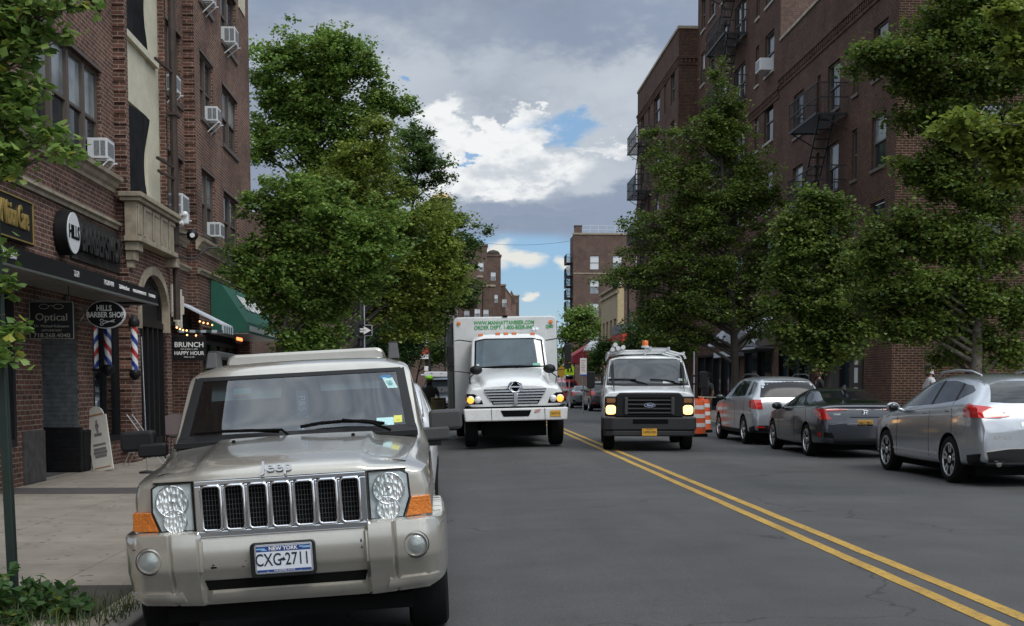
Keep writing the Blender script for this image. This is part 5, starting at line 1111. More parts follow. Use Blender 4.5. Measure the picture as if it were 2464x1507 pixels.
# ---- the near beige SUV ----
jm = paint('champagne_paint', (.46, .438, .385), .55, .24, .10)
jt = thing('parked_suv', (-.925, 7.05, -.123), 'large champagne-coloured SUV parked at the left kerb, chrome seven-slot grille facing us', 'SUV', rz=R(2.4), ry=R(-3.25))
js = []
def js_(y, zb, p2, p3, p4, p5, p6, p7, z8): js.append((y, [(0, zb), (.60, zb), p2, p3, p4, p5, p6, p7, (0, z8)]))
js_(.06, .50, (.76, .52), (.80, .70), (.805, .95), (.785, 1.03), (.66, 1.062), (.47, 1.075), 1.08)
js_(.13, .50, (.80, .52), (.845, .70), (.85, .96), (.82, 1.05), (.69, 1.09), (.49, 1.115), 1.125)
js_(.45, .48, (.82, .50), (.865, .70), (.87, .97), (.845, 1.07), (.72, 1.115), (.50, 1.150), 1.16)
js_(1.15, .42, (.82, .45), (.87, .70), (.88, .98), (.865, 1.10), (.77, 1.155), (.52, 1.195), 1.205)
js_(1.33, .42, (.82, .45), (.87, .70), (.885, .98), (.875, 1.12), (.815, 1.185), (.54, 1.213), 1.22)
js_(1.93, .42, (.82, .45), (.87, .70), (.885, 1.0), (.875, 1.13), (.775, 1.655), (.56, 1.705), 1.72)
js_(2.12, .42, (.82, .45), (.87, .70), (.885, 1.0), (.875, 1.13), (.755, 1.70), (.58, 1.755), 1.77)
js_(3.2, .42, (.82, .45), (.87, .70), (.885, 1.0), (.875, 1.13), (.75, 1.71), (.58, 1.77), 1.785)
js_(4.5, .45, (.82, .48), (.87, .70), (.88, 1.0), (.87, 1.13), (.745, 1.70), (.58, 1.765), 1.78)
js_(4.64, .5, (.80, .52), (.85, .70), (.86, 1.0), (.85, 1.13), (.73, 1.66), (.56, 1.72), 1.73)
jb = cage_obj('body', js, [jm, K['trimb']], jt, {2: .6, 4: .3, 5: .7, 6: .55, 7: .35}, {0: .85, 4: .35, 5: .45, 6: .2, -1: .8}, 3)
jb.parent = None; jv = bvh_of(jb)
cs = arch_cut((.80, 3.58), .435, .90, .34)
b = MB(); b.box(-.70, .70, 1.50, 4.45, .95, 1.63); cs.append(cutter(b))
b = MB(); b.prism([(-.735, 1.1, 1.255), (.735, 1.1, 1.255), (.685, 1.1, 1.635), (-.685, 1.1, 1.635)], (0, 1.0, 0)); cs.append(cutter(b))
b = MB(); b.prism([(-1.2, 1.72, 1.19), (-1.2, 4.2, 1.19), (-1.2, 4.1, 1.60), (-1.2, 2.02, 1.60)], (2.4, 0, 0)); cs.append(cutter(b))
boolcut(jb, cs); jb.parent = jt
K['jglass'] = seeglass('windshield_glass', (.34, .42, .46), .055)
def jp(nm, d, lo, up, mt, off=.004, nu=12, nv=6, par=jt, th=.012):
    b = MB(); patch(b, jv, d, lo, up, off, nu, nv, th); return b.build(nm, mt, par, smooth='auto', fixn=False)
wg = jp('windshield', 'F', [(-.735, 1.25), (.735, 1.25)], [(-.685, 1.64), (.685, 1.64)], 'jglass', .003, 24, 14, th=0)
jp('windshield_trim', 'F', [(-.80, 1.222), (.80, 1.222)], [(-.79, 1.262), (.79, 1.262)], 'trimb', .006, 24, 2)
jp('windshield_trim', 'F', [(-.715, 1.628), (.715, 1.628)], [(-.71, 1.655), (.71, 1.655)], 'trimb', .006, 24, 2)
for s in (-1, 1):
    jp('windshield_trim', 'F', [(s*.725, 1.255), (s*.79, 1.24)], [(s*.676, 1.632), (s*.733, 1.655)], 'trimb', .007, 3, 14)
    for lo, up in (([(1.60, 1.17), (2.62, 1.17)], [(2.0, 1.62), (2.62, 1.62)]), ([(2.68, 1.17), (3.5, 1.17)], [(2.68, 1.62), (3.5, 1.62)]), ([(3.56, 1.17), (4.35, 1.17)], [(3.56, 1.62), (4.3, 1.62)])):
        jp('side_window', 'L' if s < 0 else 'R', lo, up, 'jglass', .003, th=0)
    for y in (2.65, 3.53): jp('pillar', 'L' if s < 0 else 'R', [(y-.05, 1.16), (y+.05, 1.16)], [(y-.05, 1.63), (y+.05, 1.63)], 'trimb', .005, 2, 6)
    for y in (1.45, 2.66, 3.45):
        jp('door_seam', 'L' if s < 0 else 'R', [(y-.005, .5), (y+.005, .5)], [(y-.005, 1.15), (y+.005, 1.15)], 'soft', .0015, 1, 8)
    jp('rocker_cladding', 'L' if s < 0 else 'R', [(1.25, .46), (3.1, .46)], [(1.25, .62), (3.1, .62)], jm, .03, 12, 2)
    # hood creases and fender flare
    for y0, y1 in ((.80, .0), (3.58, 0)):
        b = MB()
        for i in range(24):
            a0_ = .20 if y0 < 1 else .02; a, c = pi*(a0_+(1.02-a0_)*i/24), pi*(a0_+(1.02-a0_)*(i+1)/24)
            def q(t, rr, x): return (s*x, y0-cos(t)*rr, .33+sin(t)*rr)
            b.hexa([q(a, .435, .80), q(c, .435, .80), q(c, .435, .935), q(a, .435, .935), q(a, .49, .80), q(c, .49, .80), q(c, .49, .915), q(a, .49, .915)])
        b.build('fender_flare', jm, jt, bevel=.012)
# hood: raised centre panel edge seams and the gap above the lamps
def hz(x, y): h = jv.ray_cast(Vc((x, y, 9)), Vc((0, 0, -1))); return h[0].z
def hoodf(u, v):
    e = .705+.075*max(0, v-.12); x = (2*u-1)*e; k = abs(x); rz_ = .026*min(1, max(0, (.49+.04*v-k)/.03))
    if v > .14: y = .16+(v-.14)/.86*1.08; return (x, y, hz(x, y)+.008+rz_)
    y0 = [(.0, -.040, 1.064), (.03, -.038, 1.080), (.06, -.022, 1.098), (.09, .015, 1.113), (.12, .08, 1.127), (.141, .16, 1.135)]
    for (a, ya, za), (c, yc, zc2) in zip(y0, y0[1:]):
        if v <= c: q = (v-a)/(c-a); y = ya+(yc-ya)*q; z = za+(zc2-za)*q; break
    zz = (hz(x, .16)+.008-1.135)*(z-1.064)/.071+z+rz_*v/.14; return (x, y+.05*(k/.7)**4, zz)
b = MB(); b.grid(hoodf, 56, 50); g0 = [Vc(v) for v in b.v[:57]]; b.add([p for p in g0]+[p+Vc((0, .05, -.001)) for p in g0], [(i, i+1, 58+i, 57+i) for i in range(56)])
for c_ in (0, 56): e0 = [Vc(b.v[j*57+c_]) for j in range(51)]; b.add(e0+[p-Vc((0, 0, .03)) for p in e0], [(i, i+1, 52+i, 51+i) for i in range(50)])
b.build('hood', jm, jt, smooth='auto')
b = MB(); b.box(-.80, .80, 1.25, 1.40, 1.195, 1.228); b.build('cowl', 'trimb', jt)
for x in (-.38, .38): b = MB(); b.lathe([(.012, 0), (.012, .014), (.006, .018)], (x, 1.02, 1.222), 'z', 10); b.build('washer_nozzle', 'soft', jt)
K['badge_silver'] = mat('badge_silver', (.42, .43, .45), .3, metal=.7)
tx = text('badge', 'Jeep', .088, 'badge_silver', jt, (-.012, -.034, 1.116), (R(64), 0, 0), .007, sx=1.15, bold=.0015)
# roof: raised rear section, rails
b = MB(); o_ = rrect(-.60, .60, 1.68, 1.828, .07, 5); b.prism([(x, 2.55, z) for x, z in o_], (0, 1.85, 0)); b.build('raised_roof', jm, jt, bevel=.02)
for s in (-1, 1):
    b = MB(); b.rbox(s*.665-.035, s*.665+.035, 2.35, 4.4, 1.81, 1.86, .012); b.build('roof_rail', 'trim', jt, smooth='auto')
    b = MB(); b.hexa([(s*.665-.045, 2.22, 1.73), (s*.665+.045, 2.22, 1.73), (s*.665+.045, 2.5, 1.73), (s*.665-.045, 2.5, 1.73), (s*.665-.035, 2.30, 1.845), (s*.665+.035, 2.30, 1.845), (s*.665+.035, 2.5, 1.845), (s*.665-.035, 2.5, 1.845)]); b.build('rail_end', 'trim', jt, bevel=.01)
# grille
zc, zh, gp = .905, .122, .1285
b = MB(); yf, yb = -.035, .07
b.box(-.478, .478, yf, yb, 1.033, 1.062); b.box(-.478, .478, yf, yb, .742, .778)
xs_ = [-.478]+[gp*(k-3)+e for k in range(7) for e in (-.052, .052)]+[.478]
for k in range(8): b.box(xs_[2*k], xs_[2*k+1], yf, yb, .778, 1.033)
b.box(-.478, .478, .03, .07, .778, 1.033)
gr = b.build('grille', mat('brushed_chrome', (.62, .64, .67), .13, metal=1, bump=.05, bs=6), jt, bevel=.006)
for k in range(7):
    x = gp*(k-3); o_ = rrect(x-.053, x+.053, .782, 1.030, .022, 4); o_ = [(a, yf-.004, c) for a, c in o_]; b = MB(); b.tube(o_+o_[:2], .0085, 8, cap=False); b.build('slot_rim', 'chrome', gr, smooth=True)
    b = MB(); b.box(x-.052, x+.052, yf+.045, yf+.05, .778, 1.033); b.build('slot_back', 'soft', gr)
    b = MB()
    for q in range(1, 6): b.box(x-.052+.104*q/6-.0012, x-.052+.104*q/6+.0012, yf+.035, yf+.04, .78, 1.03)
    for q in range(1, 9): b.box(x-.052, x+.052, yf+.036, yf+.039, .78+.25*q/9-.001, .78+.25*q/9+.001)
    b.build('slot_mesh', mat('grille_mesh', (.045, .045, .048), .5), gr)
# headlamps, turn signals
K['lens'] = seeglass('clear_lens', (.93, .95, .95), .02); K['bucket'] = mat('lamp_bucket', (.72, .75, .76), .25, metal=.1, bump=.5, bs=30)
def flute():
    mt, t, b_ = _mat('fluted_reflector'); L = t.links; N = t.nodes.new; b_.inputs['Metallic'].default_value = .55; b_.inputs['Roughness'].default_value = .25; b_.inputs['Base Color'].default_value = (.80, .83, .83, 1)
    g = N('ShaderNodeTexCoord'); q = N('ShaderNodeMapping'); q.inputs[3].default_value = (60, 20, 26); L.new(g.outputs['Object'], q.inputs[0]); w = N('ShaderNodeTexVoronoi'); w.inputs['Scale'].default_value = 1.0; L.new(q.outputs[0], w.inputs[0])
    bp = N('ShaderNodeBump'); bp.inputs['Strength'].default_value = .8; bp.inputs['Distance'].default_value = .02; L.new(w.outputs[0], bp.inputs['Height']); L.new(bp.outputs[0], b_.inputs['Normal']); return mt
K['flute'] = flute()
for s in (-1, 1):
    out = [(s*.49, 1.055), (s*.675, 1.052), (s*.712, 1.03), (s*.718, .90), (s*.675, .785), (s*.49, .785)]
    b = MB(); b.prism([(x, .0, z) for x, z in out], (0, .09, 0)); hl = b.build('headlight', 'bucket', jt)
    b = MB(); q = [(x, -.012+(.015 if abs(x) > .6 else 0), z) for x, z in out]; b.tube(q+q[:2], .007, 6, cap=False); b.build('lamp_rim', 'trimb', hl)
    cx, cz = s*.602, .955; b = MB(); b.lathe([(.088, -.018), (.080, -.012), (.055, .02), (.02, .032), (.001, .034)], (cx, 0, cz), 'y', 28); b.build('reflector', 'flute', hl, smooth='auto')
    b = MB(); b.lathe([(.064, -.020), (.058, -.014), (.04, .015), (.001, .025)], (s*.592, 0, .842), 'y', 24); b.build('reflector', 'flute', hl, smooth='auto')
    b = MB()
    for q_, z_, r_ in ((cx, cz, .088), (s*.592, .842, .064)): qq = [(q_+r_*cos(t*pi/12), -.020, z_+r_*sin(t*pi/12)) for t in range(24)]; b.tube(qq+qq[:2], .004, 5, cap=False)
    b.build('reflector_ring', 'chrome', hl, smooth=True)
    b = MB(); b.ball((cx, -.002, cz), .020, 10); b.ball((s*.592, -.004, .842), .016, 10); b.build('bulb', 'chrome', hl, smooth=True)
    b = MB(); b.prism([(x*.996, -.030+(.02 if abs(x) > .6 else 0), z) for x, z in out], (0, .006, 0)); b.build('lens', 'lens', hl, bevel=.0)
    am = [(s*.728, -.005, .898), (s*.835, .045, .898), (s*.842, .05, .792), (s*.690, -.015, .788)]
    b = MB(); b.prism(am, (0, .10, 0)); b.build('turn_signal', mat('amber_fluted', (.60, .17, .015), .22, coat=.5, bump=.8, bs=70, var=.25, vs=40), jt, bevel=.005)
# bumper
def bf(x):
    a = abs(x); pts = [(0, -.06), (.452, -.06), (.475, -.10), (.605, -.098), (.618, -.078), (.632, -.096), (.80, -.075), (.865, -.01), (.905, .12), (.925, .30), (.93, .42)]
    for p, q in zip(pts, pts[1:]):
        if a <= q[0]: return p[1]+(q[1]-p[1])*(a-p[0])/(q[0]-p[0])
    return .42
def bz(a, p):
    for u, v in zip(p, p[1:]):
        if a <= v[0]: return u[1]+(v[1]-u[1])*(a-u[0])/(v[0]-u[0])
    return p[-1][1]
bxs = [0, .15, .3, .44, .452, .475, .52, .604, .612, .618, .624, .633, .68, .72, .76, .80, .825, .85, .87, .89, .905, .918, .926, .93]
bxs = [-x for x in bxs[::-1]]+bxs[1:]
b = MB(); prof = []
for x in bxs:
    a = abs(x); y = bf(x); zt = bz(a, [(0, .742), (.455, .742), (.478, .785), (.80, .785), (.93, .76)]); z0 = bz(a, [(0, .350), (.45, .350), (.80, .37), (.90, .41), (.93, .47)]); zl = bz(a, [(0, .555), (.6, .555), (.93, .56)])
    prof.append([(x*.97, y+.14, zt), (x, y+.03, zt), (x, y+.006, zt-.012), (x, y-.004, zt-.05), (x, y-.008, zl+.03), (x, y+.004, zl), (x, y+.045, zl-.045), (x, y+.075, z0+.05), (x, y+.12, z0), (x*.97, y+.24, z0)])
n = len(prof[0]); vs = [p for r in prof for p in r]; b.add(vs, [(i*n+j, i*n+j+1, (i+1)*n+j+1, (i+1)*n+j) for i in range(len(prof)-1) for j in range(n-1)])
bu = b.build('bumper', jm, jt, smooth='auto'); bb = bvh_of(bu)
def bp2(nm, lo, up, mt, off=.004, nu=14, nv=3, th=.01):
    q = MB(); patch(q, bb, 'F', lo, up, off, nu, nv, th); return q.build(nm, mt, bu, smooth='auto', fixn=False)
bp2('lower_opening', [(-.44, .440), (.44, .440)], [(-.455, .498), (.455, .498)], 'soft', .002)
bp2('chin_plate', [(-.46, .362), (.46, .362)], [(-.42, .425), (.42, .425)], jm, .014)
for s in (-1, 1):
    bp2('corner_plate', [(s*.56, .385), (s*.86, .41)], [(s*.58, .44), (s*.86, .45)], jm, .010, 8)
    bp2('step_edge', [(s*.458, .56), (s*.47, .56)], [(s*.458, .73), (s*.47, .73)], jm, .012, 2, 4)
    x = s*.735; y = -.088
    b = MB(); b.lathe([(.070, .03), (.072, -.004), (.064, -.012), (.058, -.002)], (x, y, .635), 'y', 32); fl = b.build('fog_lamp', mat('fog_ring', (.30, .29, .27), .3, metal=.6), bu, smooth='auto')
    b = MB(); b.lathe([(.060, .0), (.045, -.012), (.001, -.018)], (x, y+.004, .635), 'y', 32); b.build('lens', mat('fog_glass', (.30, .33, .32), .12, metal=.3, coat=1, bump=.4, bs=50), fl, smooth='auto')
    b = MB(); b.lathe([(.0715, .02), (.0765, .0), (.0765, .03)], (x, y-.002, .635), 'y', 32); b.build('gap', 'soft', fl, smooth='auto')
for x, z, w, h in ((-.41, .57, .035, .012), (-.40, .585, .012, .010), (-.22, .60, .012, .006), (-.24, .57, .02, .005), (-.20, .585, .01, .004), (.425, .665, .012, .02), (.428, .63, .010, .016), (-.83, .70, .02, .006)):
    bp2('chip', [(x, z), (x+w, z+.002)], [(x+.003, z+h), (x+w-.004, z+h-.002)], 'soft', .0012, 2, 2, 0)
b = MB(); b.box(-.70, .70, .14, .5, .24, .33); b.box(-.70, .70, .4, 4.3, .24, .44); b.build('underbody_shade_box', 'soft', jt)  # black below the bumper; long box added to deepen shade underneath
# plate
b = MB(); b.rbox(-.185, .175, -.105, -.055, .505, .700, .022); pf = b.build('plate_holder', 'trimb', jt, bevel=.006)
b = MB(); b.rbox(-.160, .160, -.112, -.106, .527, .692, .012); b.build('plate_frame', 'alu', pf, bevel=.002)
b = MB(); b.rbox(-.150, .150, -.117, -.1125, .535, .683, .01); pl = b.build('licence_plate', mat('plate_white', (.62, .65, .70), .4), pf)
nv_ = mat('plate_blue', (.015, .045, .20), .4)
b = MB(); b.box(-.149, .149, -.1178, -.1172, .652, .682); b.box(-.149, .149, -.1178, -.1172, .537, .551); b.build('band', nv_, pl)
b = MB()
for x0, x1, z0, z1 in ((-.148, -.10, .664, .672), (-.12, -.09, .658, .664), (.105, .148, .663, .674), (.09, .12, .668, .676)): b.box(x0, x1, -.1182, -.1179, z0, z1)
b.build('mountains', mat('plate_sky', (.22, .42, .62), .4), pl)
text('lettering', 'NEW YORK', .030, 'wht', pl, (0, -.1182, .667), FRONT, .0006, sx=1.0, bold=.0006)
dk = mat('plate_ink', (.012, .014, .03), .5)
text('lettering', 'CXG', .098, dk, pl, (-.084, -.1175, .603), FRONT, .0012, sx=.70, bold=.001); text('lettering', '2711', .098, dk, pl, (.076, -.1175, .603), FRONT, .0012, sx=.70, bold=.001)
b = MB(); b.prism([(x, -.1178, z) for x, z in ((-.022, .606), (-.012, .614), (-.004, .612), (.0, .622), (.006, .61), (.012, .600), (-.002, .596), (-.016, .600))], (0, .0004, 0)); b.build('state_emblem', dk, pl)
text('lettering', 'THE EMPIRE STATE', .014, 'wht', pl, (0, -.1182, .5437), FRONT, .0005)
for x, z in ((-.09, .538), (.09, .536)): b = MB(); b.lathe([(.006, .0), (.006, -.003)], (x, -.118, z), 'y', 8); b.build('bolt', 'alu', pl)
# mirrors, wipers, interior
for s in (-1, 1):
    b = MB(); o_ = rrect(-.115, .115, -.07, .07, .03, 3); b.prism([(x, -.06, z) for x, z in o_], (0, .13, 0)); mo = b.build('mirror', 'trim' if s > 0 else 'trimb', jt, bevel=.02, loc=(1.0 if s > 0 else -1.10, 1.62, 1.275 if s > 0 else 1.25))
    b = MB(); b.rbox(-.095, .095, .071, .075, -.055, .055, .02); b.build('mirror_glass', 'cglass', mo)
    b = MB(); o_ = rrect(-.10, .09, -.045, .045, .02, 3); b.prism([(x, -.05, z) for x, z in o_], (0, .10, 0)); b.build('mirror_arm', 'trim' if s > 0 else 'trimb', jt, bevel=.014, loc=(.93 if s > 0 else -.99, 1.56, 1.185))
b = MB(); b.box(-.04, .1, .0, .08, -.02, .02); b.build('mirror_foot', 'trimb', jt, loc=(.86, 1.55, 1.12))
def onglass(x, z, off): h = jv.ray_cast(Vc((x, -9, z)), Vc((0, 1, 0))); return h[0]+Vc((0, -off, off*.6))
wp = [onglass(x, z, .03) for x, z in ((.02, 1.272), (.15, 1.288), (.30, 1.292), (.45, 1.285), (.58, 1.262))]
b = MB(); b.tube(wp, .012, 6); b.tube([onglass(.30, 1.292, .045), onglass(.5, 1.26, .05), (.62, 1.30, 1.235)], .011, 6); b.build('wiper', 'soft', jt)
wp = [onglass(x, z, .03) for x, z in ((-.68, 1.268), (-.5, 1.272), (-.30, 1.268), (-.12, 1.25))]
b = MB(); b.tube(wp, .011, 6); b.tube([wp[1], onglass(-.1, 1.25, .05), (-.05, 1.32, 1.235)], .010, 6); b.build('wiper', 'soft', jt)
def sticker(x, z, w, h, mt, sk=0, nm='sticker'):
    q = MB(); patch(q, jv, 'F', [(x-w/2+sk, z-h/2), (x+w/2+sk, z-h/2)], [(x-w/2-sk, z+h/2), (x+w/2-sk, z+h/2)], .0055, 3, 3, 0); return q.build(nm, mt, wg, fixn=False)
c1 = mat('sticker_cyan', (.42, .66, .66), .4, var=.15, vs=60); sticker(.585, 1.283, .115, .060, c1); sticker(.672, 1.300, .055, .045, mat('sticker_yellow', (.62, .62, .10), .4))
sticker(.63, 1.548, .07, .075, mat('sticker_pale', (.40, .58, .56), .4, var=.2, vs=60), .018); sticker(.60, 1.592, .075, .022, mat('sticker_blue', (.02, .14, .30), .4), .0); sticker(.63, 1.545, .04, .035, mat('sticker_dkgreen', (.10, .26, .28), .4), .010)
sticker(.585, 1.268, .08, .004, dk); sticker(.585, 1.278, .06, .004, dk); sticker(.672, 1.292, .04, .012, mat('sticker_orange', (.5, .45, .05), .4))
b = MB(); b.box(-.72, .72, 1.42, 1.85, 1.05, 1.215); b.rbox(.20, .56, 1.50, 1.8, 1.20, 1.26, .03); b.build('dashboard', mat('dash_grey', (.07, .075, .08), .8), jt, bevel=.02)
sm_ = mat('seat_grey', (.16, .16, .15), .8, var=.15)
for x in (-.37, .37):
    b = MB(); b.rbox(-.25, .25, 0, .16, .9, 1.42, .09, 5); so = b.build('seat', sm_, jt, bevel=.03, loc=(x, 2.45, 0)); b = MB(); b.rbox(-.13, .13, 0, .1, 1.40, 1.60, .05, 4); b.build('headrest', sm_, so, bevel=.02)
for x in (-.37, .37): b = MB(); b.rbox(x-.25, x+.25, 3.35, 3.5, .9, 1.36, .09, 5); b.build('rear_seat', sm_, jt, bevel=.02)
b = MB(); c_ = Vc((.36, 1.92, 1.20)); b.tube([c_+Vc((.18*cos(t*pi/10), .07*sin(t*pi/10), .17*sin(t*pi/10))) for t in range(21)], .016, 7, cap=False); b.bar(c_-Vc((.17, 0, 0)), c_+Vc((.17, 0, 0)), .05); b.build('steering_wheel', 'trimb', jt, smooth=True)
for x, dz in ((-.38, 0), (.38, .03)):
    b = MB(); b.hexa([(x-.24, 1.80, 1.49+dz), (x+.24, 1.80, 1.49+dz), (x+.24, 1.815, 1.49+dz), (x-.24, 1.815, 1.49+dz), (x-.25, 1.98, 1.625), (x+.25, 1.98, 1.625), (x+.25, 1.995, 1.625), (x-.25, 1.995, 1.625)]); b.build('sun_visor', mat('visor_grey', (.30, .31, .29), .8), jt, bevel=.006)
b = MB(); b.box(-.46, -.34, 1.79, 1.795, 1.53, 1.57); b.build('visor_label', mat('label_cyan', (.4, .6, .5), .5), jt); b = MB(); b.box(-.46, -.34, 1.788, 1.794, 1.52, 1.53); b.build('visor_label', 'plateY', jt)
b = MB(); b.rbox(-.13, .13, 1.86, 1.90, 1.52, 1.58, .025); b.build('inner_mirror', 'trimb', jt, bevel=.01)
b = MB(); b.box(-.035, .045, 1.845, 1.85, 1.34, 1.53); hg = b.build('hanging_tag', mat('tag_blue', (.10, .18, .28), .5), jt); text('lettering', 'P&5', .07, 'wht', hg, (.0, 1.842, 1.44), (R(90), R(90), 0), .001)
b = MB(); b.ball((0, 1.62, 1.245), .035, 10, (1, .3, 1.1)); b.build('dash_badge', 'alu', jt, smooth=True)
b = MB(); b.prism([(-.11, 1.62, 1.225), (-.04, 1.62, 1.24), (-.04, 1.62, 1.255), (-.09, 1.62, 1.25)], (0, .005, 0)); b.prism([(.11, 1.62, 1.225), (.04, 1.62, 1.24), (.04, 1.62, 1.255), (.09, 1.62, 1.25)], (0, .005, 0)); b.build('dash_ribbon', 'gold', jt)
for y in (.80, 3.58):
    for s in (-1, 1): wheel(jt, s*.795, y, .375, .245, .58, 5, False)
# ---- rear three-quarter cars parked on the right ----
def lin(a, b, n=4): return [(a[0]+(b[0]-a[0])*i/n, a[1]+(b[1]-a[1])*i/n) for i in range(n+1)]
K['silver'] = paint('silver_paint', (.42, .445, .48), .6, .22, .05); K['silver2'] = paint('silver_paint_warm', (.43, .45, .475), .5, .28, .06); K['slate'] = paint('dark_slate_paint', (.044, .048, .060), .5, .26, .05)
rg = dict(paint=K['silver'], hw=.90, r=.345, ax=(.98, 3.68), tw=.225, rr=.71, cat='SUV', sub=3, mir=(1.62, 1.08, K['silver']), hmt='chrome',
 sts=[st(.0, .66, .36, .70, .5, .74, .78), st(.14, .80, .27, .80, .62, .86, .91), st(.6, .885, .24, .92, .72, .96, 1.01), st(1.1, .90, .23, .97, .74, 1.03, 1.09), st(1.32, .90, .22, 1.0, .76, 1.07, 1.13),
      st(2.2, .90, .22, 1.06, .62, 1.49, 1.555), st(2.75, .90, .22, 1.09, .61, 1.565, 1.63), st(3.5, .90, .23, 1.13, .60, 1.56, 1.625), st(4.1, .895, .25, 1.17, .58, 1.50, 1.57), st(4.36, .885, .28, 1.16, .60, 1.33, 1.38), st(4.52, .87, .30, 1.12, .70, 1.15, 1.17), st(4.62, .84, .32, .98, .68, 1.0, 1.02), st(4.68, .78, .36, .78, .6, .80, .82)],
 win=[([(1.86, 1.10), (2.86, 1.145)], [(1.92, 1.13), (2.3, 1.37), (2.62, 1.475), (2.86, 1.50)]), ([(2.95, 1.15), (3.72, 1.21)], [(2.95, 1.50), (3.3, 1.505), (3.62, 1.47)]), ([(3.79, 1.22), (4.08, 1.33)], [(3.70, 1.455), (3.95, 1.43), (4.10, 1.37)])],
 ws=([(-.72, 1.13), (.72, 1.13)], [(-.60, 1.50), (.60, 1.50)]), rw=([(-.62, 1.20), (-.35, 1.185), (.35, 1.185), (.62, 1.20)], [(-.52, 1.44), (-.3, 1.50), (.3, 1.50), (.52, 1.44)]),
 sp=[([(1.35, .40), (3.25, .40)], [(1.35, .425), (3.25, .425)], 'chrome')],
 pp=[('S', [(4.20, .99), (4.58, .98)], [(4.16, 1.10), (4.26, 1.18), (4.56, 1.13)], 'red', 'tail_light'), ('B', [(.86, .98), (.55, .975), (.40, 1.0)], [(.86, 1.15), (.58, 1.12), (.42, 1.05)], 'red', 'tail_light'),
     ('B', [(-.70, .36), (.70, .36)], [(-.74, .50), (-.4, .545), (.4, .545), (.74, .50)], 'trimb', 'lower_bumper'), ('B', [(-.75, .50), (-.4, .548), (.4, .548), (.75, .50)], [(-.75, .512), (-.4, .560), (.4, .560), (.75, .512)], 'chrome', 'bumper_trim'),
     ('S', [(4.3, .27), (4.6, .34)], [(4.3, .44), (4.64, .48)], 'trimb', 'lower_bumper'), ('B', [(-.25, .86), (.25, .86)], [(-.25, .92), (.25, .92)], 'chrome', 'hatch_trim'), ('B', [(-.2, .70), (.2, .70)], [(-.2, .84), (.2, .84)], 'trimb', 'plate_recess')],
 seams=[(1.5, .35, 1.55, 1.05), (2.9, .35, 2.9, 1.14), (3.78, .75, 3.74, 1.2), (3.45, .42, 3.45, .5)], handles=[(2.62, .99), (3.5, 1.04)])
T_, bv = car('parked_suv', 'nearest silver SUV at the right kerb, cut off by the right edge of view', (8.17, 17.10+4.68, 0), R(180), rg)
for s in (-1, 1): b = MB(); b.tube([(s*.60, 2.45, 1.545), (s*.585, 2.65, 1.635), (s*.575, 3.2, 1.665), (s*.57, 3.7, 1.645), (s*.57, 4.05, 1.575)], [.016, .018, .018, .018, .014], 8); b.build('roof_rail', 'alu', T_, smooth=True)
b = MB(); b.lathe([(.035, 0), (.04, .0), (.04, -.08)], (.55, 4.66, .33), 'y', 16); b.build('exhaust', 'chrome', T_, smooth='auto')
text('badge', 'ROGUE', .07, 'chrome', T_, (.52, 4.675, .70), (R(90), 0, R(180)), .006, sx=1.1)
for s in (-1, 1): b = MB(); b.lathe([(.04, .0), (.03, .012), (.001, .016)], (s*.48, 4.60, 1.03), 'y', 16); b.build('reverse_lamp', 'alu', T_, smooth='auto')
cv = dict(paint=K['slate'], hw=.90, r=.325, ax=(.93, 3.63), tw=.215, rr=.70, sub=3, mir=(1.75, .99, K['slate']),
 sts=[st(.0, .62, .34, .62, .5, .66, .69), st(.14, .80, .24, .72, .62, .77, .81), st(.6, .88, .20, .83, .72, .87, .90), st(1.1, .90, .19, .89, .74, .94, .97), st(1.32, .90, .19, .92, .75, .97, 1.0),
      st(2.15, .90, .19, .96, .58, 1.29, 1.345), st(2.7, .90, .19, .97, .55, 1.355, 1.41), st(3.2, .90, .20, .98, .55, 1.32, 1.375), st(3.75, .90, .21, 1.0, .58, 1.14, 1.18), st(4.1, .89, .23, 1.02, .66, 1.06, 1.085), st(4.5, .86, .26, 1.02, .72, 1.05, 1.07), st(4.60, .83, .28, .96, .68, .97, .98), st(4.64, .76, .34, .66, .6, .68, .70)],
 win=[([(1.80, .98), (2.68, 1.0)], [(1.85, 1.0), (2.2, 1.20), (2.5, 1.285), (2.68, 1.30)]), ([(2.76, 1.0), (3.50, 1.03)], [(2.76, 1.30), (3.05, 1.285), (3.3, 1.21), (3.52, 1.05)])],
 ws=([(-.72, 1.0), (.72, 1.0)], [(-.56, 1.29), (.56, 1.29)]), rw=([(-.62, 1.075), (.62, 1.075)], [(-.50, 1.31), (.50, 1.31)]),
 pp=[('S', [(4.22, .86), (4.60, .74)], [(4.10, .93), (4.30, .985), (4.62, .93)], 'red', 'tail_light'), ('B', [(.86, .915), (.66, .925), (.36, .945)], [(.86, .965), (.62, .965), (.36, .965)], 'red', 'tail_light'), ('B', [(.84, .78), (.66, .76)], [(.86, .915), (.79, .918)], 'red', 'tail_light'),
     ('B', [(-.30, .55), (.30, .55)], [(-.42, .80), (.42, .80)], K['slate'], 'plate_recess'), ('B', [(-.15, .64), (.15, .64)], [(-.15, .76), (.15, .76)], 'plateY', 'licence_plate'), ('B', [(-.60, .30), (.60, .30)], [(-.64, .40), (.64, .40)], 'trimb', 'lower_bumper'), ('B', [(-.30, .80), (.30, .80)], [(-.30, .815), (.30, .815)], 'soft', 'boot_seam'),
     ('S', [(4.36, .42), (4.50, .44)], [(4.36, .50), (4.48, .52)], 'red', 'side_reflector'), ('B', [(.80, .42), (.62, .42)], [(.80, .52), (.66, .50)], 'soft', 'bumper_vent')],
 seams=[(1.5, .3, 1.55, .95), (2.72, .3, 2.72, .99), (3.62, .7, 3.55, .98)], handles=[(2.5, .86), (3.35, .88)])
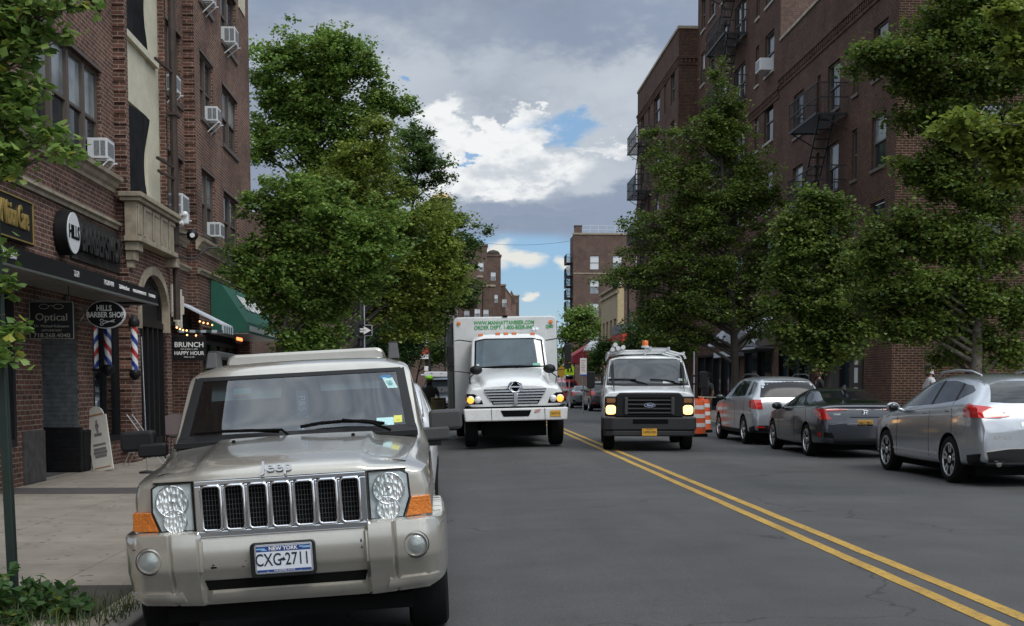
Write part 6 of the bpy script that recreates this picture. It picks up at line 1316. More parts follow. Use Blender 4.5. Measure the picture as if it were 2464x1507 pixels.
T_, bv = car('parked_sedan', 'dark slate-grey sedan parked between the two silver SUVs on the right', (8.0, 24.0+4.64, 0), R(180), cv)
text('lettering', 'HKC 9817', .07, dk, T_, (0, 4.652, .70), (R(90), 0, R(180)), .003, sx=.9); b = MB(); o_ = rrect(-.05, .05, -.04, .04, .02, 4); q = [(x, 4.63, z+.90) for x, z in o_]; b.tube(q+q[:2], .006, 6, cap=False); b.bar((-.022, 4.63, .87), (-.026, 4.63, .93), .012); b.bar((.022, 4.63, .87), (.026, 4.63, .93), .012); b.bar((-.02, 4.63, .9), (.02, 4.63, .9), .01); b.build('emblem', 'chrome', T_)
text('badge', 'CIVIC', .055, 'chrome', T_, (.56, 4.63, .86), (R(90), 0, R(180)), .005, sx=1.1)
b = MB(); b.hexa([(-.03, 3.15, 1.36), (.03, 3.15, 1.36), (.03, 3.32, 1.34), (-.03, 3.32, 1.34), (-.008, 3.26, 1.44), (.008, 3.26, 1.44), (.008, 3.32, 1.44), (-.008, 3.32, 1.44)]); b.build('antenna_fin', K['slate'], T_)
eq = dict(paint=K['silver2'], hw=.92, r=.345, ax=(.95, 3.80), tw=.225, rr=.64, cat='SUV', sub=3, mir=(1.7, 1.12, 'trimb'),
 sts=[st(.0, .68, .36, .74, .5, .80, .84), st(.14, .82, .27, .86, .62, .92, .96), st(.6, .90, .24, .98, .74, 1.03, 1.07), st(1.15, .92, .23, 1.03, .76, 1.10, 1.14), st(1.38, .92, .22, 1.05, .78, 1.13, 1.17),
      st(2.15, .92, .22, 1.08, .68, 1.54, 1.60), st(2.7, .92, .22, 1.09, .67, 1.60, 1.665), st(3.6, .92, .23, 1.11, .66, 1.60, 1.66), st(4.3, .91, .25, 1.13, .64, 1.56, 1.63), st(4.50, .90, .28, 1.12, .68, 1.35, 1.40), st(4.63, .89, .30, 1.08, .74, 1.11, 1.13), st(4.72, .86, .32, .98, .7, 1.0, 1.02), st(4.78, .80, .36, .72, .6, .74, .76)],
 win=[([(1.86, 1.13), (2.86, 1.15)], [(1.92, 1.16), (2.25, 1.42), (2.5, 1.52), (2.86, 1.545)]), ([(2.94, 1.15), (3.78, 1.18)], [(2.94, 1.545), (3.4, 1.545), (3.70, 1.53)]), ([(4.02, 1.19), (4.36, 1.22)], [(3.96, 1.52), (4.26, 1.48)])],
 ws=([(-.74, 1.18), (.74, 1.18)], [(-.66, 1.55), (.66, 1.55)]), rw=([(-.70, 1.14), (.70, 1.14)], [(-.60, 1.55), (.60, 1.55)]), rgm=mat('tinted_rear_glass', (.045, .045, .05), .12, spec=.15),
 pp=[('S', [(4.40, .90), (4.70, .87)], [(4.34, 1.06), (4.64, 1.08)], 'red', 'tail_light'), ('B', [(.88, .87), (.66, .86)], [(.86, 1.08), (.68, 1.08)], 'red', 'tail_light'), ('B', [(-.75, .34), (.75, .34)], [(-.78, .48), (.78, .48)], 'trimb', 'lower_bumper'), ('B', [(-.34, .88), (.34, .88)], [(-.34, .94), (.34, .94)], 'chrome', 'hatch_trim'),
     ('S', [(4.35, .28), (4.7, .34)], [(4.35, .42), (4.72, .47)], 'trimb', 'lower_bumper'), ('B', [(.80, .42), (.62, .42)], [(.80, .455), (.62, .455)], 'red', 'reflector')],
 sp=[([(1.3, .28), (3.4, .28)], [(1.3, .36), (3.4, .36)], 'trimb')], seams=[(1.5, .35, 1.55, 1.08), (2.9, .35, 2.9, 1.12), (3.86, .75, 3.84, 1.15)], handles=[(2.6, 1.0), (3.55, 1.02)])
T_, bv = car('parked_suv', 'silver SUV with dark tinted rear window, parked just beyond the dark sedan', (7.93, 29.2+4.78, 0), R(180), eq)
for s in (-1, 1): b = MB(); b.tube([(s*.63, 2.5, 1.62), (s*.63, 2.8, 1.70), (s*.62, 3.8, 1.70), (s*.61, 4.1, 1.65)], .016, 6); b.build('roof_rail', 'trim', T_, smooth=True)
b = MB(); b.bar((-.25, 4.60, 1.175), (.18, 4.57, 1.185), .03); b.build('rear_wiper', 'soft', T_)
# distant cars: darker ones ahead on the right, white and light ones behind the near SUV
dk2 = dict(eq); dk2.update(paint=paint('black_grey_paint', (.02, .022, .026), .4, .3), sub=2, rgm='cglass')
dk2['pp'] = [p for p in eq['pp'] if p[4] != 'hatch_trim']+[('B', [(-.15, .70), (.15, .70)], [(-.15, .80), (.15, .80)], 'plateY', 'licence_plate')]
car('parked_suv', 'black SUV seen from behind between the truck and the white van', (8.15, 66.5+4.78, 0), R(180), dk2)
gy = dict(cv); gy.update(paint=paint('grey_paint', (.12, .13, .14), .5, .3), sub=2); car('parked_sedan', 'grey car half hidden ahead of the black SUV', (7.9, 75+4.64, 0), R(180), gy)
wh = dict(eq); wh.update(paint=paint('white_car_paint', (.66, .67, .68), .0, .3), sub=2, mir=(1.7, 1.12, K['white']))
wh['pp'] = [('F', [(.80, .72), (.52, .74)], [(.80, .86), (.55, .86)], 'bucket', 'headlight'), ('F', [(-.4, .5), (.4, .5)], [(-.45, .74), (.45, .74)], 'trimb', 'grille'), ('F', [(-.66, .34), (.66, .34)], [(-.66, .44), (.66, .44)], 'trimb', 'lower_bumper')]
car('parked_car', 'white car parked directly behind the champagne SUV, only its side showing', (-1.10, 14.0, road_z(-1.1)), R(.8), wh)
pk = dict(eq); pk.update(paint=paint('dark_navy_paint', (.025, .03, .04), .4, .28), sub=2, mir=(1.7, 1.16, 'trimb'), r=.38)
pk['sts'] = [(y, [(x*1.04, z*1.10) for x, z in p]) for y, p in eq['sts']]; sc_ = lambda l: [(x, z*1.10) for x, z in l]
pk['win'] = [(sc_(a), sc_(c)) for a, c in eq['win']]; pk['ws'] = tuple(sc_(q) for q in eq['ws']); pk['rw'] = tuple(sc_(q) for q in eq['rw']); pk['seams'] = []; pk['handles'] = []; pk['hw'] = .95
pk['pp'] = [('F', [(.84, .80), (.52, .82)], [(.84, .98), (.55, .98)], 'bucket', 'headlight'), ('F', [(-.50, .56), (.50, .56)], [(-.55, .92), (.55, .92)], 'soft', 'grille')]
pk['sp'] = []
T_, bv = car('oncoming_suv', 'dark oncoming SUV with chrome grille and white roof load, behind the lime-capped man', (-.30, 41.5, road_z(-.3)), 0, pk)
b = MB()
for z in (.62, .72, .82, .90): b.box(-.52, .52, -.02, .06, z, z+.035)
b.bar((-.56, -.01, .95), (-.42, -.01, .56), .05); b.bar((.56, -.01, .95), (.42, -.01, .56), .05); b.build('chrome_bars', 'chrome', T_)
b = MB(); b.rbox(-.78, .78, 1.9, 2.3, 1.80, 1.98, .08); b.box(-.9, -.5, 2.4, 4.2, 1.84, 1.9); b.build('roof_load', 'white', T_, bevel=.02)
for k in range(4): b = MB(); b.ball((-.5+k*.33, 1.9, 1.94), .03, 8); b.build('marker_lamp', 'alu', T_)
t = thing('red_vehicle', at(1368, 0, 88).xy.to_3d()+Vc((0, 0, 0)), 'red van with a white stripe, just showing past the truck', 'van')
T2 = cage_obj('body', [st(0, .85, .4, 1.0, .75, 1.1, 1.2), st(.2, .95, .3, 1.2, .8, 1.3, 1.4), st(1.0, .98, .3, 1.3, .8, 1.85, 1.95), st(4.2, .98, .3, 1.3, .8, 1.9, 2.0), st(4.4, .9, .35, 1.3, .75, 1.8, 1.9)], paint('red_van_paint', (.42, .02, .025), 0, .35), t)
b = MB(); patch(b, bvh_of(T2), 'F', [(-.7, 1.28), (.7, 1.28)], [(-.66, 1.6), (.66, 1.6)], .005); b.build('windshield', 'cglass', t, fixn=False)
b = MB(); patch(b, bvh_of(T2), 'F', [(-.9, 1.02), (.9, 1.02)], [(-.9, 1.16), (.9, 1.16)], .006); b.build('white_stripe', 'white', t, fixn=False)
for s in (-1, 1):
    for y in (.8, 3.6): wheel(t, s*.85, y, .35, .22)

# ---- delivery truck ----
wpaint = paint('truck_white', (.70, .71, .71), 0, .34, .10); K['wp'] = wpaint
tk = thing('delivery_truck', (1.41, 28.45, 0.0), 'white delivery truck with green phone lettering over the cab, coming toward us', 'truck', ry=R(-1.2), rz=R(1.6))
def s9(y, pts): return (y, pts)
hood = [s9(.16, [(0, .92), (.7, .92), (1.02, .93), (1.09, 1.03), (1.09, 1.22), (.98, 1.34), (.78, 1.36), (.66, 1.40), (0, 1.44)]),
        s9(.30, [(0, .88), (.7, .88), (1.08, .90), (1.14, 1.05), (1.14, 1.27), (1.02, 1.42), (.80, 1.45), (.68, 1.53), (0, 1.58)]),
        s9(.9, [(0, .85), (.7, .85), (1.10, .88), (1.15, 1.05), (1.15, 1.30), (1.03, 1.50), (.82, 1.52), (.72, 1.68), (0, 1.75)]),
        s9(1.5, [(0, .85), (.7, .85), (1.05, .88), (1.08, 1.05), (1.08, 1.30), (.98, 1.50), (.86, 1.55), (.77, 1.78), (0, 1.83)]),
        s9(1.68, [(0, .85), (.7, .85), (.92, .88), (.95, 1.05), (.95, 1.40), (.95, 1.60), (.93, 1.75), (.80, 1.83), (0, 1.86)]),
        s9(2.05, [(0, .85), (.7, .85), (.93, .88), (.97, 1.05), (.97, 1.50), (.965, 1.80), (.88, 2.55), (.70, 2.64), (0, 2.67)]),
        s9(2.3, [(0, .85), (.7, .85), (.93, .88), (.97, 1.05), (.97, 1.50), (.965, 1.80), (.88, 2.60), (.70, 2.70), (0, 2.73)]),
        s9(2.75, [(0, .85), (.7, .85), (.93, .88), (.97, 1.05), (.97, 1.50), (.965, 1.80), (.88, 2.60), (.70, 2.70), (0, 2.73)])]
cb = cage_obj('cab', hood, [wpaint, K['soft']], tk, {5: .5, 6: .55, 7: .4}, {0: .6, 4: .6, 5: .5, -1: .8}, 3); cb.parent = None; cv_ = bvh_of(cb); boolcut(cb, arch_cut((1.0,), .56, 1.16, .42)); cb.parent = tk
def tp(nm, d, lo, up, mt, off=.005, nu=12, nv=6, par=tk): b = MB(); patch(b, cv_, d, lo, up, off, nu, nv); return b.build(nm, mt, par, smooth='auto', fixn=False)
tp('windshield_seal', 'F', [(-.86, 1.86), (-.4, 1.84), (.4, 1.84), (.86, 1.86)], [(-.82, 2.52), (-.6, 2.57), (.6, 2.57), (.82, 2.52)], 'soft', .003, 20, 10)
tws = tp('windshield', 'F', [(-.82, 1.885), (-.4, 1.865), (.4, 1.865), (.82, 1.885)], [(-.78, 2.49), (-.6, 2.54), (.6, 2.54), (.78, 2.49)], mat('truck_windshield_reflection_tint', (.035, .062, .078), .03, spec=.9, var=.35, vs=2.5), .006, 20, 10)  # mottled blue in the glass colour stands in for reflected sky
for s in (-1, 1):
    tp('side_window', 'L' if s < 0 else 'R', [(1.95, 1.84), (2.6, 1.84)], [(2.12, 2.45), (2.6, 2.45)], 'cglass')
    tp('headlight_housing', 'F', [(s*1.11, 1.01), (s*.74, 1.01)], [(s*1.11, 1.25), (s*.95, 1.25), (s*.80, 1.16)], 'soft', .006)
    for x, r_, mt in ((1.03, .085, 'amberon'), (.87, .075, 'bucket')):
        h = cv_.ray_cast(Vc((s*x, -9, 1.11)), Vc((0, 1, 0)))[0]; b = MB(); b.lathe([(r_+.015, .02), (r_+.01, -.012), (r_, -.016)], tuple(h), 'y', 20); hl = b.build('headlight', 'chrome', tk, smooth='auto')
        b = MB(); b.lathe([(r_, -.012), (r_*.6, -.03), (.001, -.036)], tuple(h), 'y', 20); b.build('lens', mt, hl, smooth='auto')
tp('grille_back', 'F', [(-.52, 1.0), (.52, 1.0)], [(-.72, 1.345), (.72, 1.345)], 'soft', .008, 16, 5)
for k in range(5):
    z = 1.02+k*.066; w = .50+(.70-.50)*(k/4)**.7; b = MB(); patch(b, cv_, 'F', [(-w, z), (w, z)], [(-w-.02, z+.036), (w+.02, z+.036)], .03, 18, 1); b.build('grille_bar', 'chrome', tk, smooth='auto', fixn=False)
b = MB(); q = [(.155*cos(t*pi/12), .085, 1.395+.125*sin(t*pi/12)) for t in range(24)]; b.tube(q+q[:2], .020, 8, cap=False); em = b.build('emblem', 'chrome', tk, smooth=True)
b = MB(); b.prism([(.135*cos(t*pi/12), .10, 1.395+.105*sin(t*pi/12)) for t in range(24)], (0, .02, 0)); b.build('emblem_back', 'soft', em)
b = MB(); b.bar((-.14, .085, 1.395), (.14, .085, 1.395), .03); b.bar((-.14, .085, 1.395), (-.05, .085, 1.49), .02); b.bar((.14, .085, 1.395), (.05, .085, 1.49), .02); b.bar((-.14, .085, 1.395), (-.05, .085, 1.30), .02); b.bar((.14, .085, 1.395), (.05, .085, 1.30), .02); b.build('emblem_bar', 'chrome', em)
b = MB(); b.box(-.05, .05, .09, .14, 1.0, 1.27); b.build('grille_centre', 'chrome', tk, bevel=.01)
b = MB(); b.hexa([(-1.17, 0, .62), (1.17, 0, .62), (1.17, .3, .62), (-1.17, .3, .62), (-1.20, .02, .91), (1.20, .02, .91), (1.20, .3, .91), (-1.20, .3, .91)]); bu = b.build('bumper', mat('bumper_white', (.66, .66, .65), .5, var=.08, vs=3, dirt=.35, dirtc=(.2, .17, .14)), tk, bevel=.03)
b = MB(); b.prism([(-.29, -.004, .72), (.29, -.004, .72), (.35, -.004, .86), (-.35, -.004, .86)], (0, .02, 0)); b.build('bumper_slot', 'soft', bu)
for x in (-.56, .66): b = MB(); b.box(x-.004, x+.004, -.003, .01, .63, .90); b.build('bumper_seam', 'soft', bu)
b = MB(); b.box(.78, 1.02, -.012, -.004, .70, .84); pl = b.build('licence_plate', 'plateY', bu); text('lettering', '38492 MJ', .055, dk, pl, (.90, -.014, .77), FRONT, .002)
b = MB(); b.prism([(.42, -.008, .80), (.55, -.008, .83), (.56, -.008, .89), (.43, -.008, .86)], (0, .006, 0)); b.build('sticker', mat('flag_sticker', (.55, .30, .28), .5, var=.4, vs=40), bu)
b = MB(); b.box(-1.1, 1.1, .12, .4, .70, .95); b.build('lower_grille', 'soft', tk)
for x in (-.67, -.25, -.05, .15, .60):
    h = cv_.ray_cast(Vc((x, 2.16, 9)), Vc((0, 0, -1)))[0]; b = MB(); b.rbox(x-.055, x+.055, h.y-.10, h.y+.04, h.z-.03, h.z+.035, .015); b.build('marker_light', mat('orange_marker', (.75, .20, .05), .3, coat=.5), tk, bevel=.005)
# box body
o_ = rrect(-1.295, 1.295, .72, 3.14, .13, 6); b = MB(); b.prism([(x, 2.82, z) for x, z in o_], (0, 6.6, 0)); bxo = b.build('cargo_box', mat('box_white', (.60, .61, .61), .45, var=.05, vs=2, dirt=.25, dirtc=(.3, .29, .26)), tk, bevel=.03, loc=(-.02, 0, 0))
for s in (-1, 1):
    b = MB()
    for k in range(4): b.box(s*1.31-.015, s*1.31+.01, 2.95+k*1.6, 2.95+k*1.6+1.58, .76, 3.02)
    b.build('roll_door', mat('side_dark', (.05, .05, .048), .6, var=.25, vs=3), bxo)
    b = MB(); b.lathe([(.05, 0), (.045, -.02), (.001, -.03)], (s*1.15, 2.80, 2.99), 'y', 14); b.build('marker_light', 'amber', bxo, smooth='auto')
b = MB(); b.box(-.06, .06, 2.8, 2.86, 3.12, 3.17); b.build('roof_lamp', 'soft', bxo)
gl = mat('green_letter', (.05, .30, .08), .5)
text('lettering', 'WWW.MANHATTANBEER.COM', .132, gl, bxo, (-.02, 2.812, 2.985), FRONT, .003, sx=.80, bold=.003); text('lettering', 'ORDER DEPT. 1-800-BEER-INC', .132, gl, bxo, (-.02, 2.812, 2.865), FRONT, .003, sx=.86, bold=.003); text('lettering', 'Q401', .115, gl, bxo, (1.12, 2.812, 2.875), FRONT, .003, sx=.75, bold=.005)
for dx in (0, .09): b = MB(); b.lathe([(.035, -.06), (.03, 0), (.012, .02), (.01, .10)], (.68+dx, 2.72, 2.82), 'y', 12); b.build('air_horn', 'chrome', tk, smooth='auto')
def mirr(s):
    b = MB(); b.rbox(-.08, .08, 0, .07, -.22, .22, .03); mo = b.build('mirror', 'trimb', tk, bevel=.015, loc=(s*1.42, 1.75, 2.18)); b = MB(); b.rbox(-.08, .08, 0, .07, -.30, -.24, .02); b.rbox(-.08, .08, 0, .08, -.38, -.25, .03); b.build('spot_mirror', 'trimb', mo)
    b = MB(); b.tube([(s*.9, 1.95, 2.50), (s*1.2, 1.8, 2.54), (s*1.42, 1.78, 2.5), (s*1.42, 1.78, 1.80), (s*1.2, 1.82, 1.78), (s*.95, 1.9, 1.74)], .014, 6); b.build('mirror_arm', 'iron', tk)
mirr(-1); mirr(1)
for s in (-1, 1):
    b = MB(); b.ball((s*.86, .78, 1.80), .15, 14, (1, .75, .72)); mo = b.build('hood_mirror', 'trimb', tk, smooth=True); b = MB(); b.tube([(s*.90, .8, 1.72), (s*1.02, .75, 1.62), (s*1.0, .72, 1.46)], .016, 6); b.build('mirror_arm', 'iron', mo)
    b = MB(); b.tube([(s*.45-.35, 1.60, 1.865), (s*.45+.1, 1.575, 1.885), (s*.45+.3, 1.57, 1.875)], .014, 5); b.build('wiper', 'soft', tk)
    wheel(tk, s*1.0, 1.0, .48, .30, .55, 6, False, 'alu'); wheel(tk, s*1.0, 6.9, .48, .34, .55, 6, False, 'alu')
    b = MB(); b.box(s*.97-.005, s*.97+.005, 1.93, 1.94, .95, 1.8); b.build('door_seam', 'soft', tk)
b = MB(); b.box(-.72, .72, .35, 1.9, .26, .74); b.box(-.80, .80, 1.9, 9.2, .34, .78); b.build('chassis', 'soft', tk)  # chassis as solid black boxes, also filling in the shade underneath
b = MB(); patch(b, cv_, 'F', [(-.80, 1.89), (-.74, 1.89)], [(-.80, 1.95), (-.74, 1.95)], .010, 2, 2, 0); b.build('sticker', 'blind', tws, fixn=False); b = MB(); patch(b, cv_, 'F', [(.55, 1.89), (.74, 1.89)], [(.57, 1.95), (.74, 1.95)], .010, 2, 2, 0); b.build('sticker', mat('sticker_mint', (.15, .45, .32), .5), tws, fixn=False)

# ---- white van ----
vn = thing('work_van', (4.20, 26.85, 0), 'white work van with black grille, lit headlights, loaded roof rack and orange beacon', 'van', rz=R(-6.0))
vs_ = [(.06, [(0, .45), (.7, .45), (.92, .47), (.97, .75), (.98, 1.05), (.955, 1.18), (.85, 1.26), (.6, 1.28), (0, 1.29)]),
       (.16, [(0, .42), (.7, .42), (.95, .45), (1.0, .75), (1.005, 1.08), (.975, 1.22), (.87, 1.30), (.6, 1.325), (0, 1.335)]),
       (.72, [(0, .40), (.7, .40), (.96, .43), (1.005, .75), (1.01, 1.12), (.985, 1.28), (.92, 1.375), (.65, 1.40), (0, 1.41)]),
       (.88, [(0, .40), (.7, .40), (.96, .43), (1.005, .75), (1.01, 1.15), (.99, 1.32), (.945, 1.405), (.65, 1.425), (0, 1.435)]),
       (1.45, [(0, .40), (.7, .40), (.96, .43), (1.005, .75), (1.01, 1.15), (.99, 1.36), (.845, 2.0), (.62, 2.06), (0, 2.08)]),
       (1.75, [(0, .40), (.7, .40), (.96, .43), (1.005, .75), (1.01, 1.15), (.99, 1.36), (.835, 2.05), (.62, 2.12), (0, 2.145)]),
       (4.9, [(0, .42), (.7, .42), (.96, .45), (1.005, .75), (1.01, 1.15), (.99, 1.36), (.84, 2.06), (.62, 2.13), (0, 2.15)]),
       (5.35, [(0, .5), (.7, .5), (.93, .52), (.97, .75), (.975, 1.15), (.96, 1.36), (.82, 2.0), (.6, 2.07), (0, 2.09)])]
vb = cage_obj('body', vs_, [wpaint, K['soft']], vn, {5: .4, 6: .4, 4: .3}, {0: .7, 3: .3, 4: .3, -1: .7}, 3); vb.parent = None; vv = bvh_of(vb); boolcut(vb, arch_cut((.92, 4.35), .44, 1.01, .34)); vb.parent = vn
def vp(nm, d, lo, up, mt, off=.005, nu=12, nv=6, par=vn, th=.012): b = MB(); patch(b, vv, d, lo, up, off, nu, nv, th); return b.build(nm, mt, par, smooth='auto', fixn=False)
vp('windshield_trim', 'F', [(-.92, 1.425), (-.5, 1.412), (.5, 1.412), (.92, 1.425)], [(-.84, 2.0), (-.6, 2.035), (.6, 2.035), (.84, 2.0)], 'trimb', .003, 20, 10)
vw = vp('windshield', 'F', [(-.89, 1.475), (-.5, 1.462), (.5, 1.462), (.89, 1.475)], [(-.81, 1.99), (-.6, 2.015), (.6, 2.015), (.81, 1.99)], mat('van_windshield', (.035, .042, .045), .04, spec=.7), .006, 20, 10)
for s in (-1, 1):
    vp('side_window', 'L' if s < 0 else 'R', [(1.15, 1.42), (2.2, 1.42)], [(1.6, 1.96), (2.2, 1.96)], 'cglass'); vp('door_seam', 'L' if s < 0 else 'R', [(2.28, .5), (2.29, .5)], [(2.28, 2.0), (2.29, 2.0)], 'soft', .002, 1, 8)
    b = MB(); b.box(s*.955-.13 if s > 0 else s*.955-.0, s*.955+.0 if s > 0 else s*.955+.13, .0, .10, 1.02, 1.16); 
    b = MB(); x0, x1 = sorted((s*.70, s*.96)); b.box(x0, x1, -.0, .12, .76, 1.19); hb = b.build('lamp_housing', 'trimb', vn, bevel=.02)
    b = MB(); b.box(x0+.035, x1-.035, -.012, .01, 1.05, 1.145); b.build('turn_signal', mat('amber_dull', (.24, .09, .015), .25, coat=.5), hb, bevel=.01)
    b = MB(); b.rbox(x0+.02, x1-.02, -.016, .0, .80, 1.0, .07, 5); b.build('headlight', 'lampon', hb, bevel=.01)
b = MB(); b.prism([(-.74, 0, .74), (.74, 0, .74), (.72, 0, 1.20), (.64, 0, 1.27), (-.64, 0, 1.27), (-.72, 0, 1.20)], (0, .14, 0)); gr = b.build('grille', 'trimb', vn, loc=(0, -.03, 0), bevel=.03)
b = MB(); b.box(-.46, .46, -.035, -.030, .80, 1.17); b.build('grille_opening', 'soft', gr)
for z in (.84, .93, 1.02, 1.11): b = MB(); b.box(-.46, .46, -.055, -.01, z-.014, z+.014); b.build('grille_bar', 'trim', gr)
for x in (-.50, .50): b = MB(); b.box(x-.035, x+.035, -.06, -.01, .80, 1.17); b.build('grille_post', 'trim', gr, bevel=.01)
b = MB(); b.prism(*oval(.125, .052, -.075, -.05)); em = b.build('emblem', 'chrome', gr, loc=(0, 0, 1.0)); b = MB(); b.prism(*oval(.112, .042, -.08, -.076)); b.build('emblem_face', mat('emblem_blue', (.01, .03, .12), .3), em); text('lettering', 'Ford', .07, 'wht', em, (0, -.082, 0), FRONT, .002, shear=.3)
b = MB(); o_ = [(-1.03, .16), (-1.0, -.06), (-.8, -.12), (.8, -.12), (1.0, -.06), (1.03, .16)]
b.prism([(x, y, .46) for x, y in o_], (0, 0, .28)); b.prism([(x*.97, y+.02, .33) for x, y in o_], (0, 0, .13)); bu = b.build('bumper', mat('bumper_black', (.018, .018, .02), .6, bump=.1), vn, bevel=.03)
b = MB(); b.box(-.36, .40, -.124, -.118, .60, .70); b.build('bumper_slot', 'soft', bu)
b = MB(); b.box(-.16, .16, -.14, -.122, .345, .50); pl = b.build('licence_plate', 'plateY', bu); text('lettering', '14993-MD', .075, dk, pl, (0, -.142, .42), FRONT, .002, sx=.85); text('lettering', 'NEW YORK', .025, dk, pl, (0, -.142, .485), FRONT, .002)
for s in (-1, 1):
    b = MB(); b.rbox(-.09, .09, 0, .10, -.19, .19, .04); mo = b.build('mirror', 'trimb', vn, bevel=.02, loc=(s*1.26, 1.05, 1.55)); b = MB(); b.bar((s*1.0, 1.2, 1.64), (s*1.2, 1.1, 1.64), .04); b.bar((s*1.0, 1.2, 1.46), (s*1.2, 1.1, 1.46), .04); b.bar((s*1.01, 1.195, 1.44), (s*1.01, 1.195, 1.66), .045); b.build('mirror_arm', 'trimb', vn)
    for y in (.92, 4.35): wheel(vn, s*.86, y, .37, .25, .56, 6, False, 'alu')
def ong(x, z, off=.03): h = vv.ray_cast(Vc((x, -9, z)), Vc((0, 1, 0))); return h[0]+Vc((0, -off, off*.3))
b = MB(); b.tube([ong(-.86, 1.555), ong(-.5, 1.56), ong(-.25, 1.545)], .013, 6); b.tube([ong(-.4, 1.555), ong(-.1, 1.47), ong(.0, 1.44)], .014, 6); b.build('wiper', 'soft', vn)
b = MB(); b.tube([ong(.06, 1.555), ong(.4, 1.535), ong(.6, 1.50)], .013, 6); b.tube([ong(.4, 1.535), ong(.66, 1.46), ong(.8, 1.44)], .014, 6); b.build('wiper', 'soft', vn)
for x, z, w, h, mt in ((.46, 1.49, .24, .045, 'blind'), (.74, 1.55, .10, .05, 'blind'), (.80, 1.54, .06, .05, mat('sticker_lime', (.20, .45, .12), .5)), (-.84, 1.59, .06, .03, 'blind')):
    b = MB(); patch(b, vv, 'F', [(x-w/2, z-h/2), (x+w/2, z-h/2)], [(x-w/2, z+h/2), (x+w/2, z+h/2)], .010, 2, 2, 0); b.build('paper', mt, vw, fixn=False)
# rack: cross bars with legs, pipes, ladder, beacon
b = MB()
for y in (1.9, 2.1, 3.2, 4.5):
    b.tube([(-.88, y, 2.04), (-.86, y, 2.15), (-.5, y, 2.22), (.5, y, 2.23), (.88, y, 2.13), (.92, y, 2.04)], .02, 6)
for x in (-.86, .88): b.bar((x, 1.9, 2.18), (x, 4.7, 2.18), .04)
b.build('roof_rack', 'white', vn, smooth='auto')
b = MB(); b.tube([(-.76, 1.7, 2.25), (-.76, 4.9, 2.25)], .05, 10); b.tube([(-.64, 1.65, 2.28), (-.64, 4.8, 2.27)], .05, 10); b.tube([(-.52, 1.7, 2.30), (-.52, 4.8, 2.29)], .05, 10); b.tube([(-.70, 1.75, 2.36), (-.70, 4.8, 2.35)], .05, 10); pp = b.build('roof_pipes', 'white', None, smooth='auto'); pp.parent = None
tag(pp, 'bundle of white pipes strapped on the left of the white van roof', 'pipes'); pp.location = (4.20, 26.85, 0); pp.rotation_euler = (0, 0, R(-6.0))
b = MB(); b.bar((.1, 1.7, 2.28), (.1, 4.9, 2.28), .05, .07); b.bar((.52, 1.7, 2.27), (.52, 4.9, 2.27), .05, .07)
for k in range(10): b.bar((.1, 1.8+k*.32, 2.28), (.52, 1.8+k*.32, 2.27), .03)
pp = b.build('ladder', 'alu', None); tag(pp, 'aluminium ladder lying on the white van roof rack', 'ladder'); pp.location = (4.20, 26.85, 0); pp.rotation_euler = (0, 0, R(-6.0))
b = MB(); b.lathe([(.085, 2.29), (.085, 2.33), (.07, 2.335)], (-.02, 1.7, 0), 'z', 16); b.bar((-.02, 1.7, 2.12), (-.02, 1.7, 2.3), .03); be = b.build('beacon_base', 'white', vn); b = MB(); b.lathe([(.07, 2.335), (.075, 2.42), (.06, 2.45), (.001, 2.455)], (-.02, 1.7, 0), 'z', 16); b.build('beacon', mat('beacon_orange', (.80, .16, .03), .25, coat=.5), be, smooth='auto')
# ---------------- street furniture ----------------
K['dgreen'] = mat('dark_green_post', (.010, .022, .018), .45, var=.2, vs=8)
t = thing('sign_post', (-3.07, 8.74, -.05), 'dark green square post at the left edge, rising out of the weeds', 'post')
b = MB(); b.bar((0, 0, 0), (-.075, 0, 3.3), .062); b.build('post', 'dgreen', t, bevel=.008); b = MB(); b.box(-.06, .06, -.06, .06, 0, .03); b.build('foot', 'dgreen', t)
def signpost(p, h, label, cat='sign post', r=.03, mt='iron'):
    t = thing('sign_post', p, label, cat); b = MB(); b.tube([(0, 0, 0), (0, 0, h)], r, 8); b.build('post', mt, t); return t
# one-way sign on its dark pole behind the near SUV
Y = 29.3; p = at(860, 0, Y); t = signpost((p.x, Y, -.05), 4.35, 'dark pole carrying the white-arrow one-way sign among the left-hand trees', r=.06)
z = lambda py, Y_: H+(925-py)/F*Y_
b = MB(); b.rbox(-.02, .285, -.10, -.08, z(808, Y)+.03, z(782, Y)+.03, .02); s_ = b.build('sign_panel', 'white', t)
b = MB(); b.rbox(-.01, .275, -.105, -.101, z(808, Y)+.04, z(782, Y)+.02, .015); b.build('panel_face', 'black', s_)
zc_ = (z(808, Y)+z(782, Y))/2+.03; b = MB(); b.prism([(x, -.109, zc_+q) for x, q in ((.26, 0), (.09, .095), (.09, .045), (.0, .045), (.0, -.045), (.09, -.045), (.09, -.095))], (0, .003, 0)); b.build('arrow', 'wht', s_)
text('lettering', 'WAY', .065, 'soft', s_, (.07, -.112, zc_), FRONT, .001)
b = MB(); b.box(-.12, .10, -.10, .1, z(806, Y)-.05, z(775, Y)+.1); b.build('bracket', 'iron', t); b = MB(); b.tube([(.09, 0, 0), (.09, 0, 3.4)], .022, 6); b.build('grey_pipe', 'alu', t)
b = MB(); b.box(-.10, .06, -.12, -.1, z(845, Y)-.12, z(829, Y)); b.build('small_sign', 'black', t)
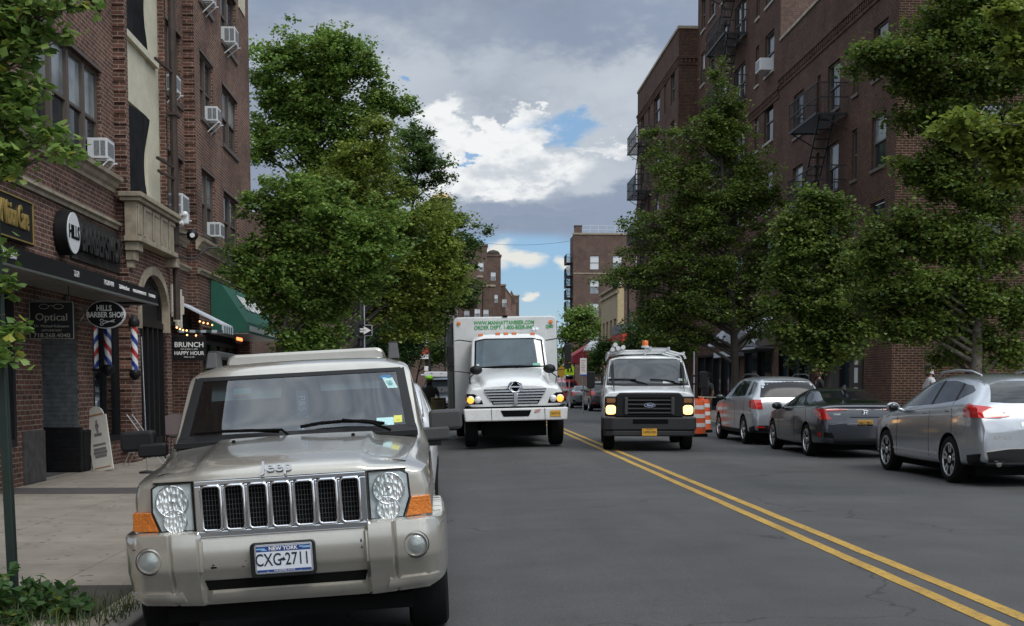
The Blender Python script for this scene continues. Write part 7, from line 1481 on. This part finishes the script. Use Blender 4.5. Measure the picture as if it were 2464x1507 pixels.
# lamp post with banner left of the truck
Y = 66; p = at(1030, 0, Y); t = thing('street_lamp', (p.x, Y, -.05), 'black street lamp with a white and red hanging banner, left of the delivery truck', 'street lamp')
b = MB(); b.lathe([(.16, 0), (.16, .3), (.09, .5), (.07, .9), (.055, 5.6)], (0, 0, 0), 'z', 12); b.tube([(0, 0, 5.2), (-.1, 0, 5.9), (-.32, 0, 6.05), (-.5, 0, 5.75)], .03, 6); b.build('pole', 'iron', t, smooth='auto')
b = MB(); b.lathe([(.03, .25), (.08, .2), (.2, .05), (.22, 0)], (-.5, 0, 5.5), 'z', 14); lh = b.build('lamp_shade', 'iron', t, smooth='auto'); b = MB(); b.lathe([(.17, 0), (.15, -.12), (.07, -.22), (.001, -.24)], (-.5, 0, 5.5), 'z', 14); b.build('globe', mat('pale_globe', (.45, .47, .48), .3), lh, smooth='auto')
bz0, bz1 = z(862, Y), z(800, Y)
b = MB(); b.box(-.48, -.04, -.01, .01, bz0, bz0+.24); b.build('banner_foot', 'wht', t); b = MB(); b.box(-.40, -.04, -.012, .012, bz0+.26, bz0+.62); b.build('red_banner', mat('banner_red', (.45, .06, .03), .7, var=.5, vs=9), t)
b = MB(); b.box(-.26, -.05, -.012, .012, bz0+.66, bz1); b.build('white_banner', 'wht', t); text('lettering', '2', .3, 'soft', t, (-.16, -.02, bz1-.25), FRONT, .002)
b = MB(); b.box(-.28, -.08, -.02, .02, z(911, Y)+.45, z(911, Y)+.7); b.build('small_sign', 'wht', t)
Y = 92; p = at(1098, 0, Y); t = thing('street_lamp', (p.x-.9, Y, -.05), 'distant black street lamp on the left just above the truck roof corner', 'street lamp')
b = MB(); b.tube([(0, 0, 0), (0, 0, 6.2), (.3, 0, 6.6), (.7, 0, 6.6), (.9, 0, 6.3)], .05, 6); b.build('pole', 'iron', t); b = MB(); b.lathe([(.03, .3), (.22, .05), (.22, 0), (.1, -.25), (.001, -.28)], (.9, 0, 6.1), 'z', 12); b.build('lamp_shade', 'iron', t)
# street name sign on dark pole
Y = 92; p = at(1519, 0, Y); t = signpost((p.x, Y, .1), 6.6, 'dark street pole with the green 72 street name sign', r=.11)
zt_ = z(786, Y)-.1; b = MB(); b.box(.12, .98, -.02, .0, zt_-.18, zt_+.22); s_ = b.build('sign_panel', mat('street_green', (.01, .17, .11), .5), t); text('lettering', '72nd', .36, 'wht', s_, (.55, -.025, zt_+.03), FRONT, .003)
b = MB(); b.bar((-.8, 0, 5.8), (0, 0, 6.3), .08); b.bar((0, 0, 6.3), (0, 0, 6.9), .1); b.build('arm', 'iron', t)
Y = 70; p = at(1480, 0, Y); t = thing('street_lamp', (9.7, Y, .1), 'green-topped street lamp hidden in the leaves of the cone-shaped ginkgo', 'street lamp')
pz = at(1480, 690, Y); b = MB(); b.tube([(0, 0, 0), (0, 0, pz.z+.9), (-.3, 0, pz.z+1.2), (pz.x-9.7, 0, pz.z+.7)], .05, 6); b.build('pole', 'iron', t); b = MB(); b.lathe([(.04, .35), (.1, .3), (.24, .05), (.24, 0), (.1, -.2), (.001, -.22)], (pz.x-9.7, 0, pz.z), 'z', 12); b.build('lamp_shade', mat('verdigris', (.02, .06, .05), .5), t)
# school crossing sign, pedestrian in two figures
Y = 74; p = at(1373, 0, Y); t = signpost((p.x, Y, 0), 2.7, 'bright yellow-green crossing sign with two walking figures', r=.04, mt='alu')
c = z(888, Y); o_ = [(-.28, -.36), (.28, -.36), (.28, .08), (0, .42), (-.28, .08)]
b = MB(); b.prism([(x, -.06, c+q) for x, q in o_], (0, .02, 0)); s_ = b.build('sign_panel', mat('lime_sign', (.50, .72, .02), .5, emit=.0), t)
b = MB()
for x in (-.09, .10):
    b.prism([(x+u*.9, -.065, c-.05+v*.9) for u, v in ((-.03, .12), (.03, .12), (.06, -.02), (.09, -.2), (.05, -.2), (.0, -.06), (-.05, -.2), (-.09, -.2), (-.05, -.02))], (0, .004, 0)); b.lathe([(.035, 0), (.035, .004)], (x, -.065, c+.09), 'y', 10)
b.build('figures', 'soft', s_); b = MB(); b.box(-.22, .22, -.06, -.04, c-.62, c-.42); b.build('lower_panel', 'soft', t)
Y = 78; p = at(1354, 0, Y); t = signpost((p.x, Y, 0), 2.6, 'orange-yellow diamond warning sign half behind the truck', r=.04, mt='alu'); c = z(895, Y)
b = MB(); b.prism([(0, -.05, c-.42), (.42, -.05, c), (0, -.05, c+.42), (-.42, -.05, c)], (0, .02, 0)); b.build('sign_panel', mat('diamond_yellow', (.55, .30, .02), .5), t)
Y = 60; p = at(1407, 0, Y); t = signpost((p.x, Y, 0), 2.75, 'white parking sign with red print and blue foot, left of the white van', r=.03, mt='alu')
b = MB(); b.box(-.16, .16, -.05, -.03, z(905, Y), z(862, Y)); s_ = b.build('sign_panel', 'wht', t); b = MB(); b.box(-.155, .155, -.055, -.05, z(905, Y)+.0, z(905, Y)+.08); b.build('blue_band', mat('sign_blue', (.03, .08, .35), .5), s_)
b = MB()
for k in range(7): b.box(-.11, .11-.03*(k % 3), -.055, -.05, z(868, Y)-k*.085, z(868, Y)-k*.085+.03)
b.build('red_print', mat('sign_red', (.55, .2, .2), .5), s_)
# red awning (far right side)
p0 = at(1440, 823, 90); t = thing('awning', (13.3, 84.9, 2.9), 'dark red awning with a small white emblem, past the white van', 'awning')
b = MB(); x0 = at(1378, 0, 86).x-13.3; x1 = at(1440, 0, 86).x-13.3+1
b.prism([(x1, 0, 1.7), (x0+1.6, 0, 1.45), (x0, 0, .5), (x0, 0, .0), (x1, 0, 0)], (0, 7, 0)); b.build('canopy', mat('wine_canvas', (.23, .018, .03), .8, var=.12), t)
b = MB(); b.prism([(x0+.7, -.02, .75), (x0+.95, -.02, 1.0), (x0+.95, -.02, 1.25), (x0+.75, -.02, 1.0)], (0, .01, 0)); b.build('emblem', 'wht', t)
for x in (x0+.1, x0+1.8): b = MB(); b.tube([(x, .1, -2.75), (x, .1, .1)], .04, 6); b.build('pole', 'iron', t)
t = thing('globe_lamp', at(1432, 838, 84), 'white domed hood above the red awning', 'lamp'); b = MB(); b.lathe([(.0, .5), (.35, .42), (.62, .15), (.66, -.15), (.6, -.2)], (0, 0, 0), 'z', 16); b.build('dome', 'white', t, smooth='auto')
# white umbrella and small things right of the van
t = thing('parasol', (10.6, 47.5, .13), 'white closed-top parasol partly behind the leaves above the white van', 'parasol')
b = MB(); b.lathe([(.02, 3.55), (.5, 3.3), (1.0, 2.75)], (0, 0, 0), 'z', 8); b.build('canopy', 'aw1', t); b = MB(); b.tube([(0, 0, 0), (0, 0, 3.5)], .03, 6); b.build('pole', 'alu', t)
# construction barrels and tape
K['orange'] = mat('barrel_orange', (.62, .09, .02), .5, var=.08); K['refl'] = mat('reflective_white', (.62, .60, .58), .4)
def barrel(x, y, label, sc=1.0):
    t = thing('traffic_barrel', (x, y, 0), label, 'traffic barrel', 'orange barrels beside the white van')
    zz = 0.0; prof = [(.29, .0, 'b'), (.29, .10, 'b')]
    b = MB(); b.lathe([(.34, 0), (.34, .07), (.29, .09)], (0, 0, 0), 'z', 24); b.build('base', 'soft', t)
    b = MB(); b.lathe([(.285, .08), (.28, .30), (.275, .30), (.27, .52), (.262, .52), (.255, .75), (.248, .75), (.235, .96), (.22, 1.0), (.08, 1.0), (.08, 1.06)], (0, 0, 0), 'z', 24); b.build('drum', 'orange', t, smooth='auto')
    for z0, r in ((.27, .287), (.52, .273), (.76, .256)): b = MB(); b.lathe([(r, z0), (r-.004, z0+.11)], (0, 0, 0), 'z', 24); b.build('white_band', 'refl', t, smooth='auto')
pb = at(1684, 0, 34.5); barrel(pb.x, 34.5, 'orange and white barrel right against the white van'); pb = at(1690, 0, 37.5); barrel(pb.x+.1, 37.5, 'orange and white barrel just behind the first one')
t = thing('barrier_tape', (0, 0, 0), 'thin pale caution tape stretched from the barrels toward the silver SUV', 'tape'); b = MB(); a_ = at(1680, 955, 34.5)
b.tube([a_, a_+Vc((.9, .1, -.03)), a_+Vc((2.0, .3, .12)), a_+Vc((3.2, .5, .35))], .018, 4); b.build('tape', mat('pale_tape', (.45, .40, .28), .6), t)
t = signpost((at(1679, 0, 36).x, 36, 0), 2.4, 'thin grey-brown pole standing between the van and the barrels', r=.02, mt='alu')
# ---------------- people ----------------
def person(p, rz, label, shirt, trousers, skin='skin', pose='stand', cap=None, hair=None):
    t = thing('person', p, label, 'person', rz=rz)
    J = {'pel': (0, 0, .95), 'wst': (0, 0, 1.10), 'chs': (0, .0, 1.32), 'nek': (0, .0, 1.50), 'hd0': (0, -.01, 1.58), 'hd1': (0, -.015, 1.70), 'hd2': (0, 0, 1.76)}
    rad = {'pel': .15, 'wst': .13, 'chs': .155, 'nek': .06, 'hd0': .065, 'hd1': .095, 'hd2': .07}
    V_, E_l, Rr = [], [], []
    def v(c, r): V_.append(c); Rr.append(r); return len(V_)-1
    ids = {k: v(J[k], rad[k]) for k in J}
    for a, c in (('pel', 'wst'), ('wst', 'chs'), ('chs', 'nek'), ('nek', 'hd0'), ('hd0', 'hd1'), ('hd1', 'hd2')): E_l.append((ids[a], ids[c]))
    for s in (-1, 1):
        if pose == 'push': sh, el, wr, ha = (s*.19, 0, 1.44), (s*.25, -.10, 1.20), (s*.20, -.36, 1.12), (s*.20, -.43, 1.12)
        elif pose == 'walk': sh, el, wr, ha = (s*.18, 0, 1.44), (s*.23, s*.10, 1.18), (s*.22, s*.16-.08, .96), (s*.22, s*.18-.1, .90)
        else: sh, el, wr, ha = (s*.18, 0, 1.44), (s*.25, .02, 1.17), (s*.22, -.06, .95), (s*.21, -.08, .88)
        q = [v(sh, .065), v(el, .045), v(wr, .030), v(ha, .034)]; E_l += [(ids['chs'], q[0]), (q[0], q[1]), (q[1], q[2]), (q[2], q[3])]
        hv = Vc(ha); dn = (hv-Vc(wr)).normalized(); sd_ = Vc((s, 0, 0)) if abs(dn.x) < .8 else Vc((0, 1, 0)); acr = dn.cross(sd_).normalized()
        for k in range(4):
            a_ = hv+acr*(.026-.017*k)+dn*.015; L1 = (.030, .036, .034, .026)[k]; c1 = v(tuple(a_+dn*.03), .009); c2 = v(tuple(a_+dn*(.03+L1)-sd_*.012), .008); E_l += [(q[3], c1), (c1, c2)]
        c1 = v(tuple(hv+acr*.035-sd_*.005), .010); c2 = v(tuple(hv+acr*.05+dn*.03-sd_*.015), .008); E_l += [(q[3], c1), (c1, c2)]
        st_ = .16 if pose == 'walk' else .03
        hp, kn, an, to = (s*.09, 0, .90), (s*.10, -s*st_*.5-.02, .50), (s*.10, -s*st_*1.1+.03, .08), (s*.11, -s*st_*1.1-.12, .04)
        q = [v(hp, .095), v(kn, .062), v(an, .042), v(to, .038)]; E_l += [(ids['pel'], q[0]), (q[0], q[1]), (q[1], q[2]), (q[2], q[3])]
    def skin_obj(nm, V_, E_l, Rr, mt, rt=0, sub=1):
        me = bpy.data.meshes.new(nm); me.from_pydata(V_, E_l, []); o = bpy.data.objects.new(nm, me); COL.objects.link(o); o.modifiers.new('s', 'SKIN')
        for i, r in enumerate(Rr): me.skin_vertices[0].data[i].radius = (r, r*.8)
        me.skin_vertices[0].data[rt].use_root = True; w = o.modifiers.new('u', 'SUBSURF'); w.levels = sub; bake(o); o.data.materials.append(K[mt] if isinstance(mt, str) else mt)
        o.data.polygons.foreach_set('use_smooth', [True]*len(o.data.polygons)); o.parent = t; return o
    body = skin_obj('body', V_, E_l, Rr, skin, 0)
    def clothe(nm, names, extra, mt, grow):
        pass
    # shirt: torso and upper arms a little wider than the body; trousers: hips and legs
    SV, SE, SR = [J['pel'], J['wst'], J['chs'], (0, 0, 1.45)], [(0, 1), (1, 2), (2, 3)], [.165, .150, .175, .10]
    arms = [i for i, c in enumerate(V_) if Rr[i] == .065]
    for a in arms:
        el = V_[a+1]; k = .75 if pose != 'walk' else 1.0; n = len(SV); SV += [V_[a], tuple(Vc(V_[a]).lerp(Vc(el), k))]; SR += [.082, .066]; SE += [(2, n), (n, n+1)]
    skin_obj('shirt', SV, SE, SR, shirt, 0)
    TV, TE, TR = [(0, 0, 1.02), (0, 0, .93)], [(0, 1)], [.15, .16]
    for a in [i for i in range(len(V_)) if Rr[i] == .095 and i > 7]:
        n = len(TV); TV += [V_[a], V_[a+1], (V_[a+2][0], V_[a+2][1], V_[a+2][2]+.03)]; TR += [.112, .082, .060]; TE += [(1, n), (n, n+1), (n+1, n+2)]
    skin_obj('trousers', TV, TE, TR, trousers, 0)
    b = MB(); b.ball((0, -.105, 1.66), .018, 8, (.8, 1, 1.3)); b.build('nose', skin, body, smooth=True)
    for s in (-1, 1):
        b = MB(); b.ball((s*.092, .0, 1.665), .022, 8, (.5, .8, 1.3)); b.build('ear', skin, body, smooth=True)
        b = MB(); b.ball((s*.033, -.088, 1.69), .010, 6, (1.3, .6, .8)); b.build('eye', 'soft', body)
    b = MB(); b.box(-.025, .025, -.098, -.085, 1.605, 1.612); b.build('mouth', 'soft', body)
    for a in [i for i in range(len(V_)) if Rr[i] == .038]:
        q = V_[a]; b = MB(); b.ball((q[0], q[1]+.06, .05), .07, 10, (.7, 2.0, .7)); b.build('shoe', 'soft', t, smooth=True)
    if cap:
        b = MB(); b.ball((0, .0, 1.745), .112, 14, (1, 1.08, .72)); b.prism([(-.08, -.08, 1.745), (.08, -.08, 1.745), (.06, -.20, 1.73), (-.06, -.20, 1.73)], (0, 0, .012)); b.build('cap', cap, t, smooth='auto')
    if hair: b = MB(); b.ball((0, .03, 1.715), .115, 12, (1, 1, 1.0)); b.ball((0, .07, 1.62), .09, 12, (1.1, .7, 1.3)); b.build('hair', hair, t, smooth=True)
    return t
K['cloth_blk'] = mat('black_tshirt', (.012, .012, .014), .9); K['denim'] = mat('dark_denim', (.02, .025, .04), .9); K['lime'] = mat('lime_cap', (.35, .85, .03), .6)
pp_ = at(1029, 0, 35.5); person((pp_.x, 35.5, road_z(pp_.x)), R(8), 'man in lime-green cap and black t-shirt pushing a hand truck of cases', 'cloth_blk', 'denim', 'skin', 'push', 'lime')
pp_ = at(1712, 0, 38); person((pp_.x, 38, 0.0), R(-60), 'dark-clothed person standing behind the orange barrels', 'cloth_blk', 'denim', 'skin', 'stand', None, 'soft')
pp_ = at(1935, 0, 37); person((10.9, 37, .13), R(90), 'person with reddish-brown hair on the right sidewalk behind the dark sedan', 'cloth_blk', 'denim', 'skin2', 'walk', None, mat('auburn_hair', (.07, .025, .015), .7))
person((11.2, 29.0, .13), R(80), 'person in a pale top just above the bonnet of the nearest silver SUV', mat('pale_top', (.45, .45, .47), .8), 'denim', 'skin2', 'walk', None, mat('brown_hair', (.04, .02, .012), .7))
# hand truck and cases
Y = 34.9; p = at(1050, 0, Y); t = thing('hand_truck', (p.x, Y, road_z(p.x)), 'silver two-wheeled hand truck under the stacked brown cases', 'hand truck')
b = MB()
for x in (-.18, .18): b.tube([(x, .22, .08), (x, .30, 1.15)], .016, 6)
b.bar((-.18, .30, 1.15), (.18, .30, 1.15), .03); b.box(-.2, .2, -.1, .2, .03, .05); b.build('frame', 'alu', t)
for x in (-.2, .2): b = MB(); b.lathe([(.11, -.03), (.12, -.02), (.12, .02), (.11, .03)], (0, 0, 0), 'x', 16); b.build('wheel', 'tyre', t, loc=(x, .3, .12))
cse = mat('brown_case', (.17, .135, .06), .75, var=.3, vs=6); cir = mat('case_print', (.10, .085, .085), .7)
for k in range(3):
    for i, x in enumerate((-.11,)):
        cc = thing('drinks_case', (p.x+(.0 if k % 2 else .01), Y, road_z(p.x)+.06+k*.38), ('lowest', 'middle', 'topmost')[k]+' olive-brown drinks case with a round mark, stacked on the hand truck', 'case', 'cases stacked on the hand truck')
        b = MB(); b.rbox(-.21, .21, -.16, .16, 0, .365, .02); b.build('box', cse, cc, bevel=.01); b = MB(); b.lathe([(.085, 0), (.085, .004)], (.05, -.166, .18), 'y', 20); b.build('round_mark', cir, cc)
        b = MB(); b.box(.17, .211, -.164, -.158, .0, .36); b.box(-.14, .12, -.165, -.16, .30, .33); b.build('print', mat('case_dark_print', (.05, .035, .02), .7), cc)
# overhead wires across the far sky
t = thing('overhead_wire', (0, 0, 0), 'thin dark wire crossing the sky above the far end of the street', 'wire'); b = MB(); a_, c_ = at(1130, 580, 140), at(1385, 578, 140)
b.tube([a_+(c_-a_)*(k/8)+Vc((0, 0, -.5*(1-(k/4-1)**2))) for k in range(-2, 9)], .02, 4); b.build('wire', 'iron', t)
